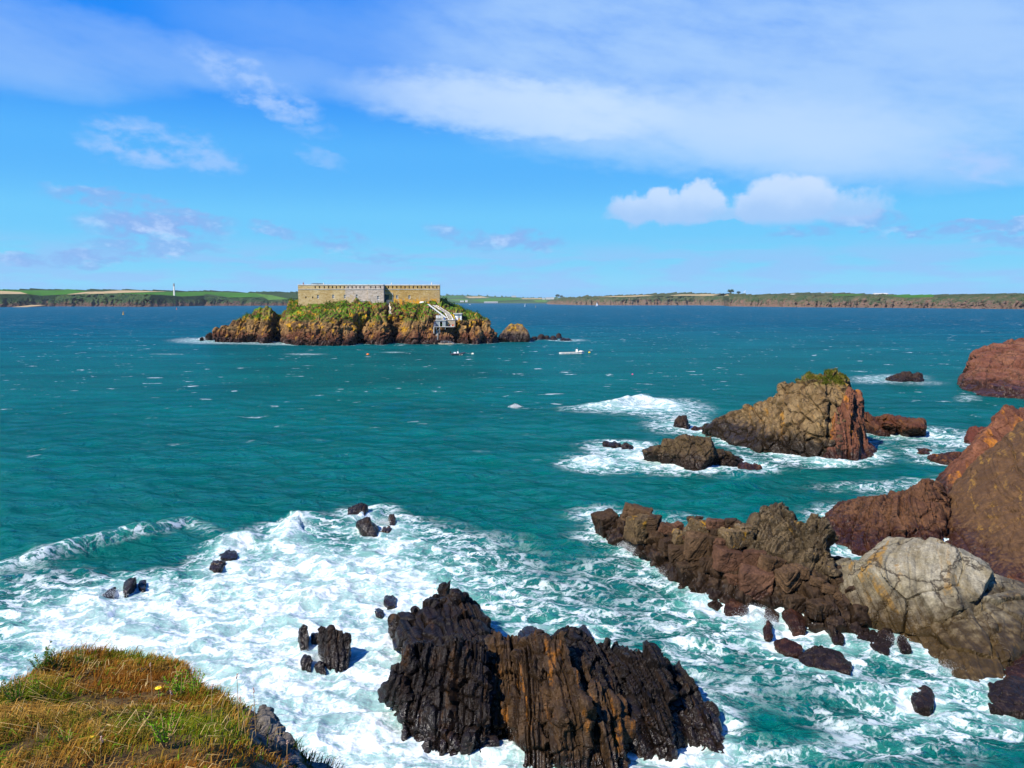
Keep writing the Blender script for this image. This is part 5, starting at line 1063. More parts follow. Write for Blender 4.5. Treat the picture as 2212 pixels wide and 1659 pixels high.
    fd = N.n('ShaderNodeBsdfPrincipled', {'Base Color': fcol, 'Roughness': 0.8, 'Specular IOR Level': 0.1, 'Normal': fb.outputs[0]})
    finish(N, N.n('ShaderNodeMixShader', {0: N.m('MULTIPLY', foam, 0.97), 1: wb.outputs[0], 2: fd.outputs[0]}).outputs[0]); return m_
tag(link('water', make_water(), water_mat()), kind='structure')
# ------------------------------------------------------------------ the far shores of the haven
def coast_mat(name, scrub, scrub2, rock_a, rock_b, zr, s=0.02):
    m_, N = new_mat(name); g = N.n('ShaderNodeNewGeometry'); pos = g.outputs['Position']; X, Y, Z = N.sep(pos)
    n1 = N.noise(pos, s, 6, 0.62); n2 = N.noise(N.comb(X, Y, N.m('MULTIPLY', Z, 0.35)), s * 2.2, 6, 0.68); n3 = N.noise(pos, s * 5, 5, 0.65)
    col = N.mix(N.step(N.m('ADD', N.m('MULTIPLY', n1, .5), N.m('MULTIPLY', n3, .5)), 0.40, 0.60), scrub, scrub2)
    rk = N.mix(N.step(n3, 0.42, 0.6), rock_a, rock_b)
    rm = N.m('SUBTRACT', 1.0, N.step(N.m('ADD', Z, N.lin(n2, 0.3, 0.7, -0.9 * zr, 0.9 * zr)), zr * 0.55, zr))
    col = N.mix(rm, col, rk)
    bp = N.n('ShaderNodeBump', {'Strength': 0.9, 'Distance': 8.0, 'Height': N.m('ADD', n3, N.m('MULTIPLY', n2, 0.7))})
    finish(N, N.n('ShaderNodeBsdfPrincipled', {'Base Color': col, 'Roughness': 0.95, 'Specular IOR Level': 0.0, 'Normal': bp.outputs[0]}).outputs[0]); return m_
def field_mat(name, col):
    m_, N = new_mat(name); pos = N.n('ShaderNodeNewGeometry').outputs['Position']; n = N.noise(pos, 0.012, 6, 0.65)
    c = N.mix(1.0, col, N.comb(*(N.lin(n, 0.3, 0.7, 0.78, 1.2),) * 3), 'MULTIPLY')
    finish(N, N.n('ShaderNodeBsdfDiffuse', {'Color': c}).outputs[0]); return m_
M_tanf = field_mat('stubble field', (0.32, 0.24, 0.13)); M_grnf = field_mat('pasture', (0.036, 0.118, 0.016)); M_ltgf = field_mat('pale pasture', (0.068, 0.15, 0.028)); M_hedge = field_mat('hedge', (0.022, 0.050, 0.018))
def inpoly(x, y, poly):
    r = np.zeros(len(x), bool); n = len(poly)
    for i in range(n):
        (x1, y1), (x2, y2) = poly[i], poly[(i + 1) % n]
        c = ((y1 > y) != (y2 > y)) & (x < (x2 - x1) * (y - y1) / (y2 - y1 + 1e-12) + x1); r ^= c
    return r
def coast(name, mat, shore, edge, top, fields, cliff=120., deep=900., seed=1, rough=1.0, du=0.6):
    """a shore: water line, cliff edge and skyline given along the view; fields are patches of the ground"""
    ip = lambda c, u: np.interp(u, [p[0] for p in c], [p[1] for p in c])
    u = np.arange(shore[0][0], shore[-1][0] + du, du); vs, ve, vt = ip(shore, u), ip(edge, u), ip(top, u)
    ve = np.minimum(ve, vs - .2); vt = np.minimum(vt, ve - 0.05); dn = lambda v: np.array([-px(512, t)[2] / px(512, t)[1] for t in v]); Ys = EYE / dn(vs)
    nc, nf = 22, 26; rows = []; vrow = []
    k1 = np.linspace(0, 1, nc); k2 = np.linspace(0, 1, nf)[1:]
    gul = (fbm(np.stack([u / 5.0, np.zeros_like(u), np.zeros_like(u)], 1), 4, seed, .6, True) - .6)
    for k in k1:
        v = vs + (ve - vs) * k; Y = Ys + cliff * (k ** 0.8) + gul * cliff * 0.9 * rough * math.sin(min(1, k * 1.3 + .12) * math.pi) ; rows.append((v, Y, 1.0 if 0 < k < 1 else 0.2))
    for k in k2:
        v = ve + (vt - ve) * k; Y = Ys + cliff + deep * k ** 1.1; rows.append((v, Y, 0.0))
    V = []; UV = []
    for v, Y, w in rows:
        a = (u - 512) / FOC; b = (384 - v) / FOC; dx, dy, dz = a, math.cos(TILT) + b * math.sin(TILT), -math.sin(TILT) + b * math.cos(TILT); t = Y / dy
        p = np.stack([dx * t, Y, EYE + dz * t], 1)
        if w:
            p[:, 1] += (fbm(p / np.array([28., 90., 16.]), 4, seed + 3, .55, True) - .55) * 55 * w * rough
        V.append(p); UV.append(np.stack([u, v], 1))
    p = V[0].copy(); p[:, 2] = -6; V.insert(0, p); UV.insert(0, UV[0])
    hb = fbm(np.stack([u / 1.1, u * 0, u * 0], 1), 3, seed + 8); V[-1][:, 2] += np.clip(hb - 0.50, 0, 1) * 22 * (Ys / 3000)
    p = V[-1].copy(); p[:, 1] += 500; p[:, 2] -= 12; V.append(p); UV.append(UV[-1])
    p = p.copy(); p[:, 1] += 300; p[:, 2] = -6; V.append(p); UV.append(UV[-1])
    n = len(u); V = np.concatenate(V); UV = np.concatenate(UV); nrw = len(V) // n
    i, j = np.meshgrid(np.arange(nrw - 1), np.arange(n - 1), indexing='ij'); q = (i * n + j).ravel(); faces = np.stack([q, q + 1, q + n + 1, q + n], 1)
    cu, cv = UV[faces, 0].mean(1), UV[faces, 1].mean(1); mi = np.zeros(len(faces), int)
    for poly, k in fields: mi[inpoly(cu, cv, poly)] = k
    mi[:n * (1 + nc - 3)] = 0
    return tag(link(name, np_mesh(name, V, faces, False, mi), [mat, M_tanf, M_grnf, M_ltgf, M_hedge]), kind='structure')
def pl(c, pts): return [c(x, y) for x, y in pts]
M_cl = coast_mat('west shore scrub', (0.016, 0.042, 0.018), (0.042, 0.068, 0.025), (0.11, 0.060, 0.048), (0.055, 0.046, 0.037), 18)
M_cr = coast_mat('east shore scrub', (0.028, 0.056, 0.022), (0.075, 0.072, 0.036), (0.15, 0.085, 0.062), (0.10, 0.085, 0.055), 26)
M_cm = coast_mat('far hills', (0.03, 0.075, 0.03), (0.05, 0.095, 0.04), (0.05, 0.06, 0.04), (0.05, 0.05, 0.04), 4)
coast('coast_hills', M_cm, pl(cM, [(-60, 136), (400, 135), (900, 136), (1120, 137)]), pl(cM, [(-60, 130), (110, 128), (250, 122), (480, 126), (700, 118), (900, 124), (1120, 130)]),
      pl(cM, [(-60, 82), (110, 78), (200, 76), (420, 80), (560, 88), (630, 86), (720, 94), (880, 96), (930, 98), (1000, 92), (1120, 96)]),
      [(pl(cM, [(340, 112), (470, 97), (700, 96), (710, 108), (560, 116), (420, 124)]), 2), (pl(cM, [(180, 106), (300, 104), (330, 114), (240, 120)]), 3), (pl(cM, [(290, 86), (420, 84), (470, 94), (330, 97)]), 1),
       (pl(cM, [(700, 98), (870, 97), (860, 104), (720, 104)]), 1), (pl(cM, [(800, 112), (900, 110), (890, 122), (820, 124)]), 3), (pl(cM, [(120, 84), (280, 82), (280, 90), (130, 94)]), 2), (pl(cM, [(520, 118), (690, 112), (780, 116), (760, 132), (540, 132)]), 4)], 250, 1800, 31, .3)
coast('coast_hills', M_cl, pl(cL, [(-300, 240), (0, 237), (400, 232), (800, 233), (1100, 235), (1500, 228), (2200, 226), (2500, 226)]),
      pl(cL, [(-300, 138), (0, 140), (200, 140), (300, 152), (480, 143), (620, 141), (860, 136), (1060, 141), (1250, 151), (1330, 159), (1500, 151), (1700, 166), (1850, 164), (1980, 184), (2120, 178), (2200, 165), (2500, 160)]),
      pl(cL, [(-300, 116), (0, 116), (220, 108), (520, 114), (850, 112), (1000, 111), (1200, 117), (1320, 122), (1520, 123), (1890, 132), (1930, 124), (2050, 130), (2200, 133), (2500, 136)]),
      [(pl(cL, [(-300, 112), (60, 114), (520, 113), (660, 118), (480, 144), (300, 153), (200, 141), (-300, 141)]), 2), (pl(cL, [(-300, 120), (0, 117), (150, 124), (210, 141), (-300, 141)]), 1),
       (pl(cL, [(480, 144), (640, 124), (760, 118), (600, 140)]), 1), (pl(cL, [(620, 141), (700, 126), (850, 114), (1000, 114), (1230, 121), (880, 133)]), 1), (pl(cL, [(860, 136), (1000, 130), (1230, 125), (1520, 132), (1500, 151), (1330, 158), (1250, 150), (1060, 141)]), 2),
       (pl(cL, [(1340, 125), (1520, 124), (1890, 134), (1960, 161), (1850, 164), (1700, 166), (1540, 142)]), 2), (pl(cL, [(1890, 138), (2000, 148), (2130, 177), (1980, 185), (1940, 160)]), 3), (pl(cL, [(620, 119), (860, 112), (862, 115), (640, 124)]), 4), (pl(cL, [(860, 133), (1230, 121), (1230, 125), (860, 136)]), 4)], 150, 700, 41)
coast('coast_hills', M_cr, pl(cM, [(905, 142), (1100, 148), (1400, 150), (2000, 150), (2200, 152)]) + pl(cN, [(200, 146), (700, 152), (1100, 155), (1700, 160), (2212, 165), (2500, 168)]),
      pl(cM, [(905, 141), (940, 124), (1000, 104), (1200, 94), (1400, 90), (1600, 84), (1740, 82), (1900, 80), (2160, 82)]) + pl(cN, [(200, 74), (400, 72), (640, 70), (900, 72), (1200, 76), (1400, 86), (1600, 84), (1700, 76), (1900, 73), (2212, 69), (2500, 66)]),
      pl(cM, [(905, 140), (940, 118), (1000, 100), (1200, 88), (1400, 81), (1600, 75), (1740, 68), (1900, 60), (2160, 66)]) + pl(cN, [(200, 62), (400, 68), (640, 64), (665, 57), (700, 54), (735, 57), (760, 63), (900, 62), (960, 58), (1040, 62), (1200, 66), (1400, 71), (1600, 73), (1700, 70), (1900, 68), (2212, 64), (2500, 62)]),
      [(pl(cM, [(1250, 89), (1400, 82), (1640, 74), (1690, 77), (1560, 86), (1400, 88)]), 1), (pl(cM, [(1800, 78), (1880, 69), (2200, 69), (2200, 76), (2100, 80)]), 1), (pl(cN, [(0, 61), (190, 63), (200, 71), (0, 72)]), 1), (pl(cN, [(1250, 70), (1600, 72), (1590, 83), (1400, 86)]), 2), (pl(cN, [(900, 64), (1120, 64), (1090, 71), (920, 72)]), 2)], 130, 500, 51)
tag(link('beach', MB().hull([G(*cL(x, y)) + Vector((0, dy, z)) for x, y in ((160, 235.4), (268, 234.4)) for dy, z in ((-25, 0.05), (-25, -1), (60, 3), (60, -1))]).bm and np_mesh('beach', [tuple(G(*cL(x, y)) + Vector((0, dy, z))) for x, y, dy, z in ((160, 236, -60, .1), (268, 236, -60, .1), (275, 236, 60, 7), (155, 236, 60, 7))], [(0, 1, 2, 3)]), M_tanf), kind='structure')
# ------------------------------------------------------------------ the grassy headland in front
from mathutils.bvhtree import BVHTree
EDGE = np.array([(-14, 7.5), (-6.25, 8.6), (-6.5, 10.5), (-6.4, 12.0), (-6.25, 12.75), (-5.8, 12.95), (-5.1, 12.1), (-3.95, 10.15), (-3.25, 8.9), (-2.7, 7.8), (-2.2, 6.4), (-1.85, 5.4), (-1.0, 2.0), (1.5, -3.0), (-14, -3)])
def poly_sd(x, y, poly):
    d = np.full(len(x), 1e9); n = len(poly)
    for i in range(n):
        a, b = poly[i], poly[(i + 1) % n]; e = b - a; t = np.clip(((x - a[0]) * e[0] + (y - a[1]) * e[1]) / (e @ e), 0, 1)
        d = np.minimum(d, np.hypot(x - a[0] - t * e[0], y - a[1] - t * e[1]))
    return np.where(inpoly(x, y, [tuple(p) for p in poly]), -d, d)
def make_headland():
    xs = np.arange(-11, 1.2, 0.06); ys = np.arange(1.0, 16.5, 0.06); gx, gy = np.meshgrid(xs, ys); x, y = gx.ravel(), gy.ravel()
    p = np.stack([x, y, x * 0], 1); sd = poly_sd(x + 0.5 * (fbm(p * 1.1, 3, 5) - .5), y + 0.5 * (fbm(p * 1.1, 3, 6) - .5), EDGE)
    z = 20.6 - 0.35 * y + 0.5 * (fbm(p * 0.45, 3, 1) - 0.5) + 0.26 * (fbm(p * 2.2, 3, 2) - .5)
    z -= 0.04; z += 0.12 * np.exp(-((x + 5.9) / .9) ** 2 - ((y - 11.3) / 1.2) ** 2) + .12 * np.exp(-((x + 6.2) / .5) ** 2 - ((y - 10.2) / .8) ** 2)
    o = np.clip(sd + 0.25, 0, None); rk = 0.35 * (fbm(p * 3.2, 4, 9, .55, True) - .5)
    z -= 0.55 * o + 0.35 * o ** 2
    o2 = np.clip(sd - 1.25, 0, None); z -= 3.2 * o2
    z += rk * sstep(0.05, 0.5, sd)
    z = np.maximum(z, -1.5)
    n, m = len(ys), len(xs); i, j = np.meshgrid(np.arange(n - 1), np.arange(m - 1), indexing='ij'); q = (i * m + j).ravel()
    me = np_mesh('headland', np.stack([x, y, z], 1), np.stack([q, q + 1, q + m + 1, q + m], 1), True); attr(me, 'edge', sd); return me
def headland_mat():
    m_, N = new_mat('headland turf and rock'); pos = N.n('ShaderNodeNewGeometry').outputs['Position']; e = N.n('ShaderNodeAttribute', attribute_name='edge').outputs['Fac']
    n1 = N.noise(pos, 1.2, 6, .65); n2 = N.noise(pos, 9, 5, .7); n3 = N.noise(pos, 3.5, 5, .65)
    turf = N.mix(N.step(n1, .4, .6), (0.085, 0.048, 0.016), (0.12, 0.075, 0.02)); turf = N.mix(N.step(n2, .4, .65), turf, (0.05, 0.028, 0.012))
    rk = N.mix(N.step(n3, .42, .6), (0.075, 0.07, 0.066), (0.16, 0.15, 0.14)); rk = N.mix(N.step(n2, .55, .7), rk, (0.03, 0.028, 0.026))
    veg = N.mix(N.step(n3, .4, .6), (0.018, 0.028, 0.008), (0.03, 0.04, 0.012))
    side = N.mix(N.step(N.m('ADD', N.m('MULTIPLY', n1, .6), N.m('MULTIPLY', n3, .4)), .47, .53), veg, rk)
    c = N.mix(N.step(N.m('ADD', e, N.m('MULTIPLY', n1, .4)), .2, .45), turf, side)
    bp = N.n('ShaderNodeBump', {'Strength': 0.8, 'Distance': 0.06, 'Height': N.m('ADD', n2, n3)})
    finish(N, N.n('ShaderNodeBsdfPrincipled', {'Base Color': c, 'Roughness': .95, 'Specular IOR Level': .1, 'Normal': bp.outputs[0]}).outputs[0]); return m_
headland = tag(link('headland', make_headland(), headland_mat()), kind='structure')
HV = np.array([v.co[:] for v in headland.data.vertices]); HB = BVHTree.FromPolygons([Vector(v) for v in HV.tolist()], [p.vertices[:] for p in headland.data.polygons])
def hit(x, y, c=cF):
    for k in range(30):          # slide down the picture until the sight line meets the turf itself
        r = HB.ray_cast(Vector((0, 0, EYE)), Vector(px(*c(x, y + 6 * k))).normalized())
        if r[0] is not None and r[0].y < 15: return r[0]
    return None
def ground(x, y): 
    r = HB.ray_cast(Vector((x, y, 40)), Vector((0, 0, -1))); return r[0]
GREEN = [(60, 440, .9, .8), (270, 210, .5, .7), (860, 110, .6, .9), (1070, 560, .75, 1.0), (1200, 400, .6, .8), (950, 640, .8, .8), (450, 600, .9, .6), (1060, 700, .6, .8), (120, 600, .8, .5), (790, 640, .3, 1), (1190, 330, .4, .6), (60, 740, .7, .5), (1250, 600, .6, .6), (1900, 640, 1.2, .9), (1560, 540, .5, .5), (520, 170, .5, .5)]
def blades():
    rng = np.random.default_rng(4); n = 175000
    # more blades where the ground is nearer to the eye's view
    x = rng.uniform(-8.8, 0.4, n); y = rng.uniform(3.6, 14.2, n)
    sd = poly_sd(x, y, EDGE); P_ = np.stack([x, y, x * 0], 1)
    dens = np.where(sd < 0.1, 1.0, np.clip(1.0 - (sd - .1) * 0.35, 0.15, 1)); clump = fbm(P_ * 2.1, 3, 3)
    rockm = (fbm(P_ * 1.2 + 3, 3, 14) > .50) & (sd > 0.0) & (sd < .75)
    keep = (rng.random(n) < dens * np.clip((clump - .28) * 4, .06, 1)) & (sd < 1.8) & ~rockm & ((np.abs(x) - 0.6) < y * .72)
    x, y, sd, clump, P_ = x[keep], y[keep], sd[keep], clump[keep], P_[keep]; n = len(x)
    # ground height from the grid
    gx = np.clip(((x + 11) / .06), 0, 202.9); gy = np.clip((y - 1) / .06, 0, 257.9); m = len(np.arange(-11, 1.2, 0.06)); z = HV[(gy.astype(int) * m + gx.astype(int)), 2]
    tuft = fbm(P_ * 0.9 + 7, 3, 31); L = (0.05 + 0.125 * rng.random(n) ** 1.5) * (0.6 + 1.1 * sstep(.42, .7, tuft)); 
    edge_tall = np.exp(-((x + 6.2) / .55) ** 2) * sstep(8.2, 9, y) * (1 - sstep(12.2, 12.8, y)); L *= 1 + 1.1 * edge_tall
    L *= np.where(sd > 0.3, .6, 1.0)
    # blown by the wind towards the right, in swirls
    a = (fbm(P_ * .8 + 20, 2, 41) - .5) * 4.0 + 0.1 + rng.normal(0, .7, n); lean = np.clip(rng.normal(.80, .28, n), .05, 1.25); dx, dy = np.cos(a), np.sin(a)
    w = 0.0024 + 0.0026 * rng.random(n); w *= 0.6 + y / 14
    broad = rng.random(n) < .035; w = np.where(broad, w * 3.2, w); L = np.where(broad, L * .75, L); straw = rng.random(n) < .02; lean = np.where(straw, 1.5, lean); L = np.where(straw, L * 1.6, L)
    b0 = np.stack([x, y, z - .01], 1); hd = np.stack([dx, dy, 0 * x], 1); sdv = np.stack([-dy, dx, 0 * x], 1) ; ra = rng.uniform(0, np.pi, n); sdv = np.stack([np.cos(ra), np.sin(ra), 0 * x], 1)
    up = np.array([0, 0, 1.0]); m1 = b0 + (hd * (lean * .35)[:, None] + up * 0.62) * L[:, None]; tip = b0 + (hd * (lean * 1.05)[:, None] + up * (1 - .45 * lean)[:, None]) * L[:, None]
    V = np.stack([b0 - sdv * w[:, None], b0 + sdv * w[:, None], m1 + sdv * (w * .7)[:, None], m1 - sdv * (w * .7)[:, None], tip], 1).reshape(-1, 3)
    k = np.arange(n) * 5; F = np.concatenate([np.stack([k, k + 1, k + 2], 1), np.stack([k, k + 2, k + 3], 1), np.stack([k + 3, k + 2, k + 4], 1)])
    g = np.zeros(n)
    for gx_, gy_, r, s in GREEN:
        h = hit(gx_, gy_)
        if h: g = np.maximum(g, s * np.exp(-(((x - h.x) / r) ** 2 + ((y - h.y) / (r * 1.2)) ** 2)))
    g = g + (fbm(P_ * 1.6, 3, 51) - .5) * 0.9 + rng.normal(0, .16, n)
    dry = fbm(P_ * .7 + 9, 3, 61) + rng.normal(0, .13, n)
    c = np.where((dry > .56)[:, None], np.array([.36, .205, .045]), np.where((dry > .45)[:, None], np.array([.27, .125, .018]), np.array([.15, .056, .010])))
    gr = np.where((rng.random(n) < .5)[:, None], np.array([.070, .125, .006]), np.array([.15, .145, .010])); t = sstep(.42, .80, g)[:, None]; c = c * (1 - t) + gr * t
    c = np.where(broad[:, None], np.array([.09, .165, .012]), c); c = np.where(straw[:, None], np.array([.42, .30, .13]), c)
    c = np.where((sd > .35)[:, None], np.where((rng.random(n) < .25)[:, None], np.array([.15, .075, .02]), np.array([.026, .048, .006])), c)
    c = c * rng.uniform(.7, 1.3, (n, 1)) * (0.75 + .5 * clump[:, None])
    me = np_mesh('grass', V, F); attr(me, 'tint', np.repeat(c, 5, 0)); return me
def blade_mat():
    m_, N = new_mat('grass blades'); c = N.n('ShaderNodeAttribute', attribute_name='tint').outputs['Color']
    d = N.n('ShaderNodeBsdfDiffuse', {'Color': c}); t = N.n('ShaderNodeBsdfTranslucent', {'Color': c}); finish(N, N.n('ShaderNodeMixShader', {0: .35, 1: d.outputs[0], 2: t.outputs[0]}).outputs[0]); return m_
M_blade = blade_mat()
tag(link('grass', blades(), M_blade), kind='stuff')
# stones set in the turf edge
M_tstone = rock_mat('turf stone', (0.17, 0.15, 0.11), (0.24, 0.22, 0.17), (0.11, 0.09, 0.07), s=9, wet_h=(-9, -8), bump=.5)
for i, (x, y, w, h, lab) in enumerate([(1165, 140, 70, 60, 'pale lumpy stone on the right shoulder of the turf edge'), (1365, 315, 60, 80, 'upright whitish stone half sunk in the brown turf'), (885, 205, 90, 50, 'flat grey stone in the dark hollow of the turf'),
                                       (1270, 190, 60, 40, 'yellowish stone at the turf edge below the lumpy stone'), (1330, 385, 60, 40, 'small grey stone under the leafy green plant'), (1440, 520, 90, 70, 'bluish grey stone bedded in the dark turf slope')]):
    h_ = hit(x, y + 12); s = h_.y / FOC * .158; r = random.Random(i)
    pts = [h_ + Vector((r.uniform(-.5, .5) * w * s, r.uniform(-.4, .4) * w * s, r.uniform(-.55, .5) * h * s)) for k in range(16)]
    rock('stone', M_tstone, [(lambda mb, pts=pts: mb.hull(pts))], 0.02, lab, 'stone', 'stones in the headland turf', foam=False, keep=-99, seed=700 + i, amp=.02, strata=(.3, .2, 1), t=.12, ledge=.015, joint=.01, cell=.25, cellamp=.015, crack=.012, smooth=1)
# outcrop on the dark flank
pts = []
rr = random.Random(9)
for x, y in ((1620, 450), (1660, 440), (1720, 520), (1765, 640), (1770, 730), (1700, 700), (1640, 600)):
    h_ = hit(x, y)
    if h_: pts += [h_ + Vector((.05, -.02, .10)), h_ + Vector((.15, .25, -.45)), h_ + Vector((-.25, .05, -.4))]
rock('grey_outcrop', rock_mat('grey lichened rock', (0.12, 0.115, 0.11), (0.19, 0.18, 0.17), (0.06, 0.055, 0.055), s=6, wet_h=(-9, -8), strata=(.8, .3, -.4), bump=.6), [(lambda mb: mb.hull(pts))], 0.025,
     'bare grey rock face on the shaded flank of the grassy headland', 'rock', foam=False, keep=-99, seed=720, amp=.06, strata=(.8, .4, -.3), t=.2, ledge=.04, joint=.03, cell=.35, cellamp=.04, crack=.03, smooth=1)
# plants

def leaf_plain(name, c):
    m_, N = new_mat(name); n = N.noise(N.n('ShaderNodeTexCoord').outputs['Object'], 30, 3); c = N.mix(N.step(n, .4, .6), c, tuple(1.5 * t for t in c))
    finish(N, N.n('ShaderNodeMixShader', {0: .4, 1: N.n('ShaderNodeBsdfDiffuse', {'Color': c}).outputs[0], 2: N.n('ShaderNodeBsdfTranslucent', {'Color': c}).outputs[0]}).outputs[0]); return m_
M_gorse = leaf_plain('gorse green', (0.05, 0.12, 0.010)); M_leafg = leaf_plain('fresh leaf', (0.12, 0.26, 0.012)); M_stalk = plain('dry stalk', (0.30, 0.19, 0.08), .9, .3, 20)
M_head = plain('seed head', (0.36, 0.24, 0.20), .9, .3, 30); M_yel = plain('yellow petal', (0.75, 0.50, 0.01), .6, .1, 20)
def sprig(x, y, h, n, mat, lab, cat, seed, group, dens=26):
    """bushy sprig: stems carrying many small leaves"""
    p = hit(x, y) or A(*cF(x, y), 10.5); r = random.Random(seed); t = thing('gorse_sprig' if mat is M_gorse else 'leafy_plant', lab, cat, p, 0, group); s = MB(); lf = bmesh.new()
    for k in range(n):
        a = r.uniform(0, 6.28); tip = Vector((math.cos(a) * h * r.uniform(.1, .55), math.sin(a) * h * r.uniform(.1, .55), h * r.uniform(.6, 1.1))); s.bar((0, 0, -.02), tip, .006, 4, .003)
        for q in range(dens):
            f = r.uniform(.2, 1.0); c = tip * f; b = r.uniform(0, 6.28); d = Vector((math.cos(b), math.sin(b), r.uniform(.2, .9))).normalized() * h * .16 * (1.2 - .6 * f); w = d.cross(Vector((r.gauss(0, 1), r.gauss(0, 1), 1))).normalized() * h * .018
            lf.faces.new([lf.verts.new(c), lf.verts.new(c + d * .5 + w), lf.verts.new(c + d), lf.verts.new(c + d * .5 - w)])
    s.build('stem', M_stalk, t); me = bpy.data.meshes.new('foliage'); lf.to_mesh(me); lf.free(); tag(link('foliage', me, mat, t), kind='stuff')
pg = 'green plants on the headland'
sprig(265, 225, .36, 7, M_gorse, 'spiky gorse sprig standing up on the left skyline of the headland', 'gorse', 1, pg, 40)
sprig(350, 215, .26, 9, M_gorse, 'low green gorse tuft right of the spiky sprig', 'gorse', 2, pg)
sprig(500, 195, .26, 9, M_gorse, 'dark gorse tuft among the long blown grass', 'gorse', 3, pg)
sprig(40, 410, .30, 9, M_gorse, 'gorse clump on the left frame edge, half cut off', 'gorse', 4, pg, 36)
sprig(110, 440, .28, 12, M_gorse, 'bushy gorse clump beside the one on the frame edge', 'gorse', 5, pg, 36)
sprig(215, 385, .28, 7, M_leafg, 'small bright plant between gorse clump and straw grass', 'plant', 6, pg)
sprig(1140, 390, .36, 8, M_leafg, 'upright bright green plant near the yellow flower', 'plant', 7, pg, 30)
sprig(1225, 400, .34, 10, M_leafg, 'spreading bright green plant by the whitish stone', 'plant', 8, pg, 30)
sprig(790, 640, .2, 8, M_leafg, 'round low green rosette in the brown grass', 'plant', 9, pg)
sprig(1045, 700, .3, 8, M_leafg, 'pale bladed green plant low in the golden grass', 'plant', 10, pg)
sprig(420, 690, .16, 7, M_leafg, 'tiny green rosette at the bottom of the slope', 'plant', 11, pg)
def stalk(x, y, h, lean, lab, seed, head=M_head):
    p = hit(x, y) or A(*cF(x, y), 8.0); t = thing('dry_stalk', lab, 'stalk', p, 0, 'dry stalks in the grass'); h *= .62; tip = Vector((lean * h, 0.02, h)); m = Vector((lean * h * .3, 0, h * .55))
    MB().bar((0, 0, -.03), m, .004, 5, .003).bar(m, tip, .003, 5, .002).build('stem', M_stalk, t); b = MB(); r = random.Random(seed)
    for k in range(5): b.ball(tip + Vector((r.gauss(0, .005), r.gauss(0, .005), -k * .010)), .0075, 1)
    b.build('seed_head', head, t)
for i, a in enumerate([(962, 368, .62, -.03, 'tall pale dry stalk beside the yellow flower'), (1340, 540, .58, .02, 'thin dry stalk under the whitish stone'), (1515, 640, 1.0, -.02, 'longest dry stalk at the dark flank'), (1560, 690, .75, -.12, 'dry stalk leaning left of the grey rock face'),
                       (1622, 700, .95, -.03, 'straight dry stalk in front of the grey rock face'), (1075, 470, .34, .05, 'short stalk in the bright green patch'), (1815, 800, .35, .02, 'short stalk on the shaded lower flank'), (640, 790, .3, 0, 'short stalk at the bottom of the golden slope'), (1745, 760, .32, .1, 'stalk with a pinkish head under the grey rock face')]):
    stalk(*a, seed=i)
for x, y, s, lab in ((1005, 410, 1.0, 'single bright yellow flower standing in brown grass'), (585, 690, .5, 'tiny yellow flower low in the golden grass')):
    p = hit(x, y); t = thing('yellow_flower', lab, 'flower', p, 0, 'yellow flowers'); MB().bar((0, 0, -.03), (0, 0, .165 * s), .004, 5).build('stem', M_leafg, t); b = MB()
    for k in range(9):
        a = k * .698; b.ball(Vector((math.cos(a) * .022 * s, math.sin(a) * .022 * s, .17 * s)), .017 * s, 1, (1, 1, .45))
    b.build('petals', M_yel, t); MB().ball((0, 0, .178 * s), .013 * s, 1).build('centre', M_yel, t)
# ------------------------------------------------------------------ landing place of the island
M_conc = plain('old concrete', (0.34, 0.33, 0.30), .9, .25, .8); M_yellow = plain('yellow plastic', (0.75, 0.48, 0.02), .4, .08); M_redp = plain('red plastic', (0.45, 0.03, 0.02), .45, .1); M_blue = plain('blue plastic', (0.03, 0.12, 0.35), .4, .1)
M_kgreen = plain('bright green plastic', (0.05, 0.45, 0.03), .4, .1); M_tarp = plain('dark blue tarpaulin', (0.025, 0.03, 0.07), .7, .3); M_cream = plain('cream plastic', (0.70, 0.66, 0.50), .5, .15); M_wood = plain('weathered wood', (0.30, 0.24, 0.17), .85, .3, 2)
M_orange = plain('orange plastic', (0.75, 0.16, 0.01), .4, .08); M_rubber = plain('dark grey rubber', (0.035, 0.04, 0.055), .6, .2); M_stonew = plain('rubble masonry', (0.34, 0.27, 0.19), .95, .45, 1.4); M_blackm = plain('black cowling', (0.012, 0.012, 0.014), .35, .1)
def kp(x, y, Y): return A(*cK(x, y), Y)
def kthing(name, lab, cat, x, y, Y, group=None):
    t = thing(name, lab, cat, kp(x, y, Y), 0, group); t['_o'] = 0; del t['_o']; return t
def kbox(mb, t, x0, y0, x1, y1, Y, d, sx=0.0):
    a, b = kp(x0, y0, Y), kp(x1, y1, Y); c = (a + b) / 2 - t.location; mb.box((c.x, c.y + d / 2, c.z), (abs(b.x - a.x), d, abs(b.z - a.z))); return mb
def kb(t, name, mat, *a, **k): return kbox(MB(), t, *a).build(name, mat, t)
bh = kthing('boathouse', 'grey boathouse with an open dark doorway on the island landing', 'boathouse', 380, 430, 419)
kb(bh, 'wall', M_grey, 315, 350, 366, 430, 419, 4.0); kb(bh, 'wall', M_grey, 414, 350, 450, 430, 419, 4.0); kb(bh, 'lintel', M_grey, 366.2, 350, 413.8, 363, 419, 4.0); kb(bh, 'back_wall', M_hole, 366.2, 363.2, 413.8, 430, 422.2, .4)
kb(bh, 'roof', M_conc, 308, 342, 458, 349.8, 418.7, 4.8)
for x in (369, 411): kb(bh, 'door_post', M_white, x - 2, 363.3, x + 2, 430, 418.9, .2)
ky = kthing('kayak', 'bright green kayak lying inside the open boathouse', 'kayak', 398, 405, 420.5, 'kayaks of the landing')
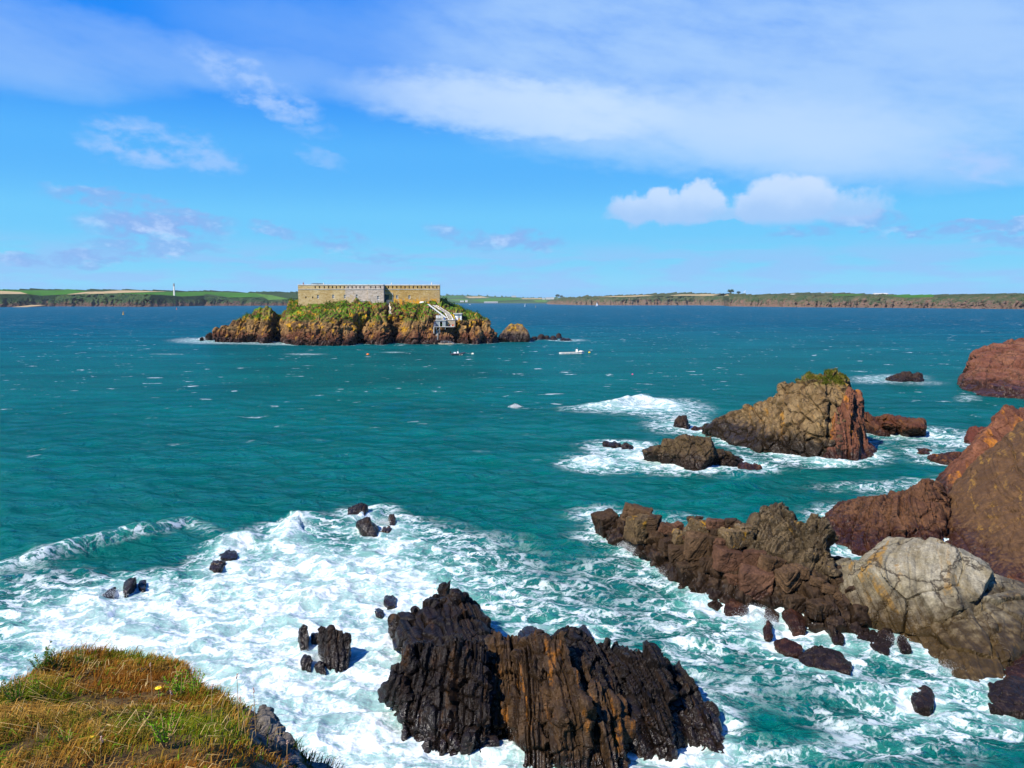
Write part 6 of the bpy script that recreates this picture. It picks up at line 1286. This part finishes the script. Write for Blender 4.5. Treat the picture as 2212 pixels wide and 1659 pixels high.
MB().loft([[Vector((math.cos(a) * r + x, math.sin(a) * r * .8, z)) for a in [k * .785 for k in range(8)]] for x, z, r in ((-.45, .55, .04), (-.3, .3, .22), (0, 0, .3), (.3, -.3, .22), (.5, -.5, .04))]).build('hull', M_kgreen, ky); MB().ball((0.05, -.22, .02), .13, 1, (1, .5, 1.2)).build('cockpit', M_hole, ky)
ter = kthing('terrace_wall', 'pale parapet wall of the terrace above the boathouse', 'wall', 400, 345, 423.8); kb(ter, 'wall', M_conc, 318, 318, 430, 341, 423.8, 3.0)
MB().bar((-3, -.3, 1.7), (1.2, -.3, 1.7), .04, 6).build('handrail', M_steel, ter)
for i, (x0, x1, lab) in enumerate(((318, 350, 'left white tank crate above the boathouse'), (352, 383, 'middle white tank crate above the boathouse'), (385, 416, 'right cream tank crate above the boathouse'))):
    t = kthing('crate', lab, 'crate', (x0 + x1) / 2, 316, 425, 'white tank crates'); kb(t, 'tank', M_white if i < 2 else M_cream, x0 + 2, 279, x1 - 2, 312, 425, 1.0); f = MB()
    for yy in (278, 290, 302, 314): kbox(f, t, x0, yy - 1, x1, yy + 1, 424.95, .05)
    for xx in (x0, (x0 + x1) / 2, x1): kbox(f, t, xx - .8, 278, xx + .8, 314, 424.9, .05)
    f.build('cage', M_steel, t)
t = kthing('rack', 'dark green metal rack on the terrace above the boathouse', 'rack', 358, 342, 423.4); f = MB()
for x in (326, 345, 364, 383): a, b = kp(x, 343, 423.4) - t.location, kp(x + 6, 320, 423.4) - t.location; f.bar(a, b, .06, 6)
for y in (322, 332, 341): a, b = kp(324, y, 423.4) - t.location, kp(392, y, 423.4) - t.location; f.bar(a, b, .06, 6)
f.build('frame', M_green, t)
t = kthing('barrel', 'blue barrel beside the terrace steps', 'barrel', 435, 335, 423); MB().bar((0, 0, 0), (0, 0, .95), .36, 12).build('drum', M_blue, t); MB().bar((0, 0, .95), (0, 0, 1.0), .3, 12).build('lid', M_blackm, t)
t = kthing('retaining_wall', 'tan stone retaining wall right of the boathouse', 'wall', 515, 430, 422); 
rs = random.Random(8); xx = None
for r_ in range(6):
    y0 = 342 + r_ * 14.6; x = 455 - rs.uniform(0, 8)
    while x < 578:
        w = rs.uniform(13, 24); s = kb(t, 'stone', M_stonew, max(455, x), y0, min(580, x + w - .9), y0 + 13.6, 421.9 - rs.uniform(0, .12), .5); x += w
kb(t, 'core', M_conc, 456, 342, 579, 430, 422.35, 3)
kb(t, 'cap', M_cope, 452, 337, 583, 341.6, 421.6, 3.4)
pf = kthing('landing_platform', 'pale concrete landing platform on steel legs below the boathouse', 'platform', 420, 440, 417); kb(pf, 'deck', M_conc, 286, 430.3, 566, 437, 416.6, 7.5)
for x, y in ((297, 520), (325, 518), (372, 525), (446, 470)): MB().bar(kp(x, y, 416.9) - pf.location, kp(x, 437, 416.9) - pf.location, .13, 8).build('leg', M_steel, pf)
MB().bar(kp(330, 505, 416.9) - pf.location, kp(370, 452, 416.9) - pf.location, .07, 6).build('brace', M_steel, pf); MB().bar(kp(297, 512, 416.9) - pf.location, kp(297, 440, 416.9) - pf.location, .06, 6).build('brace', M_steel, pf)
for a, b in (((288, 402), (318, 402)), ((288, 416), (318, 416)), ((288, 400), (288, 430)), ((303, 400), (303, 430))): MB().bar(kp(*a, 416.5) - pf.location, kp(*b, 416.5) - pf.location, .05, 6).build('rail', M_steel, pf)
t = kthing('tarpaulin', 'dark blue tarpaulin hung beside the boathouse', 'tarpaulin', 306, 428, 417.5); MB().hull([kp(x, y, Y) - t.location for x, y in ((292, 362), (302, 356), (312, 372), (328, 410), (332, 428), (292, 428)) for Y in (417.3, 418.6)]).build('sheet', M_tarp, t)
ps = kthing('landing_steps', 'steep concrete steps from the platform down to the jetty', 'steps', 320, 675, 413)
kb(ps, 'pier', M_conc, 284, 438, 297, 684, 414.5, 2.0)
for k in range(16):
    f = k / 15; x = 330 - 8 * f; y = 500 + 165 * f; kb(ps, 'tread', M_conc, x - 24, y, x + 22, y + 6.5, 416.4 - 5.5 * f, 1.2)
jt = kthing('jetty', 'low stone jetty with a curved railing at the foot of the island', 'jetty', 440, 684, 410)
kb(jt, 'quay', M_stonew, 288, 652, 400, 690, 410, 4.5); kb(jt, 'quay', M_stonew, 400.5, 660, 560, 692, 409.6, 4.5)
rp = [(386, 628), (430, 626), (490, 626), (545, 642), (580, 662), (612, 684)]
for i in range(len(rp) - 1):
    for dy in (0, 14): MB().bar(kp(rp[i][0], rp[i][1] + dy, 409.4) - jt.location, kp(rp[i + 1][0], rp[i + 1][1] + dy, 409.4) - jt.location, .05, 6).build('rail', M_steel, jt)
for x, y in rp: MB().bar(kp(x, y, 409.4) - jt.location, kp(x, y + 34, 409.4) - jt.location, .06, 6).build('post', M_steel, jt)
sh = kthing('shed', 'small white shed with a flat overhanging roof beside the steps', 'shed', 620, 330, 427)
kb(sh, 'wall', M_white, 576, 262, 668, 331, 427, 3); kb(sh, 'roof', M_conc, 556, 247, 676, 261.6, 426.4, 4.4); kb(sh, 'door', M_grey, 612, 268, 650, 318, 426.93, .2); kb(sh, 'door_frame', M_cream, 630, 268, 632, 318, 426.85, .2); kb(sh, 'post', M_grey, 664, 262, 670, 331, 426.8, .25)
kb(sh, 'plinth', M_conc, 570, 331.5, 674, 342, 426.6, 3.6)
ky = kthing('kayak', 'yellow kayak stood on end against the white shed', 'kayak', 560, 326, 426, 'kayaks of the landing'); a, b = kp(549, 258, 426) - ky.location, kp(576, 328, 426) - ky.location; d = (b - a)
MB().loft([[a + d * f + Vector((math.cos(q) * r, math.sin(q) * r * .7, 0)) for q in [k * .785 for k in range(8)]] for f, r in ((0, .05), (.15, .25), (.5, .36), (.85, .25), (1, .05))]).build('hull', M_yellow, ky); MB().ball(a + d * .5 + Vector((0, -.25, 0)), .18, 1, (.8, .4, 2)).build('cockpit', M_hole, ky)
for i, (x, y, r, m_, lab, nm) in enumerate([(488, 400, .32, M_yellow, 'yellow float hanging on the stone retaining wall', 'float'), (500, 418, .3, M_redp, 'red float at the foot of the retaining wall', 'float'), (524, 420, .28, M_white, 'white float at the foot of the retaining wall', 'float'), (545, 414, .34, M_redp, 'larger red float beside the wall end', 'float'),
                                            (628, 326, .25, M_redp, 'red float by the shed door', 'float'), (644, 326, .25, M_yellow, 'yellow float by the shed door', 'float'), (560, 410, .25, M_orange, 'orange float at the right end of the retaining wall', 'float'), (548, 330, .4, M_white, 'white dinghy bundle above the retaining wall', 'bundle')]):
    t = kthing(nm, lab, nm, x, y, 420.9 if y > 350 else 424.6, 'floats and bundles on the landing'); MB().ball((0, 0, 0), r, 2, (1, 1, 1.25)).build('body', m_, t); MB().bar((0, 0, r), (0, 0, r * 1.5), r * .2, 6).build('eye', M_blackm, t)
IB = BVHTree.FromPolygons([v.co[:] for v in island.data.vertices], [p.vertices[:] for p in island.data.polygons])
def slope(x, y, lift, Y):
    """a point on the island's slope, lifted a little off the ground"""
    d = Vector(px(*cK(x, y))).normalized(); h = IB.ray_cast(Vector((0, 0, EYE)), d)
    return (h[0] if h[0] is not None else kp(x, y, Y)) - d * lift
st = kthing('stone_steps', 'long flight of pale steps climbing from the landing to the fort', 'steps', 420, 240, 435)
path = [((300, 142), 446), ((352, 166), 441), ((410, 205), 437), ((470, 245), 433), ((500, 288), 429.5), ((524, 336), 426)]
for k in range(30):
    f = k / 29 * (len(path) - 1); i = min(int(f), len(path) - 2); g = f - i; x = path[i][0][0] * (1 - g) + path[i + 1][0][0] * g; y = path[i][0][1] * (1 - g) + path[i + 1][0][1] * g; Y = path[i][1] * (1 - g) + path[i + 1][1] * g
    w = 20 + 12 * k / 29; c = slope(x, y, .5, Y) - st.location; MB().box(c + Vector((0, 0, -.35)), (w * 2 * .0385, .75, .9)).build('step', M_conc if k % 3 else M_wood, st)
for side in (-1, 1):
    b = MB()
    for i in range(len(path) - 1):
        o = side * (22 + 12 * i / 5); b.bar(slope(path[i][0][0] + o, path[i][0][1], .7, path[i][1]) - st.location, slope(path[i + 1][0][0] + o, path[i + 1][0][1], .7, path[i + 1][1]) - st.location, .22, 6)
    b.build('kerb', M_cope, st)
rw = kthing('hoist_railway', 'pair of steel hoist rails running up the slope beside the steps', 'railway', 330, 220, 430)
ra, rb = slope(206, 124, 1.5, 438), slope(452, 312, 1.2, 424.5)
RY0, RY1 = min(ra.y, rb.y + 13), rb.y
RY1 = min(RY1, 424.0); RY0 = min(RY0, *[slope(206 + 246 * f, 124 + 188 * f, 1.2, 430).y + (RY0 - RY1) * f for f in (.15, .3, .45, .6, .75)])
for dx in (0, 15): MB().bar(kp(206 + dx, 124, RY0) - rw.location, kp(452 + dx, 312, RY1) - rw.location, .15, 8).build('rail', M_steel, rw)
for k in range(10):
    f = (k + .5) / 10; x, y, Y = 206 + 246 * f, 124 + 188 * f, RY0 + (RY1 - RY0) * f; MB().bar(kp(x - 2, y + 1, Y) - rw.location, kp(x + 17, y + 1, Y) - rw.location, .12, 6).build('sleeper', M_wood, rw)
    MB().bar(kp(x + 7, y + 2, Y) - rw.location, kp(x + 7, y + 2, Y) - rw.location + Vector((0, 0, -1.6)), .1, 6).build('support', M_steel, rw)
for i, (x, y, r, lab) in enumerate([(1815, 376, .62, 'white bulk bag at the foot of the east wall, left one'), (1838, 374, .75, 'biggest white bulk bag, middle of three under the fort wall'), (1866, 374, .68, 'white bulk bag, right one of three under the fort wall')]):
    p = A(*cJ(x, y), 440.5); t = thing('bulk_bag', lab, 'bag', p, 0, 'white bulk bags'); MB().ball((0, 0, 0), r, 2, (1.1, 1, .85)).build('sack', M_white, t); MB().bar((-.2, 0, r * .8), (.2, 0, r * .8), .09, 6).build('tie', M_cream, t)

# ------------------------------------------------------------------ boats and buoys
def at_sea(u, v): p = G(u, v); return Vector((p.x, p.y, 0))
def tube(mb, pts, r, seg=8):
    for a, b in zip(pts, pts[1:]): mb.bar(a, b, r, seg); mb.ball(b, r, 1)
    mb.ball(pts[0], r, 1); return mb
rib = thing('inflatable_boat', 'dark inflatable boat with a white console moored off the island', 'boat', at_sea(457.8, 355.2) + Vector((0, 0, .1)), R(6))
side = lambda s: [Vector((-2.6, s * .95, .45)), Vector((-1, s * 1.0, .45)), Vector((1.0, s * .95, .5)), Vector((2.1, s * .55, .72)), Vector((2.9, 0, .95))]
for s in (-1, 1): tube(MB(), side(s), .27).build('tube', M_rubber, rib)
MB().hull([Vector(p) for p in ((-2.7, -.8, .3), (-2.7, .8, .3), (-2.7, -.5, -.2), (-2.7, .5, -.2), (1.4, -.6, -.15), (1.4, .6, -.15), (2.7, 0, .5), (1.6, -.8, .4), (1.6, .8, .4))]).build('hull', M_grey, rib)
MB().hull([Vector(p) for p in ((-.35, -.45, .4), (-.35, .45, .4), (.45, -.45, .4), (.45, .45, .4), (-.2, -.4, 1.55), (-.2, .4, 1.55), (.2, -.36, 1.45), (.2, .36, 1.45))]).build('console', M_white, rib)
MB().hull([Vector(p) for p in ((-.2, -.38, 1.56), (-.2, .38, 1.56), (.18, -.34, 1.46), (.18, .34, 1.46), (-.15, -.34, 1.95), (-.15, .34, 1.95))]).build('windscreen', M_glass, rib)
MB().box((-1.2, 0, .75), (.95, .8, .75)).build('seat', M_white, rib)
ob_ = MB().hull([Vector(p) for p in ((-3.3, -.22, .9), (-3.3, .22, .9), (-2.75, -.22, .9), (-2.75, .22, .9), (-3.15, -.2, 1.55), (-3.15, .2, 1.55), (-2.8, -.2, 1.5), (-2.8, .2, 1.5))]).build('outboard_motor', M_blackm, rib); MB().bar((-3.05, 0, .9), (-3.2, 0, -.3), .1, 8).build('shaft', M_blackm, ob_)
MB().bar((.1, 0, 1.5), (.1, 0, 2.5), .03, 6).build('mast', M_steel, rib)
for x in (.75, 1.7): MB().ball((x, -1.15 if x < 1 else -.9, .15), .15, 1, (1, 1, 2.2)).build('fender', M_cream, rib)
MB().bar((2.9, 0, .95), (6.1, .3, .2), .025, 5).build('mooring_line', M_cope, rib)
gb = thing('workboat', 'long low pale grey workboat with fenders along its side', 'boat', at_sea(571.5, 354.0), R(4))
MB().loft([[Vector((x, -w, .05 + r)), Vector((x, -w * .8, -.3)), Vector((x, w * .8, -.3)), Vector((x, w, .05 + r)), Vector((x, w, h + r)), Vector((x, -w, h + r))] for x, w, h, r in ((-5.2, .05, .35, .12), (-4.2, .8, .55, 0), (-1, 1.15, .6, 0), (2, 1.15, .7, .05), (4.2, 1.0, .85, .1), (5.1, .5, .8, .15))]).build('hull', plain('pale grey alloy', (0.50, 0.52, 0.52), .5, .12, 1.2, .1), gb)
tube(MB(), [Vector((-5.1, 0, .55)), Vector((-4.2, -.85, .62)), Vector((-1, -1.2, .68)), Vector((2, -1.2, .78)), Vector((4.2, -1.05, 1.0)), Vector((5.1, -.3, 1.05))], .17).build('gunwale', M_cope, gb)
MB().box((2.2, 0, 1.3), (.75, .9, 1.4), None, .85).build('console', M_white, gb); MB().box((2.2, 0, 2.15), (.6, .7, .35)).build('windscreen', M_glass, gb); MB().bar((2.45, 0, 2.2), (2.45, 0, 2.7), .04, 6).build('mast', M_steel, gb)
MB().ball((3.9, 0, .95), .8, 2, (1.35, 1.0, .65)).build('foredeck', M_cope, gb); MB().box((-4.3, -.1, .85), (.12, .12, .5)).build('bollard', M_blackm, gb)
for x in (-2.6, -.9, .7, 2.2, 3.8): MB().ball((x, -1.28, .38), .19, 1, (1.6, .8, 1)).build('fender', M_cream, gb)
def mooring(u, v, r, mat, lab, flat=.85):
    t = thing('mooring_buoy', lab, 'buoy', at_sea(u, v), 0, 'mooring buoys'); MB().ball((0, 0, r * .35), r, 3, (1, 1, flat)).build('float', mat, t, True); MB().bar((0, 0, r * 1.1), (0, 0, r * 1.45), r * .16, 8).build('ring', M_blackm, t)
mooring(472.8, 354.3, .52, M_cream, 'cream mooring buoy right of the dark inflatable boat'); mooring(367.9, 355.0, .62, M_orange, 'orange mooring buoy in open water below the island', .7)
mooring(589.4, 352.8, .48, M_yellow, 'yellow mooring buoy off the bow of the pale workboat', .75); mooring(632.5, 374.6, .25, plain('pink plastic', (0.7, 0.06, 0.15), .4), 'tiny pink buoy alone beyond the breaking wave')
def channel(u, v, h, mat, lab):
    t = thing('channel_buoy', lab, 'buoy', at_sea(u, v), 0, 'channel buoys of the haven'); MB().bar((0, 0, -.5), (0, 0, h * .2), h * .2, 14).build('float', mat, t)
    f = MB(); 
    for k in range(4): a = k * 1.571 + .78; f.bar((math.cos(a) * h * .16, math.sin(a) * h * .16, h * .2), (math.cos(a) * h * .05, math.sin(a) * h * .05, h * .78), h * .025, 6)
    f.build('tower', mat, t); MB().bar((0, 0, h * .76), (0, 0, h * .86), h * .09, 10).build('lantern', M_blackm, t); MB().bar((-h * .06, 0, h * .97), (h * .06, 0, h * .97), h * .03, 6).bar((0, 0, h * .86), (0, 0, h), h * .025, 6).build('topmark', mat, t)
M_ydark = plain('buoy yellow', (0.60, 0.33, 0.015), .5)
channel(123.3, 314.8, 6.2, M_ydark, 'yellow channel buoy on the left, under the stubble fields'); channel(176.7, 309.6, 6.0, M_orange, 'small orange channel buoy below the tall beacon tower'); channel(535.5, 307.3, 6.0, M_ydark, 'small yellow channel buoy right of the first sailing boat')
M_sail = plain('sailcloth', (0.85, 0.86, 0.86), .7, .05)
def sailboat(u, v, L, H, sails, lab, rz=0):
    t = thing('sailing_boat', lab, 'sailing boat', at_sea(u, v), rz, 'sailing boats in the haven')
    MB().loft([[Vector((x * L, -w * L, .14 * L)), Vector((x * L, 0, -.05 * L)), Vector((x * L, w * L, .14 * L))] for x, w in ((-.5, .08), (-.2, .15), (.1, .15), (.35, .09), (.52, .01))]).build('hull', M_white, t); MB().box((-.05 * L, 0, .17 * L), (.35 * L, .16 * L, .08 * L), None, .8).build('cabin', M_white, t)
    MB().bar((.06 * L, 0, .1 * L), (.06 * L, 0, H), .008 * L + .06, 6).build('mast', M_steel, t); MB().bar((.06 * L, 0, .24 * L), (-.42 * L, 0, .24 * L), .007 * L + .05, 6).build('boom', M_steel, t)
    if sails: MB().hull([Vector(p) for p in ((.05 * L, 0, .27 * L), (-.4 * L, -.06 * L, .27 * L), (.05 * L, 0, H * .97), (.05 * L, .05, .27 * L), (-.2 * L, -.12 * L, H * .45))]).build('mainsail', M_sail, t)
    if sails > 1: MB().hull([Vector(p) for p in ((.5 * L, 0, .18 * L), (.08 * L, -.1 * L, .25 * L), (.08 * L, 0, H * .85), (.08 * L, .05, .25 * L), (.2 * L, -.1 * L, H * .4))]).build('jib', M_sail, t)
sailboat(525.1, 306.8, 9, 14, 1, 'sailing boat under one white sail near the far bay', R(50)); sailboat(596.9, 306.3, 12, 17, 2, 'sailing boat under two white sails off the eastern cliffs', R(20))
sailboat(453.8, 305.0, 11, 15, 0, 'moored yacht with a bare mast just right of the fort island', R(10)); sailboat(469.8, 304.6, 12, 14, 0, 'moored yacht with a bare mast, farther from the island', R(-15))
mbt = thing('motor_boat', 'small white motor boat moored far off beside the island', 'boat', at_sea(449.6, 304.9), R(5)); MB().loft([[Vector((x, -w, 1.2)), Vector((x, 0, -.3)), Vector((x, w, 1.2))] for x, w in ((-5, 1.4), (1, 1.6), (3.5, 1.0), (5.2, .05))]).build('hull', M_white, mbt); MB().box((-.5, 0, 1.9), (4, 2.2, 1.6), None, .8).build('cabin', M_white, mbt)

# ------------------------------------------------------------------ on the far shores
b0, b1 = A(*cL(1285.5, 163), 3480), A(*cL(1284, 62), 3480)
bc = thing('beacon_tower', 'tall pale concrete beacon tower on the left shore', 'tower', b0); h = b1.z - b0.z
MB().loft([[Vector((sx * w, sy * w, z)) for sx, sy in ((-1, -1), (1, -1), (1, 1), (-1, 1))] for z, w in ((-6, 3.4), (h * .5, 2.6), (h * .8, 2.1))]).build('shaft', plain('pale concrete', (0.55, 0.54, 0.50), .9, .1, .2), bc)
MB().loft([[Vector((sx * w, sy * w, z)) for sx, sy in ((-1, -1), (1, -1), (1, 1), (-1, 1))] for z, w in ((h * .8 + .02, 2.6), (h, 2.4))]).build('head', plain('grey concrete', (0.22, 0.22, 0.23), .9, .1, .2), bc)
M_lime = plain('limewash', (0.42, 0.42, 0.40), .8, .1, .1)
def house(c, x, y, w, hh, Y, lab, long=False):
    hh *= .62; w *= .85
    p = A(*c(x, y), Y); t = thing('house', lab, 'house', p, 0, 'white houses on the far hills'); MB().box((0, 0, 0), (w, w * .5, hh)).build('wall', M_lime, t)
    MB().hull([Vector((sx * w * .52, sy * w * .28, hh * .5)) for sx in (-1, 1) for sy in (-1, 1)] + [Vector((sx * w * .5, 0, hh * 1.0)) for sx in (-1, 1)]).build('roof', M_grey if not long else M_cope, t)
house(cM, 272, 122, 42, 16, 7700, 'white house low on the far shore, left of a pair'); house(cM, 305, 121, 26, 22, 7700, 'pale gabled house, right one of the pair on the shore'); house(cM, 486, 130, 150, 14, 7650, 'long low white building by the water of the far bay', True)
house(cM, 908, 101, 60, 26, 8600, 'white farmhouse on the far skyline ridge'); house(cM, 940, 100, 40, 26, 8650, 'second white farm building on the far skyline ridge'); house(cM, 875, 103, 34, 18, 8500, 'small white cottage left of the ridge farm'); house(cM, 655, 86, 60, 18, 9000, 'pale building on the skyline above the long building')
house(cN, 878, 62, 34, 14, 3450, 'white house on the edge of the eastern cliffs'); house(cN, 1232, 66, 60, 10, 3250, 'long white shed on top of the eastern cliffs', True); house(cN, 655, 68, 50, 8, 3500, 'long low building left on the eastern cliff top', True); house(cN, 745, 69, 64, 8, 3480, 'longest low roof on the eastern cliff top', True)
def small_tree(c, x, y, s, Y, seed, lab):
    p = A(*c(x, y), Y); t = thing('tree', lab, 'tree', p, 0, 'trees on the far skyline'); MB().bar((0, 0, -s * .5), (0, 0, s * .5), s * .06, 6, s * .04).build('trunk', M_wood, t); r = random.Random(seed); lf = bmesh.new()
    for k in range(260):
        d = Vector((r.gauss(0, 1), r.gauss(0, 1), r.gauss(0, .7))).normalized() * s * r.uniform(.2, .62); c_ = Vector((0, 0, s * .7)) + Vector((d.x * 1.2, d.y, d.z * .75)); a = Vector((r.gauss(0, 1), r.gauss(0, 1), r.gauss(0, 1))).normalized() * s * .12; b = a.orthogonal().normalized() * s * .09
        lf.faces.new([lf.verts.new(c_ - a), lf.verts.new(c_ + b), lf.verts.new(c_ + a), lf.verts.new(c_ - b)])
    me = bpy.data.meshes.new('crown'); lf.to_mesh(me); lf.free(); link('crown', me, M_hedge, t)
small_tree(cM, 978, 95, 34, 8700, 1, 'wide dark tree on the far ridge beside the farm'); small_tree(cM, 1006, 96, 26, 8700, 2, 'smaller dark tree on the far ridge, right of the wide one')
small_tree(cN, 210, 62, 22, 4000, 3, 'round dark tree on the eastern skyline by the stubble field'); small_tree(cN, 262, 64, 14, 4000, 4, 'small bushy tree on the eastern skyline')
M_turb = plain('turbine white', (0.8, 0.8, 0.8), .5, .05)
for x, y, lab in ((208, 38, 'faint wind turbine on the eastern skyline, left one'), (305, 47, 'faint wind turbine on the eastern skyline, right one')):
    hub = A(*cN(x, y), 5200); t = thing('wind_turbine', lab, 'wind turbine', Vector((hub.x, 5200, hub.z - 34)), 0, 'wind turbines'); MB().bar((0, 0, -20), (0, 0, 34), 1.1, 8, .7).build('tower', M_turb, t); MB().box((0, 0, 34), (1.8, 3, 1.8)).build('nacelle', M_turb, t)
    for k in range(3): a = .4 + k * 2.094; MB().bar((0, -2, 34), (math.sin(a) * 15, -2, 34 + math.cos(a) * 15), .9, 5, .3).build('blade', M_turb, t)

# ------------------------------------------------------------------ spray thrown up where the swell hits rock
def spray():
    rng = np.random.default_rng(6); V = []; 
    spots = [(cB, 1150, 800, 1.3, .9, 500), (cB, 470, 480, 1.2, .5, 350), (cB, 390, 440, .9, .45, 250), (cB, 660, 640, 1.0, .4, 250), (cB, 1330, 950, 1.3, .6, 350), (cB, 1430, 1010, .9, .5, 200), 
             (cD, 130, 420, .9, .6, 350), (cD, 790, 130, .8, .4, 200), (cE, 1560, 200, 1.2, .8, 400), (cE, 1250, 300, 1.5, .7, 450), (cE, 2000, 190, 1.1, .6, 300), (cE, 590, 570, .9, .4, 200), (cE, 980, 185, .9, .35, 150), (cA, 480, 370, 3.5, .9, 500), (cA, 590, 450, 1.2, .8, 250), (cA, 160, 645, 1.8, .7, 300), (cA, 1650, 250, 2.2, 1.3, 350), (cA, 1590, 480, 2.5, .8, 350), (cG, 1450, 260, 1.0, .4, 200), (cG, 1770, 420, 1.2, .35, 200), (O, 1113, 880, 1.0, .5, 250), (cP, 40, 660, 3, 1.2, 150), (cP, 1330, 725, 2, 1.0, 120)]
    for c, x, y, w, h, n in spots:
        n *= 8; g = G(*c(x, y)); p = rng.normal(0, 1, (n, 3)) * np.array([w * .5, w * .4, 0]); hz = h * rng.random(n) ** 1.8 * np.exp(-(p[:, 0] ** 2 + p[:, 1] ** 2) / (w * w)) * 1.4; ctr = p + np.array([g.x, g.y, 0.1]); ctr[:, 2] += hz
        s = (0.006 + .020 * rng.random(n) ** 2)[:, None] * (g.y / 60) * (1.15 - .6 * (hz / (h * 1.4 + .01)))[:, None]
        for d in ((1, .2, -.3), (-.6, .8, -.3), (-.4, -.9, -.2), (.05, .0, 1)): V.append(ctr + (np.array(d) + rng.normal(0, .25, (n, 3))) * s)
    k = [len(a) for a in V]; pts = []; F = []; b = 0
    for q in range(0, len(V), 4):
        n = len(V[q]); pts += V[q:q + 4]; i = b + np.arange(n); F += [np.stack([i, i + n, i + 3 * n], 1), np.stack([i + n, i + 2 * n, i + 3 * n], 1), np.stack([i + 2 * n, i, i + 3 * n], 1), np.stack([i, i + 2 * n, i + n], 1)]; b += 4 * n
    return np_mesh('spray', np.concatenate(pts), np.concatenate(F), True)
m_, N = new_mat('sea spray'); d = N.n('ShaderNodeBsdfDiffuse', {'Color': (.85, .88, .88, 1)}); tr = N.n('ShaderNodeBsdfTranslucent', {'Color': (.85, .88, .88, 1)}); finish(N, N.n('ShaderNodeMixShader', {0: .5, 1: d.outputs[0], 2: tr.outputs[0]}).outputs[0])
tag(link('spray', spray(), m_), kind='stuff')
print('built in', round(time.time() - T0, 1))
# ------------------------------------------------------------------ the air over the haven
def haze():
    b = MB(); b.box((0, 5950, 62.0), (16000, 12100, 170))          # from 26 m below the water to just above the camera and hills
    o = b.build('haze', None); m_, N = new_mat('air')
    vol = N.n('ShaderNodeVolumePrincipled', {'Color': (.80, .90, 1.0, 1), 'Density': 1.6e-5, 'Anisotropy': 0.0})
    N.L.new(vol.outputs[0], N.n('ShaderNodeOutputMaterial').inputs[1]); o.data.materials.append(m_); tag(o, kind='stuff')
haze()
